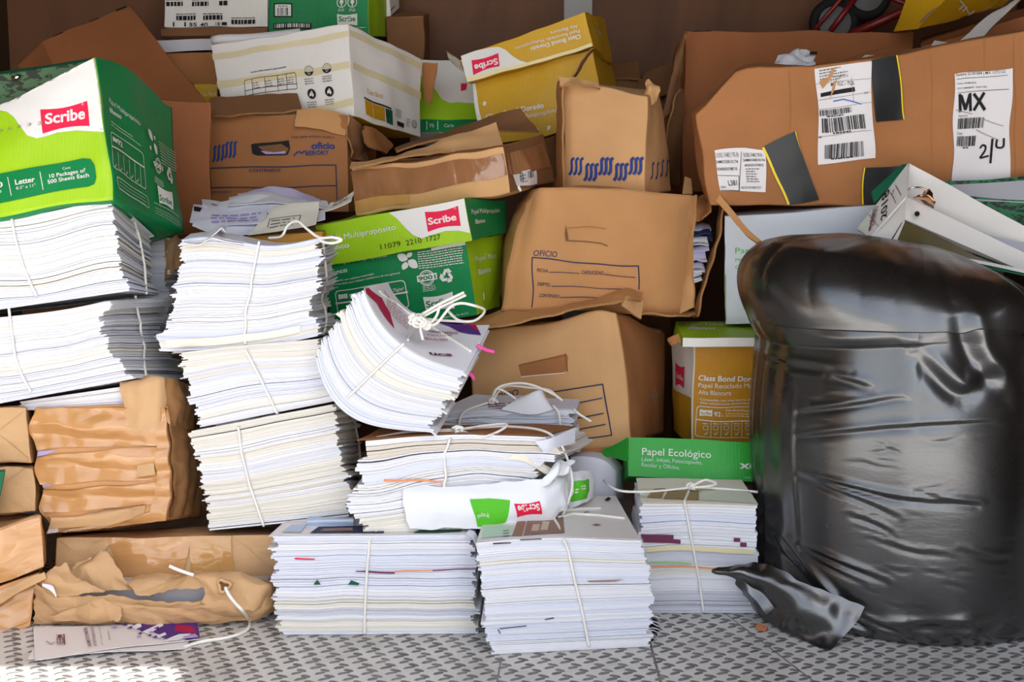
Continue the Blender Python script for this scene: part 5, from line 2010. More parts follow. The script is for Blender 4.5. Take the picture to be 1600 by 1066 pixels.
# ---- stack beneath the lime carton
C = hexpix((-112, 500, 1.730), (-112, 356, 1.730), (-90, 500, 1.960), (-90, 372, 1.960), (199, 455, 1.720), (171, 311, 1.720), (246, 462, 1.930), (230, 364, 1.930))
C = rest_under(C, CARTON, .003)
C[:, 2] -= 0.0
UP = C
bd = Bundle('paper_bundle', 'white tied paper bundle directly under the lime carton for ten packages', C, 101, W_, (.004, .004), .0016, .004)
bd.string([[('front', 18, 333), ('front', 25, 372), ('front', 36, 412), ('front', 59, 463)], [('right', 204, 338), ('right', 215, 372), ('right', 223, 415), ('right', 226, 460)]])
C = hexpix((-115, 652, 1.740), (-118, 508, 1.740), (-95, 640, 1.980), (-95, 505, 1.980), (196, 592, 1.730), (166, 443, 1.730), (286, 594, 1.960), (262, 461, 1.960))


def _lean(a, b_, c):
    d = np.zeros(a.shape + (3,))
    d[..., 0] = -.022 * np.sin(np.pi * c) * np.clip(a, 0, 1) + .012 * (1 - c) * np.clip(a, 0, 1)
    d[..., 2] = -.010 * np.sin(np.pi * np.clip(a, 0, 1) * .9) * c
    return d


C = rest_under(C, UP)
UP = C
UPL = C
bd = Bundle('paper_bundle', 'white tied paper bundle second below the lime carton, on the brown taped pack', C, 102, W_ + [('sheets_cool', 3)], (.004, .005), .0016, .004, bend=_lean)
bd.string([[('front', 15, 478), ('front', 21, 527), ('front', 30, 573), ('front', 50, 612)], [('right', 209, 462), ('right', 217, 504), ('right', 224, 543), ('right', 226, 588)]])
C = hexpix((196, 560, 2.020), (196, 372, 2.020), (196, 556, 2.110), (196, 366, 2.110), (262, 560, 2.020), (260, 372, 2.020), (284, 556, 2.110), (284, 374, 2.110))
bd = Bundle('paper_bundle', 'greyish paper bundle with a kraft end tucked behind the stack under the lime carton', C, 103, COOL, (.002, .004), .0015, .002)
sheet('kraft_wrap', bd.root, rows([(256, 440, 2.010), (274, 425, 2.040), (286, 420, 2.080)], [(258, 372, 2.010), (272, 370, 2.040), (286, 374, 2.080)], n=10, m=10), 'kraft_paper', .001, None, .004, .03, 3, .002)

# ---- middle column of three
C = hexpix((258, 549, 1.770), (286, 378, 1.770), (275, 547, 1.935), (300, 369, 1.935), (497, 525, 1.750), (500, 376, 1.750), (528, 520, 1.92), (518, 372, 1.92))


def _m1(a, b_, c):
    d = np.zeros(a.shape + (3,))
    d[..., 0] = -.016 * np.exp(-((c - .12) / .1) ** 2) * (1 - a) - .014 * np.exp(-((c - .35) / .15) ** 2) * a
    d[..., 2] = .008 * np.sin(np.pi * a * 2.0 + .6) * c - .010 * (1 - c) * np.sin(np.pi * a)
    return d


UP = C
bd = Bundle('paper_bundle', 'tall tied bundle with curled top sheets and a looped string, beside the green carton', C, 104,
            [('sheets_white', 8), ('sheets_cool', 5), ('sheets_cream', .8)], (.005, .006), .0022, .004, bend=_m1)
bd.string([[('front', 406, 377), ('front', 394, 437), ('front', 385, 505), ('front', 385, 538)], [('right', 502, 380), ('right', 507, 430), ('right', 505, 482), ('right', 502, 522)],
           [(420, 372, 1.830), (440, 369, 1.810), (450, 352, 1.800), (465, 346, 1.780), (480, 358, 1.760), (499, 371, 1.740), (520, 371, 1.720), (534, 375, 1.720), (520, 380, 1.720), (505, 378, 1.730), (497, 372, 1.740)]])
G = rows([(286, 379, 1.755), (310, 382, 1.750), (330, 372, 1.745), (352, 377, 1.745), (380, 381, 1.750)], [(296, 368, 1.830), (318, 372, 1.830), (338, 360, 1.830), (356, 366, 1.830), (382, 371, 1.830)], n=28, m=6)
sheet('curled_sheet', bd.root, G, 'paper_white', .0012)
G = rows([(292, 374, 1.765), (318, 376, 1.760), (337, 364, 1.758), (346, 356, 1.760), (352, 362, 1.765)], [(300, 366, 1.830), (322, 366, 1.830), (340, 354, 1.830), (350, 352, 1.830), (354, 356, 1.830)], n=24, m=6)
sheet('curled_sheet', bd.root, G, 'paper_white', .0012)
edge_slips(bd, [([(260, 531), (380, 522), (470, 508), (470, 519), (380, 534), (262, 543)], 'paper_cream')])
sheet('loose_corner', bd.root, rows([(268, 553, 1.765), (330, 549, 1.765)], [(276, 547, 1.740), (330, 546, 1.750)], n=8, m=3), 'paper_cool', .0008)

C = hexpix((312, 668, 1.750), (281, 560, 1.750), (330, 662, 1.93), (300, 552, 1.93), (538, 624, 1.740), (496, 528, 1.740), (560, 620, 1.930), (528, 524, 1.930))
C = rest_under(C, UP)
UP = C
bd = Bundle('paper_bundle', 'tied white bundle in the middle of three, under the curled sheet bundle', C, 105, [('sheets_white', 8), ('sheets_cream', 3), ('sheets_cool', 3)], (.005, .006), .002, .004)
bd.string([[('front', 384, 546), ('front', 401, 578), ('front', 420, 617), ('front', 434, 646)]])
edge_slips(bd, [([(430, 645), (500, 632), (500, 635), (431, 648.5)], 'ink_magenta')])

C = hexpix((330, 829, 1.745), (301, 677, 1.745), (345, 822, 1.93), (318, 668, 1.93), (549, 807, 1.740), (520, 646, 1.740), (566, 792, 1.92), (556, 637, 1.92))
C = rest_under(C, UP)
bd = Bundle('paper_bundle', 'cream edged tied bundle, bottom of three, sitting on the kraft parcel', C, 106, CREAM, (.004, .005), .0022, .004)
bd.string([[('front', 373, 666), ('front', 378, 706), ('front', 391, 759), ('front', 413, 822)], [('right', 541, 641), ('right', 551, 661), ('right', 558, 692), ('right', 562, 740)]])
sheet('loose_corner', bd.root, rows([(335, 668, 1.750), (400, 662, 1.750), (440, 655, 1.750)], [(338, 660, 1.780), (400, 650, 1.780), (436, 644, 1.780)], n=12, m=4), 'paper_white', .0008, noise=.004, nscale=.04)

# ---- front bundle on the floor under the wrapped reams
a0, a1 = PZ(436, 992, 0.001), PZ(742, 990, 0.001)
C = np.array([a0, a0 + (-.006, .006, .150), a0 + (.004, .20, 0), a0 + (.0, .19, .138), a1, a1 + (-.004, .008, .150), a1 + (.012, .20, 0), a1 + (.010, .20, .150)])
bd = Bundle('paper_bundle', 'tied mixed bundle on the steel floor with red and blue slips between its sheets', C, 107, MIX, (.006, .005), .002, .003, drift=.006)
bd.string([[('top', 590, 832), ('front', 578, 843), ('front', 574, 887), ('front', 571, 941), ('front', 569.6, 990)]])


def covA(p):
    p.poly([(484, 834), (498, 824), (600, 822), (600, 834)], 'ink_navy')
    p.poly([(500, 831), (506, 827), (550, 826), (552, 830)], 'ink_brown')
    p.poly([(440, 833), (455, 822), (480, 820), (470, 833)], 'ink_sky')
    p.poly([(640, 836), (660, 828), (724, 826), (720, 832)], 'ink_teal')


bd.cover('cover_sheet', 'top', 'paper_gloss', .0, .0015, covA)
edge_slips(bd, [([(461, 871), (492, 872.5), (492, 874.5), (461, 873.5)], 'ink_red'), ([(556, 891.5), (575, 891), (617, 893), (617, 896), (575, 894), (556, 893)], 'ink_plum'),
                ([(617, 891.5), (676, 890), (676, 892), (617, 894)], 'ink_orange'), ([(676, 890), (745, 888), (745, 889.6), (676, 892)], 'ink_plum'),
                ([(490, 913), (496, 905), (502, 913)], 'ink_teal'), ([(544, 913), (549, 906), (562, 911), (560, 914)], 'ink_teal')])
G = rows([(479, 822, 1.70), (515, 823, 1.70), (552, 822, 1.70)], [(479, 814, 1.692), (515, 813, 1.692), (552, 812, 1.692)], [(482, 808, 1.72), (515, 809, 1.72), (550, 808, 1.72)], n=12, m=10)
sheet('rolled_sheet', bd.root, G, 'ink_sky', .001, noise=.001)
sheet('bent_corner', bd.root, rows([(728, 834, 1.64), (738, 840, 1.63), (746, 857, 1.63)], [(734, 826, 1.66), (744, 834, 1.65), (750, 850, 1.65)], n=10, m=5), 'paper_cool', .0008)

# ---- front bundle with the leaflet cover
b0, b1 = PZ(766, 1023, 0.001), PZ(1014, 1011, 0.001)
C = np.array([b0, b0 + (-.017, .004, .163), b0 + (.005, .262, 0), b0 + (-.002, .24, .163), b1, b1 + (-.007, .008, .161), b1 + (-.012, .262, 0), b1 + (-.020, .25, .161)])


def _m4(a, b_, c):
    d = np.zeros(a.shape + (3,))
    d[..., 0] = .008 * np.sin(np.pi * c) * (a - .2) - .008 * np.clip((c - .9) * 10, 0, 1) * a
    d[..., 2] = .004 * np.sin(np.pi * a * 1.3) * c
    return d


bd = Bundle('paper_bundle', 'front tied bundle on the steel floor with a leaflet cover and curled foot sheets', C, 108,
            [('sheets_white', 7), ('sheets_cool', 6), ('sheets_cream', 1.5)], (.003, .003), .0016, .003, bend=_m4)


def covB(p):
    p.poly([(752, 842), (756, 826), (802, 822), (800, 838)], 'ink_light_green')
    p.poly([(800, 839), (808, 816), (822, 815), (816, 838)], 'ink_brown')
    p.poly([(818, 838), (824, 814), (880, 808), (882, 834)], 'ink_brown')
    p.line([(836, 830), (838, 822)], 3, 'ink_tan')
    p.line([(850, 829), (853, 818)], 3, 'ink_tan')
    p.micro((786, 832), (796, 831), 3, 4, 'ink_smoke', 1.2, 4)
    p.poly([(924, 822), (932, 820.5), (940, 822), (932, 823.5)], 'ink_brown')
    p.poly([(910, 803), (918, 801), (921, 802.5), (914, 804)], 'ink_smoke')
    p.poly([(944, 784), (950, 779), (955, 781), (950, 785)], 'ink_black')


bd.cover('cover_sheet', 'top', 'paper_gloss', .006, .0018, covB)
bd.string([[('top', 862, 808), ('top', 872, 824), ('front', 880, 843), ('front', 897, 905), ('front', 910, 960), ('front', 919.6, 1010)], [('top', 872, 812), ('top', 895, 806), ('top', 935, 808), ('top', 976, 813)],
           [('top', 880, 801), ('top', 910, 798), ('top', 938, 797)]])
edge_slips(bd, [([(770, 848), (798, 847), (798, 848.6), (770, 850)], 'ink_black'), ([(812, 842.5), (846, 841), (846, 842.5), (812, 844)], 'ink_black'),
                ([(916, 907), (975, 905), (960, 908), (920, 909)], 'ink_brown'), ([(780, 981), (822, 976.5), (822, 978), (797, 980.5), (780, 982.5)], 'ink_navy'),
                ([(778, 982), (782, 989), (780.5, 989.5), (777, 983)], 'ink_navy'), ([(850, 967), (864, 964), (866, 965.5), (852, 968)], 'ink_navy')])
for k in range(7):
    y = 966 + k * 5.5
    G = rows([(1008, y, 1.60), (1020, y - 2, 1.605), (1030 + 3 * math.sin(k), y + 3, 1.62), (1026, y + 5, 1.64)], [(1008, y - 2, 1.72), (1020, y - 4, 1.72), (1029, y - 1, 1.73), (1024, y + 2, 1.74)], n=14, m=4)
    sheet('curled_sheet', bd.root, G, 'paper_cool' if k % 2 else 'paper_white', .0012, noise=.002, nscale=.03, seed=70 + k)
for k in range(4):
    y = 930 + k * 6
    G = rows([(995, y + 2, 1.60), (1006, y, 1.60), (1012, y + 1, 1.61), (1010, y + 4, 1.62)], [(995, y, 1.70), (1006, y - 2, 1.70), (1012, y - 1, 1.70), (1010, y + 2, 1.71)], n=12, m=4)
    sheet('curled_sheet', bd.root, G, 'paper_white', .0012, noise=.001, nscale=.03, seed=80 + k)

# ---- bundle behind, under the flat green carton
d0, d1 = PZ(1020, 958, 0.001), PZ(1172, 962, 0.001)
d0 = d0 + (-.024, 0, 0)
d1 = np.array((d1[0] + .012, d0[1] + .0, .001))
C = np.array([d0, d0 + (.004, .006, .176), d0 + (0, .13, 0), d0 + (.01, .135, .184), d1, d1 + (0, .006, .172), d1 + (0, .13, 0), d1 + (0, .135, .180)])
bd = Bundle('paper_bundle', 'tied bundle of booklets behind the trash bag flap, under the flat green carton', C, 109, [('sheets_white', 5), ('sheets_cool', 4), ('sheets_grey', 2.2), ('sheets_cream', 2), ('sheets_tan', .6)],
            (.004, .003), .002, .003, tmin=.0016, tmax=.006)


def covD(p):
    p.poly([(985, 778), (1000, 765), (1030, 764), (1020, 779)], 'ink_sage')
    p.poly([(1010, 779), (1022, 765), (1040, 764), (1034, 780)], 'ink_olive')
    p.poly([(1036, 781), (1044, 768), (1092, 768), (1092, 783)], 'ink_olive')
    p.poly([(1094, 783), (1096, 766), (1190, 770), (1190, 789)], 'ink_sage')


bd.cover('cover_sheet', 'top', 'paper_cream', .0, .0015, covD)
edge_slips(bd, [([(1001, 834), (1052, 835.5), (1052, 842), (1003, 840.5)], 'ink_plum'), ([(1004, 841), (1063, 843), (1063, 849.5), (1005, 847)], 'ink_plum'),
                ([(1146, 840), (1156, 840.5), (1156, 846.5), (1146, 846)], 'ink_plum'), ([(1156, 847), (1166, 847.5), (1166, 854), (1156, 853.5)], 'ink_plum'),
                ([(1008, 855), (1178, 859), (1178, 866), (1010, 862)], 'ink_cream'), ([(1012, 884), (1120, 887), (1120, 889.5), (1012, 886.5)], 'ink_orange'),
                ([(1014, 877), (1080, 879), (1080, 882), (1014, 880)], 'ink_pale_green')])
bd.string([[('top', 1078, 766), ('front', 1069, 783), ('front', 1079, 838), ('front', 1092, 905), ('front', 1098.5, 955)],
           [(944, 751, 1.84), (955, 761, 1.80), (975, 768, 1.78), (1020, 768, 1.78), (1070, 763, 1.79), (1082, 761, 1.79)], [(1082, 761, 1.79), (1130, 764, 1.80), (1184, 769, 1.80)],
           [(1082, 760, 1.79), (1092, 754, 1.78), (1104, 750, 1.78), (1119, 756, 1.79), (1106, 760, 1.78), (1084, 762, 1.785)]])
knot(P(1081, 761, 1.785), bd.root, seed=1)

# ---- two reams in a torn wrapper, tied together with old sheets, resting on the front pair
c0, c1 = P(557, 838, 1.655), P(852, 820, 1.672)
C = np.array([c0, P(557, 691, 1.660), c0 + (.012, .19, .002), P(592, 672, 1.845), c1, P(848, 683, 1.675), c1 + (.035, .18, .004), P(898, 668, 1.85)])


def _m5(a, b_, c):
    d = np.zeros(a.shape + (3,))
    d[..., 2] = -.014 * np.exp(-((c - .62) / .2) ** 2) * np.exp(-(a / .25) ** 2) + .006 * np.sin(np.pi * a) * c - .005 * np.sin(2 * np.pi * a) * np.exp(-((c - .5) / .2) ** 2)
    d[..., 0] = -.020 * np.exp(-((c - .42) / .09) ** 2) * (1 - a) + .015 * np.exp(-((c - .8) / .12) ** 2) * a - .03 * np.exp(-((c - .5) / .08) ** 2) * np.clip((a - .6) * 2.5, 0, 1)
    return d


bd = Bundle('paper_bundle', 'rumpled tied bundle with a torn white and green ream wrapper, atop the floor bundles', C, 110,
            [('sheets_white', 6), ('sheets_cream', 4), ('sheets_tan', .8), ('sheets_cool', 2)], (.008, .008), .003, .006, bend=_m5, tmin=.0018, tmax=.0060, wscale=.13)
bd.cover('brown_cover', 'top', 'kraft_board_brown', .0, .002)
bd.string([[('top', 712, 676), ('front', 703, 686), ('front', 694, 708), ('front', 694, 760), ('front', 700, 826)],
           [(589, 684, 1.70), (640, 675, 1.72), (718, 671, 1.70), (752, 666, 1.72), (791, 663, 1.70), (780, 674, 1.68), (750, 683, 1.67), (718, 672, 1.70)],
           [(600, 688, 1.68), (660, 679, 1.70), (716, 673, 1.70)],
           [(718, 672, 1.70), (760, 668, 1.74), (800, 667, 1.74), (850, 674, 1.70), (876, 695, 1.69), (890, 729, 1.70), (894, 762, 1.70), (881, 801, 1.69), (868, 822, 1.70)]])
knot(P(718, 672, 1.69), bd.root, seed=2)
edge_slips(bd, [([(700, 800), (735, 797), (735, 801), (700, 804)], 'ink_cream'), ([(600, 748), (690, 752), (690, 755), (600, 752)], 'ink_orange')])


def wrap1(p):
    p.poly([(734, 780), (764, 779), (797, 782), (795, 800), (790, 816), (746, 823), (740, 800)], 'ink_leaf')
    p.logo((847, 803), (808, 808), (803, 787), (843, 783), (0, 0), (1, 1), 1, 'ink_red', 'ink_white', word='', mark=False)
    p.text('Scribe', (842, 787), (808, 791), 8, 'ink_white', .03, up=(843, 797))
    p.text('Papel', (762, 801), (745, 804), 6, 'ink_white', 0, up=(763, 808))


G = rows([(640, 824, 1.655), (740, 827, 1.652), (820, 822, 1.655), (858, 816, 1.662), (882, 796, 1.68), (890, 785, 1.72)], [(632, 800, 1.652), (740, 800, 1.645), (820, 795, 1.645), (856, 790, 1.65), (880, 778, 1.675), (893, 770, 1.72)],
         [(628, 778, 1.655), (740, 776, 1.65), (820, 770, 1.65), (852, 765, 1.655), (876, 757, 1.68), (892, 755, 1.72)], [(632, 762, 1.665), (740, 758, 1.66), (820, 752, 1.66), (850, 748, 1.66), (872, 738, 1.69), (890, 738, 1.73)], n=46, m=22)
s = np.linspace(0, 1, 46)[:, None]
G = G + (vnoise(G, .035, 44) * .007) * np.clip((s - .72) * 5, 0, 1)[..., None] + (vnoise(G, .06, 45) * .002)
o, _ = sheet('ream_wrapper', bd.root, G, 'wrapper_white', .0008, tear=.0008, prints=wrap1)
G = rows([(846, 756, 1.66), (868, 752, 1.66), (886, 742, 1.68)], [(850, 742, 1.66), (872, 728, 1.655), (890, 726, 1.69)], [(864, 740, 1.68), (876, 722, 1.68), (892, 716, 1.71)], n=14, m=12)
sheet('torn_wrapper', bd.root, G + vnoise(G, .03, 46) * .006, 'wrapper_white', .0008)


def wrap2(p):
    p.poly([(886, 756), (919, 749), (920, 766), (916, 779), (892, 784), (884, 770)], 'ink_leaf')
    p.micro((899, 766), (905, 765), 2, 4, 'ink_white', 2, 3)
    p.micro((908, 761), (914, 760), 2, 4, 'ink_white', 2, 4)


G = rows([(880, 800, 1.74), (905, 792, 1.74), (922, 782, 1.77), (926, 778, 1.82)], [(882, 764, 1.73), (908, 758, 1.73), (924, 756, 1.76), (929, 756, 1.82)], [(884, 738, 1.75), (906, 734, 1.75), (920, 734, 1.78), (926, 738, 1.83)], n=16, m=14)
sheet('ream_wrapper', bd.root, G + vnoise(G, .05, 47) * .003, 'wrapper_white', .0008, prints=wrap2)
sheet('folded_sheet', bd.root, rows([(836, 690, 1.668), (862, 684, 1.672), (898, 668, 1.72)], [(844, 700, 1.668), (866, 698, 1.675), (898, 690, 1.72)], [(850, 708, 1.672), (870, 700, 1.68), (900, 692, 1.725)], n=14, m=8),
      'paper_cool', .0008, prints=lambda p: p.poly([(842, 688), (852, 686), (853, 688.5), (843, 690.5)], 'ink_red'))
sheet('bent_sheets', bd.root, rows([(780, 716, 1.668), (820, 722, 1.667), (856, 742, 1.675)], [(782, 709, 1.67), (822, 712, 1.668), (862, 732, 1.69)], n=14, m=4), 'paper_cream', .002)

# ---- low bundle behind, before the lower archive box
C = hexpix((690, 706, 1.885), (690, 642, 1.885), (700, 690, 1.975), (742, 618, 1.975), (896, 706, 1.885), (897, 640, 1.885), (905, 690, 1.975), (904, 624, 1.975))
bd = Bundle('paper_bundle', 'low bundle with tangled string before the ruled archive box', C, 111, [('sheets_cool', 5), ('sheets_white', 3), ('sheets_grey', 2)], (.006, .006), .003, .006, wscale=.1)
bd.string([[(718, 669, 1.87), (719, 654, 1.87), (730, 641, 1.88), (769, 627, 1.91)],
           [(768, 627, 1.91), (771, 617, 1.90), (780, 605, 1.90), (804, 599, 1.90), (832, 602, 1.89), (864, 616, 1.88), (879, 626, 1.88)], [(768, 622, 1.91), (776, 608, 1.90), (792, 614, 1.90), (806, 624, 1.90)],
           [(770, 624, 1.91), (790, 604, 1.91), (830, 606, 1.90), (858, 610, 1.89), (872, 622, 1.88)],
           [(897, 640, 1.87), (906, 648, 1.86), (924, 659, 1.85)], [(876, 670, 1.87), (873, 646, 1.87), (864, 634, 1.88)]])
knot(P(769, 626, 1.905), bd.root, seed=3)
sheet('folded_sheet', bd.root, rows([(782, 640, 1.882), (830, 648, 1.878), (866, 640, 1.882)], [(812, 622, 1.90), (838, 616, 1.89), (860, 634, 1.89)], [(838, 610, 1.90), (846, 609, 1.895), (852, 618, 1.90)], n=16, m=10), 'paper_white', .0008)
G = rows([(690, 656, 1.88), (760, 650, 1.882), (850, 640, 1.88)], [(692, 646, 1.89), (760, 640, 1.892), (846, 632, 1.89)], n=18, m=5)
sheet('bent_sheets', bd.root, G, 'paper_cool', .002, noise=.003, nscale=.05)
bd.cover('cover_sheet', 'top', 'paper_cool', .0, .0015, lambda p: p.micro((762, 634), (800, 631), 5, 3, 'ink_plum', 1.2, 5))

# ---- the tipped bundle with the printed cover
C = hexpix((493, 548, 1.690), (568, 450, 1.710), (540, 536, 1.860), (606, 440, 1.860), (674, 674, 1.655), (728, 582, 1.660), (702, 632, 1.805), (764, 511, 1.810))
_up = C[[1, 3, 5, 7]].mean(0) - C[[0, 2, 4, 6]].mean(0)
_up /= np.linalg.norm(_up)


def _bow(a, b_, c):
    k = np.sin(np.pi * np.clip(a, 0, 1) ** .85)
    return -_up * ((.052 - .020 * c) * k)[..., None]


bd = Bundle('paper_bundle', 'tipped sagging bundle with a magenta and purple printed cover and knotted string', C, 112, [('sheets_white', 8), ('sheets_cool', 4), ('sheets_cream', 1.6)],
            (.005, .006), .0022, .002, bend=_bow, flat_base=False, nx=26)


def covU(p):
    p.poly([(566, 452), (575, 450), (596, 466), (609, 490), (616, 514), (604, 500), (588, 474), (574, 461)], 'ink_magenta')
    p.poly([(664, 499), (690, 499), (712, 500), (741, 504), (752, 525), (734, 523), (718, 520), (702, 511), (682, 504)], 'ink_purple')
    p.poly([(724, 502), (741, 504), (750, 521), (738, 513)], 'ink_magenta')
    p.text('Informativo', (600, 458), (645, 493), 3, 'ink_plum', .01)
    for i in range(6):
        p.micro((604 - i * .5, 464 + i * 3.4), (646 - i * 1.2, 503 + i * 3.2), 1, 3, 'ink_magenta', 1, 20 + i)
    p.text('cuantitativo', (664, 518), (716, 524), 3.4, 'ink_plum', .015)
    p.text('a de la ciudad', (668, 526), (706, 527), 2.6, 'ink_magenta', .01)
    p.text('segunda fase', (658, 530), (700, 534), 2.6, 'ink_magenta', .01)
    p.text('ucs', (671, 556), (707, 558.5), 4.4, 'ink_plum', .04)


bd.cover('printed_cover', 'top', 'paper_white', .0, .0016, covU, n=30)
bd.string([[('front', 543, 622), ('front', 570, 596), ('front', 600, 567), ('front', 632, 537)], [('top', 636, 534), ('top', 646, 520), ('top', 656, 508)], [('top', 590, 456), ('top', 618, 476), ('top', 642, 494)],
           [('top', 672, 511), ('top', 708, 534), ('top', 736, 552)],
           [(654, 494, 1.700), (668, 486, 1.680), (687, 475, 1.670), (725, 457, 1.660)], [(656, 498, 1.700), (670, 490, 1.685), (690, 479, 1.675), (728, 461, 1.670)],
           [(668, 510, 1.700), (683, 505, 1.680), (703, 481, 1.670), (720, 474, 1.670), (742, 478, 1.670), (757, 484, 1.690), (752, 494, 1.710), (738, 502, 1.730), (716, 500, 1.720), (698, 484, 1.700)],
           [(670, 508, 1.700), (682, 494, 1.680), (688, 474, 1.675)], [(660, 498, 1.720), (694, 501, 1.760), (728, 503, 1.780)], [(656, 508, 1.690), (658, 520, 1.680), (661, 531, 1.680)]])
knot(P(648, 497, 1.69), bd.root, .0026, 4, .0065)
knot(P(656, 502, 1.685), bd.root, .0026, 5, .0070)
knot(P(665, 507, 1.69), bd.root, .0026, 6, .0060)
mb = MB()
tube(mb, crom([P(745, 540, 1.730), P(760, 547, 1.730), P(773, 550, 1.730)], 8), .0032, 'string_pink')
mb.build('pink_ribbon', bd.root)
mb = MB()
tube(mb, crom([P(730, 580, 1.720), P(738, 588, 1.720), P(741, 594, 1.720)], 8), .0032, 'string_pink')
mb.build('pink_ribbon', bd.root)

# ---- white wrapped pack behind the reams
C = hexpix((884, 790, 1.90), (890, 716, 1.90), (884, 780, 2.0), (892, 706, 2.0), (962, 790, 1.90), (966, 726, 1.90), (975, 780, 2.0), (972, 714, 2.0))


def _puff(a, b_, c):
    d = np.zeros(a.shape + (3,))
    d[..., 2] = -.018 * np.clip((a - .5) * 2, 0, 1) ** 3 * c + .006 * np.sin(np.pi * a) * c
    d[..., 1] = .02 * np.clip((a - .6) * 2.5, 0, 1) ** 2 * (1 - b_)
    return d


b = Box('wrapped_ream', 'soft white wrapped ream between the wrapper bundle and the flat green carton', 'paper pack', C, 'paper_pale', dent=.002, bulge=.002, seed=51, facet=.002, n=20, bend=_puff)
b.finish(.008, 'wrapper')


# ================================================================== KRAFT PARCELS
# ---- brown taped pack with its sheets showing at the top
C = hexpix((44, 641, 1.755), (26, 615, 1.755), (60, 630, 1.990), (45, 604, 1.990), (202, 641, 1.752), (196, 594, 1.752), (226, 632, 1.990), (216, 590, 1.990))
C = rest_under(C, UPL)
bd = Bundle('paper_pack', 'paper pack wrapped in kraft and glossy brown tape, white sheets bared on top', C, 121, W_, (.003, .002), .001, .001, tmin=.001, tmax=.0028)
C = hexpix((73, 836, 1.740), (46, 637, 1.740), (92, 828, 1.990), (66, 628, 1.990), (262, 811, 1.735), (256, 634, 1.735), (319, 806, 1.970), (303, 634, 1.970))


def _wrap(a, b_, c):
    d = np.zeros(a.shape + (3,))
    d[..., 0] = .006 * np.sin(c * 21) * (1 - a) + .010 * np.sin(np.pi * c) * a
    d[..., 1] = .004 * np.sin(c * 26 + a * 3) * (1 - b_)
    return d


w = Box('wrapper', 'x', 'x', C, dict(all='kraft_paper_warm'), dent=.002, bulge=.004, seed=61, n=44, bend=_wrap, facet=.0022, fscale=.07)
p = w.on('front')
for y0, y1 in ((705, 712), (756, 762)):
    p.poly([(58, y0), (90, y0 - 1), (70, y1 - 1), (58, y1 + 1)], 'ink_lilac')
p.poly([(73, 826), (91, 824), (91, 832), (74, 834)], 'paper_white')
wrap = as_part(w, bd.root, 'wrapper')
S = w.surf['front']


def tp(face, q, mat='tape_brown', wob=.0018, seed=0, n=(44, 16), off=.0016, nm='brown_tape', surf=None, parent=None):
    SS = (surf or w.surf)[face]
    return stick(nm, SS, [np.array(SS.inv(*x)) for x in q], mat, parent or bd.root, off, n, None, wob, seed)


tp('front', [(60, 704), (258, 696), (256, 636), (48, 640)], seed=1)
tp('front', [(64, 756), (259, 748), (258, 699), (60, 713)], seed=2)
tp('front', [(70, 800), (260, 788), (259, 752), (66, 764)], seed=3)
tp('front', [(78, 836), (262, 812), (261, 795), (120, 824)], seed=4)
tp('front', [(236, 806), (262, 803), (258, 636), (243, 637)], seed=5, off=.0034, n=(14, 40))
tp('right', [(262, 808), (318, 804), (303, 636), (256, 636)], seed=6, n=(20, 44))
G = rows([(196, 666, 1.730), (225, 672, 1.725), (250, 668, 1.728), (256, 650, 1.740)], [(192, 630, 1.735), (222, 630, 1.725), (246, 626, 1.727), (258, 620, 1.740)], [(187, 600, 1.740), (215, 598, 1.730), (245, 592, 1.730), (258, 592, 1.740)],
         [(190, 594, 1.770), (215, 590, 1.770), (243, 586, 1.770), (258, 588, 1.780)], n=20, m=18)
sheet('torn_corner', bd.root, G, 'kraft_paper', .0012, noise=.003, nscale=.05, seed=7, tear=.0015)
G = rows([(254, 670, 1.730), (280, 672, 1.800), (304, 670, 1.880)], [(256, 620, 1.740), (282, 620, 1.800), (302, 622, 1.880)], [(257, 590, 1.750), (280, 594, 1.810), (299, 600, 1.880)], n=16, m=14)
sheet('side_wrap', bd.root, G, 'tape_brown', .0012, noise=.004, nscale=.05, seed=8)
G = rows([(215, 746, 1.730), (242, 742, 1.730)], [(214, 726, 1.730), (240, 722, 1.730)], n=8, m=6)
sheet('bared_kraft', bd.root, G, 'kraft_paper', .001, noise=.001, seed=9)
G = rows([(76, 826, 1.730), (150, 822, 1.725), (225, 808, 1.730)], [(80, 812, 1.725), (150, 806, 1.720), (226, 790, 1.725)], [(74, 806, 1.735), (150, 801, 1.730), (218, 788, 1.730)], n=22, m=10)
sheet('folded_kraft', bd.root, G, 'kraft_paper', .0012, noise=.003, nscale=.06, seed=10)

# ---- two kraft ream packs at the picture edge
for k, (C, lb) in enumerate((
        (hexpix((-120, 722, 1.730), (-120, 642, 1.730), (-100, 715, 1.940), (-100, 630, 1.940), (51, 722, 1.730), (40, 640, 1.730), (62, 716, 1.940), (55, 630, 1.940)), 'kraft ream pack with folded end, upper of two beside the brown taped pack'),
        (hexpix((-120, 806, 1.730), (-120, 729, 1.730), (-100, 800, 1.940), (-100, 722, 1.940), (56, 800, 1.730), (50, 729, 1.730), (66, 795, 1.940), (62, 722, 1.940)), 'crumpled kraft ream pack, lower of two beside the brown taped pack'))):
    b = Box('ream_pack', lb, 'paper pack', C, 'kraft_paper', dent=.002, bulge=.006, seed=62 + k, n=34, facet=.003, fscale=.09, group='kraft ream packs')
    b.finish(.008, 'wrapper')
    y = 636 if k == 0 else 724
    for q in ([(-60, y + 40), (-5, y + 40), (48, y + 1), (-60, y + 1)], [(-60, y + 84), (50, y + 84), (-6, y + 40), (-60, y + 60)]):
        b.patch('folded_end', 'front', q[3], q[2], q[1], q[0], 'kraft_paper', .0012, (12, 10), None, .0005, None, k)
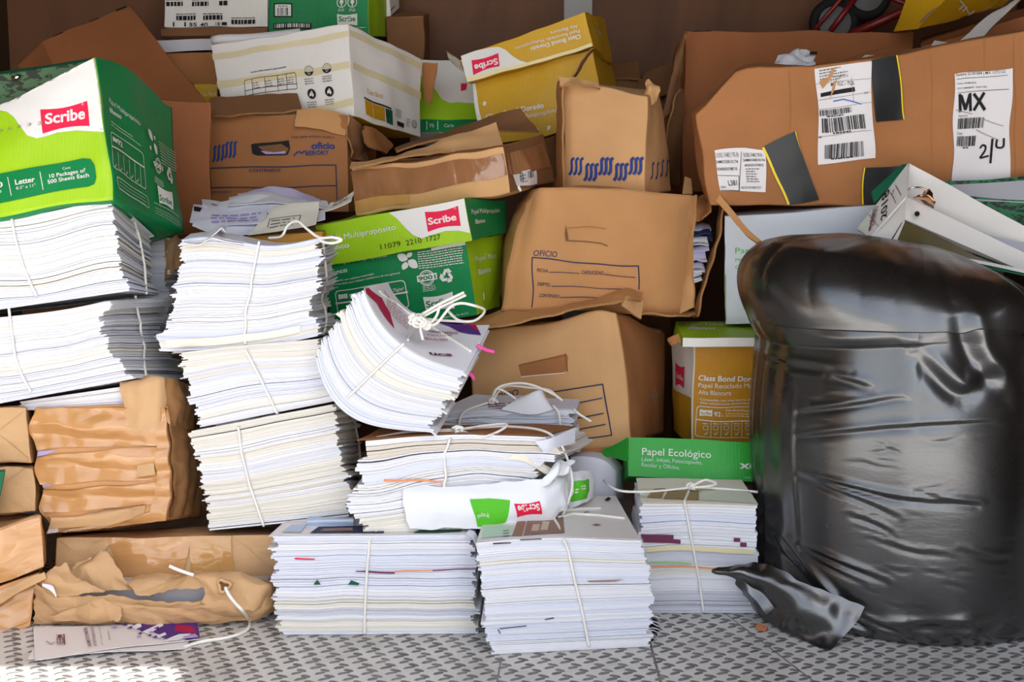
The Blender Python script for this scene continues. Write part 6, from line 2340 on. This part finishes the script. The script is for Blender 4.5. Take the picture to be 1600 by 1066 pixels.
C = hexpix((-70, 772, 1.66), (-70, 742, 1.66), (-70, 768, 1.74), (-70, 738, 1.74), (3, 768, 1.66), (8, 736, 1.66), (3, 765, 1.74), (8, 733, 1.74))
C = hexpix((-70, 815, 1.66), (-70, 742, 1.66), (-70, 812, 1.70), (-70, 738, 1.70), (-6, 812, 1.66), (9, 736, 1.66), (-6, 810, 1.70), (9, 733, 1.70))
b = Box('green_folder', 'green folder corner at the picture edge before the kraft ream packs', 'folder', C, 'cloth_green', dent=.001, bulge=0, seed=64, n=8)
b.finish(.002, 'cover')
TPC = None
for k, (C, lb) in enumerate((
        (hexpix((-120, 958, 1.66), (-120, 848, 1.66), (-110, 925, 1.90), (-110, 820, 1.90), (70, 886, 1.69), (64, 804, 1.69), (70, 872, 1.90), (58, 806, 1.90)), 'brown taped parcel, upper of two on the floor beside the torn parcel'),
        (hexpix((-120, 1030, 1.645), (-120, 962, 1.645), (-110, 935, 1.90), (-110, 928, 1.90), (44, 978, 1.66), (62, 897, 1.685), (56, 918, 1.90), (66, 876, 1.90)), 'brown taped parcel lying on the floor, lower of two beside the torn parcel'))):
    if TPC is not None:
        C = rest_under(C, TPC, .004)
    TPC = C
    b = Box('taped_parcel', lb, 'parcel', C, dict(all='kraft_paper_warm', top='kraft_paper'), dent=.002, bulge=.006, seed=65 + k, n=34, facet=.004, fscale=.10, group='taped parcels at the picture edge')
    b.finish(.006, 'wrapper')
    if k == 0:
        b.patch('brown_tape', 'front', (-100, 852), (63, 808), (69, 884), (-100, 950), 'tape_brown', .0014, (30, 20), None, .0012, None, 3)
    else:
        b.patch('brown_tape', 'front', (-100, 966), (60, 902), (45, 972), (-100, 1020), 'tape_brown', .0014, (30, 20), None, .0012, None, 4)
        sheet('kraft_tail', b.root, rows([(-30, 962, 1.64), (20, 932, 1.65), (72, 904, 1.66)], [(-30, 945, 1.65), (20, 916, 1.66), (70, 894, 1.665)], n=16, m=6), 'kraft_paper', .001, noise=.002, nscale=.04)

# ---- long kraft parcel with tape patches
C = hexpix((84, 949, 1.752), (90, 842, 1.755), (100, 900, 1.97), (100, 832, 1.97), (442, 949, 1.752), (438, 835, 1.755), (440, 900, 1.97), (436, 822, 1.97))
b = Box('kraft_parcel', 'long kraft paper parcel with shiny tape patches under the taped pack', 'parcel', C, 'kraft_paper', dent=.002, bulge=.006, seed=68, n=44, facet=.002, fscale=.10)
b.finish(.008, 'wrapper')
b.patch('brown_tape', 'front', (168, 839), (300, 835), (286, 905), (190, 908), 'tape_brown', .0016, (40, 24), None, .0016, None, 5)
b.patch('brown_tape', 'front', (296, 838), (362, 836), (366, 900), (300, 902), 'tape_tan', .0020, (24, 20), None, .0010, None, 6)
b.patch('paper_fold', 'front', (364, 837), (440, 836), (440, 893), (408, 872), 'kraft_paper', .0016, (14, 12), None, .0006, None, 7)
b.patch('paper_fold', 'front', (408, 874), (440, 856), (440, 896), (438, 894), 'kraft_paper', .0028, (10, 10), None, .0006, None, 8)
b.patch('paper_fold', 'front', (90, 840), (160, 839), (130, 860), (118, 862), 'kraft_paper', .0020, (12, 8), None, .0006, None, 9)
b.patch('paper_fold', 'front', (110, 858), (180, 840), (150, 880), (90, 884), 'kraft_paper', .0016, (12, 8), None, .0006, None, 10)

# ---- torn parcel lying in front
C = hexpix((66, 964, 1.703), (70, 910, 1.703), (76, 958, 1.745), (82, 902, 1.745), (418, 964, 1.703), (418, 906, 1.703), (424, 952, 1.745), (424, 900, 1.745))
b = Box('torn_parcel', 'torn kraft parcel on the steel floor with its grey sheets showing through', 'parcel', C, dict(all='grey_board'), dent=.001, bulge=.001, seed=70, n=14)
b.on('front').circle((238, 928), 3.2, 'ink_black')
b.finish(.002, 'contents')
G = rows([(52, 975, 1.675), (120, 977, 1.67), (200, 977, 1.668), (300, 975, 1.668), (390, 972, 1.674), (425, 957, 1.70), (438, 940, 1.73)],
         [(50, 940, 1.674), (120, 952, 1.658), (180, 950, 1.65), (300, 952, 1.65), (395, 945, 1.656), (430, 936, 1.69), (440, 922, 1.73)],
         [(56, 912, 1.678), (120, 932, 1.664), (165, 930, 1.658), (230, 934, 1.668), (300, 936, 1.665), (330, 930, 1.66), (400, 912, 1.66), (436, 912, 1.72)], n=96, m=32)
sheet('torn_wrapper', b.root, G, 'kraft_paper', .001, noise=.003, crease=.0060, cscale=.055, smooth=False, nscale=.05, seed=71, tear=.0016)
G = rows([(52, 934, 1.68), (90, 935, 1.665), (150, 926, 1.662), (165, 922, 1.67)], [(60, 904, 1.682), (90, 902, 1.66), (112, 912, 1.664), (150, 916, 1.67)], [(68, 896, 1.69), (90, 886, 1.675), (106, 880, 1.68), (110, 900, 1.68)], n=38, m=28)
sheet('torn_wrapper', b.root, G, 'kraft_paper', .001, noise=.002, crease=.0055, cscale=.05, smooth=False, nscale=.05, seed=72, tear=.0014)
G = rows([(110, 906, 1.685), (150, 918, 1.682), (196, 922, 1.68), (216, 918, 1.684)], [(112, 884, 1.70), (140, 890, 1.69), (170, 896, 1.688), (198, 910, 1.688)], [(124, 878, 1.71), (146, 868, 1.71), (158, 860, 1.705), (170, 866, 1.70)], n=38, m=28)
sheet('torn_wrapper', b.root, G, 'kraft_paper', .001, noise=.002, crease=.0055, cscale=.05, smooth=False, nscale=.04, seed=73, tear=.0014)
G = rows([(198, 914, 1.674), (222, 930, 1.668), (262, 922, 1.67), (322, 920, 1.66), (340, 926, 1.655)], [(205, 908, 1.685), (250, 908, 1.68), (300, 898, 1.672), (335, 902, 1.66)], [(206, 906, 1.70), (258, 900, 1.70), (300, 894, 1.69), (338, 896, 1.68)], n=54, m=25)
sheet('torn_wrapper', b.root, G, 'kraft_paper', .001, noise=.002, crease=.0055, cscale=.05, smooth=False, nscale=.05, seed=74, tear=.0014)
G = rows([(318, 944, 1.652), (360, 950, 1.646), (400, 952, 1.652), (432, 930, 1.70)], [(318, 916, 1.654), (345, 926, 1.645), (372, 926, 1.65), (418, 918, 1.66), (438, 916, 1.72)],
         [(302, 898, 1.66), (338, 906, 1.652), (362, 907, 1.655), (410, 910, 1.665), (436, 912, 1.72)], [(304, 895, 1.68), (335, 894, 1.67), (365, 897, 1.67), (410, 904, 1.68), (434, 908, 1.73)], n=57, m=36)
sheet('torn_wrapper', b.root, G, 'kraft_paper', .001, noise=.002, crease=.0055, cscale=.05, smooth=False, nscale=.05, seed=75, tear=.0012)
G = rows([(72, 964, 1.656), (120, 950, 1.65), (160, 934, 1.648)], [(110, 972, 1.655), (150, 962, 1.645), (185, 948, 1.645)], [(142, 974, 1.655), (180, 970, 1.647), (190, 962, 1.647)], n=32, m=21)
sheet('torn_wrapper', b.root, G[:, ::-1], 'kraft_paper', .001, noise=.002, crease=.0055, cscale=.05, smooth=False, nscale=.04, seed=76, tear=.001)
mb = MB()
t = np.linspace(0, 2 * math.pi, 26)
c0 = P(350, 915, 1.643)
ring = np.stack((.0085 * np.cos(t), 0 * t - .001, .0085 * np.sin(t)), -1) * (1 + .25 * np.sin(3 * t + 1))[:, None] + c0
tube(mb, ring, .0028, 'kraft_paper', 6, cap=False)
mb.add([c0 + (.008 * math.cos(a), .0015, .008 * math.sin(a)) for a in np.linspace(0, 2 * math.pi, 17)[:-1]], [tuple(range(16))], 'kraft_board_dark')  # dark disc stands in for the shade inside the hole
mb.build('torn_hole', b.root)
sheet('white_scrap', b.root, rows([(66, 916, 1.655), (80, 924, 1.652), (88, 934, 1.655)], [(66, 912, 1.655), (82, 916, 1.652), (88, 930, 1.655)], n=8, m=3), 'paper_cool', .001)
mb = MB()
tube(mb, crom([P(264.5, 884.6, 1.64), P(282, 892, 1.64), P(303, 899, 1.642)], 14), .0026, 'string_white', 9)
mb.build('string_end', b.root)

mb = MB()
pts = [P(352, 918, 1.640), P(358, 930, 1.632), P(368, 943, 1.628), P(379, 954.5, 1.625)] + [PZ(u, v, .0032) for u, v in ((390, 970), (388, 982), (374, 991), (350, 997.5), (320, 1002), (300, 1007), (287, 1012))]
tube(mb, crom(pts, 70), .0026, 'string_white', 10)
o = mb.build('cord', None, True, loc=tuple(PZ(360, 990, 0)))
tag(o, 'white cord trailing from the torn parcel hole over the purple leaflet', 'cord')


# ---- leaflets on the floor
def leaf_print(p):
    p.poly([(199, 970), (320, 970), (315, 1003), (286, 1004), (298, 993), (262, 998), (238, 988), (222, 988)], 'ink_purple')
    p.poly([(276, 977), (300, 980), (308, 990), (288, 990), (272, 986)], 'ink_magenta')
    for q in ([(206, 980), (220, 974), (222, 985), (214, 988)], [(222, 989), (252, 975), (256, 979), (240, 988), (236, 995)], [(243, 996), (258, 990), (262, 996), (252, 1001)], [(262, 1000), (280, 993), (299, 992), (282, 1003), (258, 1006)]):
        p.poly(q, 'paper_white')
    for x, y, s, m_ in ((176, 976, 8, 'ink_purple'), (174, 983, 8, 'ink_lilac'), (190, 979, 8, 'ink_purple'), (198, 984, 8, 'ink_purple'), (212, 986, 11, 'ink_purple'), (214, 993, 7, 'ink_purple'), (212, 998, 7, 'ink_lilac'), (229, 996, 7, 'ink_purple'),
                        (232, 991, 6, 'ink_lilac'), (237, 999, 8, 'ink_purple'), (250, 999, 13, 'ink_purple'), (240, 985, 8, 'ink_purple')):
        p.poly([(x, y), (x + s, y - s * .42), (x + s * 1.1, y + s * .1)], m_)
    p.poly([(285, 998), (305, 993), (311, 999), (290, 1001)], 'ink_lilac')
    p.text('IEEM', (100, 1009), (98.6, 994.5), 8, 'ink_plum', .005, up=(89, 1009))
    p.line([(101.5, 1010), (100, 994)], .7, 'ink_plum')
    p.line([(73, 1005), (80, 1009.5), (86, 1006)], .8, 'ink_smoke')
    p.text('LINEAMIENTOS EN MATERIA', (143.5, 1013), (136, 983), 6, 'ink_plum', .015, up=(137.5, 1013))
    p.text('DE RESPONSABILIDADES', (152, 1012), (146, 983), 5, 'ink_plum', 0, up=(147, 1012))
    p.text('para los órganos de control', (161, 1011), (156, 981), 3, 'ink_smoke', 0, up=(158, 1011))
    p.text('Cuestionario', (173, 1003.5), (170, 989), 3, 'ink_plum', 0, up=(170, 1003.5))


def flat_leaf(name, q, lb, z, pr, grp):
    # q: near-left, near-right, far-right, far-left as seen
    A = [PZ(u, v, z) for u, v in q]
    G = loft([[A[0], A[1]], [A[3], A[2]]], 40, 14)
    X = np.linspace(0, 1, 40)[:, None]
    Yb = np.linspace(0, 1, 14)[None]
    G[..., 2] += .004 * np.sin(np.pi * X * 1.0) ** 2 * (1 - Yb) + .002 * np.exp(-((X - 1) / .2) ** 2)
    o, _ = sheet(name, None, G, 'paper_gloss', .0008, prints=pr, loc=tuple(A[0]))
    tag(o, lb, 'leaflet', grp)


flat_leaf('leaflet', [(43, 1030), (287, 1016), (309, 984), (72, 978)], 'plain white leaflet lying under the purple printed one', .0030, None, 'leaflets on the steel floor')
flat_leaf('leaflet', [(54.5, 1032), (313, 1000.5), (309, 972), (52, 981)], 'white leaflet with purple triangles lying on the steel floor', .0060, leaf_print, 'leaflets on the steel floor')
G = np.array([[PZ(1180, 981, .004), PZ(1184, 974, .006)], [PZ(1196, 985, .003), PZ(1200, 979, .005)]])
o, _ = sheet('card_chip', None, loft([G[0], G[1]], 4, 4).transpose(1, 0, 2), 'orange_chip', .002, loc=tuple(G[0, 0]))
tag(o, 'tiny orange chip of card on the floor by the trash bag', 'scrap')


# ================================================================== TRASH BAG
BX, BY, BR = .647, 1.812, .247


def bag_polar(u, v):
    """(angle, height) where the line of sight meets the bag's round side"""
    d = P(u, v, 1.0) - np.array((0, 0, CAMZ))
    a = d[0] ** 2 + d[1] ** 2
    b_ = -2 * (d[0] * BX + d[1] * BY)
    c = BX ** 2 + BY ** 2 - BR ** 2
    disc = b_ * b_ - 4 * a * c
    k = (-b_ - math.sqrt(max(disc, 0))) / (2 * a)
    x, y, z = d * k
    return math.atan2(x - BX, -(y - BY)), z + CAMZ      # 0 faces the viewer, negative toward the stack of booklets


def build_bag():
    n, m = 440, 250
    th = np.linspace(-math.pi, math.pi, n + 1)[:-1]
    # profile: bottom centre -> foot -> side -> folded cuff -> crown
    t = np.linspace(0, 1, m)
    T, H_ = np.meshgrid(th, t, indexing='ij')
    top = .580 + 0 * T
    zc = .440 + .012 * np.sin(2 * T + 1) - .03 * np.clip(T - .2, 0, 1)
    # heights: share of the parameter on base, side, cuff and crown
    z = np.interp(H_, (0, .04, .56, .80, 1), (0, 0, .70, .90, 1.0))
    Z = np.where(z < .70, z / .70 * zc, zc + (z - .70) / .30 * (top - zc))
    lefty = np.exp(-((T + 1.45) / .75) ** 2)
    q = np.clip((Z - zc) / (top - zc), 0, 1)
    ex = 2.2 + 2.2 * np.exp(-((T + 1.5) / .7) ** 2)
    crown = np.clip(1 - np.clip((q - .10) / .90, 0, 1) ** ex, 0, 1) ** (.5 + .32 * np.exp(-(T / 1.0) ** 2))
    R = BR * (1 - .10 * np.exp(-Z / .02)) * (1 + .025 * np.sin(np.pi * np.clip(Z / zc, 0, 1)))
    R = np.where(q > 0, BR * crown * (1 + lefty * .17 * np.sin(np.pi * np.clip(q * 1.12, 0, 1))), R)
    part = np.exp(-((T + .75) / .45) ** 2)
    R = R + part * (.005 * np.exp(-((q - .07) / .06) ** 2) * (q > 0) - .004 * (q <= 0) * (Z > zc - .12) * np.clip((Z - zc + .12) / .12, 0, 1))
    R = np.where(H_ < .04, R * (H_ / .04), R)
    X = BX + R * np.sin(T)
    Y = BY - R * np.cos(T)
    dx = X - BX
    Z = Z + np.clip(q * 1.4, 0, 1) * np.where(dx < 0, -.20 * dx, -.24 * dx)
    G = np.stack((X, Y, Z), -1)
    Nn = np.stack((np.sin(T), -np.cos(T), np.zeros_like(T)), -1)
    Nn[..., 2] = np.where(q > .15, .9, 0)
    Nn /= np.linalg.norm(Nn, axis=-1, keepdims=True)
    # creases: (pixel polyline, width m, depth m)
    D = np.zeros_like(T)
    live = np.clip((H_ - .04) / .03, 0, 1)

    def crease(pts, w, d, ridge=.8):
        nonlocal D
        q_ = [bag_polar(*p) for p in pts]
        q_ = crom([(a * BR, h, 0) for a, h in q_], 14)
        A = T * BR
        best = np.full(T.shape, 9.0)
        sgn = np.zeros(T.shape)
        fade = np.zeros(T.shape)
        for i, (p, s_) in enumerate(zip(q_[:-1], q_[1:])):
            e = s_[:2] - p[:2]
            L2 = e @ e + 1e-12
            k = np.clip(((A - p[0]) * e[0] + (Z - p[1]) * e[1]) / L2, 0, 1)
            dx, dz = A - p[0] - k * e[0], Z - p[1] - k * e[1]
            dist = np.hypot(dx, dz)
            side = np.sign(e[0] * dz - e[1] * dx)
            f = (i + k) / 13
            up = dist < best
            best = np.where(up, dist, best)
            sgn = np.where(up, side, sgn)
            fade = np.where(up, np.sin(np.pi * np.clip(f, .04, .96)) ** .6, fade)
        x = best * np.where(sgn == 0, 1, sgn) / w
        D += live * fade * d * (-np.exp(-x ** 2) + ridge * np.exp(-((x - 1.7) / 1.0) ** 2))

    for pts, w, d in (
            ([(1250, 646), (1330, 636), (1412, 622)], .006, .006), ([(1250, 685), (1330, 676), (1440, 667), (1590, 657)], .006, .005),
            ([(1248, 742), (1320, 760), (1400, 779), (1525, 790)], .006, .007), ([(1252, 746), (1330, 775), (1402, 807)], .005, .006), ([(1300, 752), (1350, 766), (1404, 785)], .004, .004),
            ([(1330, 804), (1365, 818), (1395, 834)], .005, .005), ([(1430, 768), (1480, 782), (1530, 789)], .005, .004),
            ([(1248, 853), (1310, 880), (1384, 909)], .006, .008), ([(1250, 862), (1300, 888), (1350, 912)], .005, .005), ([(1225, 850), (1280, 920), (1348, 990), (1420, 1012)], .010, .016),
            ([(1205, 840), (1250, 900), (1320, 968)], .009, .010), ([(1240, 925), (1290, 960), (1350, 985)], .006, .008), ([(1248, 940), (1270, 965), (1285, 1000)], .006, .009),
            ([(1300, 940), (1360, 975), (1440, 1000)], .006, .008), ([(1243, 600), (1242, 720), (1246, 880)], .006, -.0022),
            ([(1370, 690), (1395, 702), (1412, 710)], .003, .002), ([(1350, 720), (1370, 727), (1400, 730)], .003, .002), ([(1362, 706), (1380, 704), (1402, 702)], .003, .002),
            ([(1190, 560), (1250, 575), (1330, 585)], .008, .006), ([(1290, 590), (1330, 600), (1360, 610)], .008, .008), ([(1430, 560), (1500, 620), (1560, 590)], .016, .014), ([(1500, 480), (1520, 560), (1570, 620)], .02, .014),
            ([(1360, 840), (1420, 860), (1480, 868)], .005, .003), ([(1500, 860), (1540, 872), (1580, 876)], .006, .003), ([(1330, 980), (1440, 985), (1560, 975)], .01, .008)):
        crease(pts, w * .72, d * .55)
    rg = np.random.default_rng(5)
    for _ in range(46):
        u0, v0 = rg.uniform(1260, 1580), rg.uniform(600, 960)
        L = rg.uniform(20, 70)
        a = rg.normal() * .16 + (.25 if v0 > 820 else 0)
        crease([(u0, v0), (u0 + L * .5, v0 + L * .5 * a + rg.normal() * 2), (u0 + L, v0 + L * a)], rg.uniform(.0015, .003), rg.uniform(.0004, .0010))
    # big soft lumps of what is inside, gathered pleats in the cuff
    D += .005 * snoise(G, .30, 91, 1) * np.clip(Z / .1, 0, 1) * live
    D += .0014 * snoise(G * np.array((1, 1, 2.2)), .09, 92, 2) * np.clip(q * 3, 0, 1) * live
    pleat = .4 * np.sin(T * 23 + 3 * np.sin(T * 4)) * np.exp(-((q - .05) / .10) ** 2) * (np.abs(T + 1.2) < .9)
    D += .005 * pleat * live
    D += .006 * np.sin(T * 15 + Z * 30) * np.exp(-((Z - .02) / .035) ** 2) * live
    wrk = np.abs(np.sin(T * 17 + 2.5 * np.sin(T * 3.1) + q * 2)) ** .5
    D -= .0042 * (1 - wrk) * np.exp(-((T + 1.25) / .55) ** 2) * np.exp(-((q - .55) / .30) ** 2) * live
    # a deep fold in the crown where the bag is pushed in beneath the open file
    fold = np.exp(-(((T - .62) * .9 - (q - .5) * .5) / .10) ** 2) * np.exp(-((q - .45) / .4) ** 2)
    D -= .030 * fold * live
    D += .012 * np.exp(-(((T - .30) * .9 - (q - .5) * .5) / .13) ** 2) * np.exp(-((q - .55) / .3) ** 2) * live
    G = G + Nn * D[..., None]
    G[..., 2] = np.maximum(G[..., 2], .0012)
    mb = MB()
    V = G.reshape(-1, 3)
    F = []
    for i in range(n):
        i2 = (i + 1) % n
        for j in range(m - 1):
            F.append((i * m + j, i2 * m + j, i2 * m + j + 1, i * m + j + 1))
    uv = np.stack((T / (2 * math.pi) * 1.5, Z), -1).reshape(-1, 2)
    mb.add(V, F, 'bag_plastic', uv)
    # the loose foot of the bag spreading over the floor
    for rws in (
            ([PZ(1290, 1016, .002), PZ(1240, 996, .002), PZ(1205, 978, .003), PZ(1170, 945, .012), P(1146, 905, 1.66), P(1114, 897, 1.64)],
             [P(1330, 985, 1.585), P(1262, 962, 1.60), P(1216, 930, 1.625), P(1180, 905, 1.645), P(1152, 893, 1.648), P(1113, 893, 1.638)],
             [P(1350, 950, 1.595), P(1262, 915, 1.62), P(1215, 885, 1.65), P(1184, 880, 1.672), P(1150, 883, 1.665), P(1124, 886, 1.65)]),
            ([P(1196, 958, 1.66), P(1178, 935, 1.665), P(1160, 908, 1.672), P(1140, 900, 1.668)], [P(1230, 930, 1.65), P(1205, 905, 1.66), P(1184, 890, 1.68), P(1150, 886, 1.68)])):
        Gs = loft(rws, 46, 24)
        Gs = Gs + vnoise(Gs, .05, 93) * .0035
        Gs[..., 2] = np.maximum(Gs[..., 2], .0015)
        mb.grid(Gs, 'bag_plastic')
    o = mb.build('trash_bag', None, True, loc=(BX, BY, 0))
    tag(o, 'full black plastic trash bag standing on the steel floor', 'trash bag')


build_bag()

# ================================================================== FILES ON THE BAG
r0 = thing('lever_arch_file', 'open white lever arch file labelled 2018 lying on top of the trash bag', 'file', tuple(P(1415, 370, 1.86)))


def spine_label(p):
    p.poly([(1340, 356), (1356, 338), (1362, 352), (1346, 369)], 'ink_sage')
    p.line([(1358, 336), (1374, 356)], .8, 'ink_smoke')
    p.line([(1392, 302), (1400, 318)], .8, 'ink_plum')
    p.line([(1400, 291), (1408, 306)], .8, 'ink_plum')
    p.text('2018', (1386, 340), (1391, 295), 11, 'ink_black', .01, up=(1377, 337))
    p.micro((1360, 361), (1370, 326), 1, 3, 'ink_magenta', 1.8, 2)
    p.text('MONITOREO', (1363, 360), (1370, 322), 3.6, 'ink_black', 0, up=(1359, 358))
    p.text('INTERNO', (1368, 352), (1374, 322), 3.6, 'ink_black', 0, up=(1364, 350))
    p.text('08', (1398, 303), (1399, 296), 3, 'ink_plum', 0, up=(1395, 302))


A, Bq, Cq, Dq = P(1419.6, 254, 1.945), P(1415.5, 307, 1.855), P(1359.5, 371, 1.83), P(1339, 358, 1.875)
G = loft([[Dq, A], [Dq * .5 + Cq * .5, A * .5 + Bq * .5], [Cq, Bq]], 16, 8)
sheet('spine', r0, G[:, ::-1], 'board_white', .003, prints=spine_label)
G = rows([(1415.5, 307, 1.899), (1640, 414, 1.81)], [(1414.6, 343, 1.875), (1640, 442, 1.80)], n=26, m=8)
sheet('front_cover', r0, G[:, ::-1], 'board_white', .003)
G = rows([(1359.5, 371, 1.829), (1415.5, 307, 1.899)], [(1387, 377, 1.815), (1414.6, 343, 1.875)], n=14, m=8)
sheet('cover_hinge', r0, G[:, ::-1], 'board_white', .003)
mb = MB()
tube(mb, [P(1433, 334, 1.858), P(1433, 334, 1.875)], .0042, 'rubber', 10)
mb.build('finger_hole', r0)
G = rows([(1400, 345, 1.930), (1480, 380, 1.905), (1560, 410, 1.885), (1640, 440, 1.855)], [(1419, 254.5, 1.945), (1480, 287, 1.925), (1540, 321, 1.910), (1640, 374, 1.875)], n=24, m=12)
sheet('back_cover', r0, G, 'board_white', .003)
G = rows([(1367, 316, 1.885), (1419, 256, 1.950)], [(1362, 299, 1.900), (1409, 257, 1.955)], n=8, m=4)
sheet('cloth_edge', r0, G, 'cloth_green', .004)
G = rows([(1535, 366, 1.86), (1570, 374, 1.87), (1640, 388, 1.88)], [(1600, 398, 1.835), (1620, 404, 1.83), (1640, 412, 1.825)], n=8, m=6)
sheet('inner_sheet', r0, G, 'paper_cool', .001)
mb = MB()
tube(mb, crom([P(1415, 298, 1.885), P(1424, 294, 1.875), P(1438, 293, 1.875), P(1448, 298, 1.875), P(1452, 304, 1.875)], 24), .0016, 'chrome')
mb.build('ring', r0)
G = rows([(1429, 309, 1.860), (1445, 318, 1.895), (1458, 326, 1.89)], [(1438, 304, 1.870), (1448, 306, 1.860), (1459, 318, 1.855)], [(1444, 297, 1.880), (1452, 296, 1.870), (1458, 303, 1.865)], n=10, m=10)
sheet('lever', r0, G + vnoise(G, .02, 95) * .002, 'copper', .003)

r1 = thing('lever_arch_file', 'dark green lever arch file trapped between the labelled file and the bag', 'file', tuple(P(1440, 400, 1.80)))
G = rows([(1398, 384, 1.815), (1444, 400, 1.79), (1500, 407, 1.785), (1600, 428, 1.76), (1660, 440, 1.75)], [(1412, 346, 1.865), (1470, 372, 1.845), (1530, 402, 1.82), (1600, 426, 1.79), (1660, 446, 1.77)], n=24, m=10)
sheet('inside_cover', r1, G, 'olive_card', .003, 'cloth_green')
G = rows([(1387, 377, 1.816), (1399, 383, 1.812)], [(1407, 347, 1.866), (1414, 345, 1.864)], n=5, m=8)
sheet('spine', r1, G, 'board_white', .002, prints=lambda p: p.line([(1391, 378), (1409, 349)], .8, 'ink_black'))
G = rows([(1444, 402, 1.785), (1470, 405, 1.782), (1530, 412, 1.775), (1660, 440, 1.74)], [(1446, 396, 1.79), (1470, 399, 1.787), (1530, 407, 1.78), (1660, 434, 1.745)], n=20, m=4)
sheet('front_edge', r1, G, 'board_white', .003, 'cloth_green')

r2 = thing('box_file', 'open green marbled file with grey lining behind the labelled lever arch file', 'file', tuple(P(1560, 360, 1.99)))
G = rows([(1478, 290, 1.995), (1540, 287, 1.99), (1600, 283, 1.985), (1700, 277, 1.98)], [(1477, 283, 1.995), (1540, 281, 1.99), (1600, 275.5, 1.985), (1700, 268, 1.98)], n=16, m=4)
sheet('back_cover', r2, G, 'marble_green', .004, noise=.0008, seed=5)
G = rows([(1500, 312, 1.955), (1560, 314, 1.95), (1600, 316, 1.945), (1700, 318, 1.94)], [(1480, 289, 1.992), (1540, 286, 1.988), (1600, 282, 1.984), (1700, 276, 1.978)], n=16, m=8)
sheet('lining', r2, G, 'grey_board', .002)
G = rows([(1500, 420, 1.955), (1560, 425, 1.95), (1600, 425, 1.945), (1700, 430, 1.94)], [(1512, 306, 1.957), (1560, 311, 1.951), (1600, 313, 1.946), (1700, 316, 1.94)], n=16, m=12)
sheet('front_cover', r2, G, 'marble_green', .004)

# ================================================================== HAND TRUCK
r3 = thing('hand_truck', 'red hand truck with black wheels leaning at the back above the broad carton', 'hand truck', (P(1320, 30, 2.84)[0], 2.84, 0))
for c, ax in (((1303, 36), 0), ((1354, -8), 1)):
    q = P(*c, 2.82)
    R = .060
    mbw = MB()
    t = np.linspace(0, 2 * math.pi, 37)
    ring = np.stack((R * .80 * np.cos(t), 0 * t, R * .80 * np.sin(t)), -1) + q
    tube(mbw, ring, .0125, 'rubber', 10, cap=False)
    ty = mbw.build('wheel', r3)
    mbr = MB()
    V = [q + (R * .68 * math.cos(a), y, R * .68 * math.sin(a)) for y in (-.008, .008) for a in t[:-1]] + [q + (0, -.012, 0), q + (0, .012, 0)]
    k = 36
    F = [(i, (i + 1) % k, k + (i + 1) % k, k + i) for i in range(k)] + [((i + 1) % k, i, 2 * k) for i in range(k)] + [(k + i, k + (i + 1) % k, 2 * k + 1) for i in range(k)]
    mbr.add(V, F, 'rim_grey')
    mbr.build('rim', ty, False)
mb = MB()
tube(mb, [P(1268, 52, 2.79), P(1318, -6, 2.79), P(1350, -44, 2.79)], .005, 'paint_red', 10)
tube(mb, [P(1298, 48, 2.80), P(1340, -8, 2.80)], .007, 'paint_red', 10)
tube(mb, [P(1330, 54, 2.80), P(1420, 14, 2.80), P(1480, -14, 2.80)], .011, 'paint_red', 10)
tube(mb, [P(1390, -4, 2.80), P(1440, 16, 2.80)], .006, 'paint_red', 10)
e = P(1330, 54, 2.80)
tube(mb, [e, (e[0] - .02, 2.80, .3), (e[0] - .02, 2.80, .002)], .009, 'paint_red', 10)
e = P(1268, 52, 2.79)
tube(mb, [e, (e[0] - .01, 2.79, .3), (e[0] - .01, 2.79, .002)], .005, 'paint_red', 10)
mb.build('frame', r3)
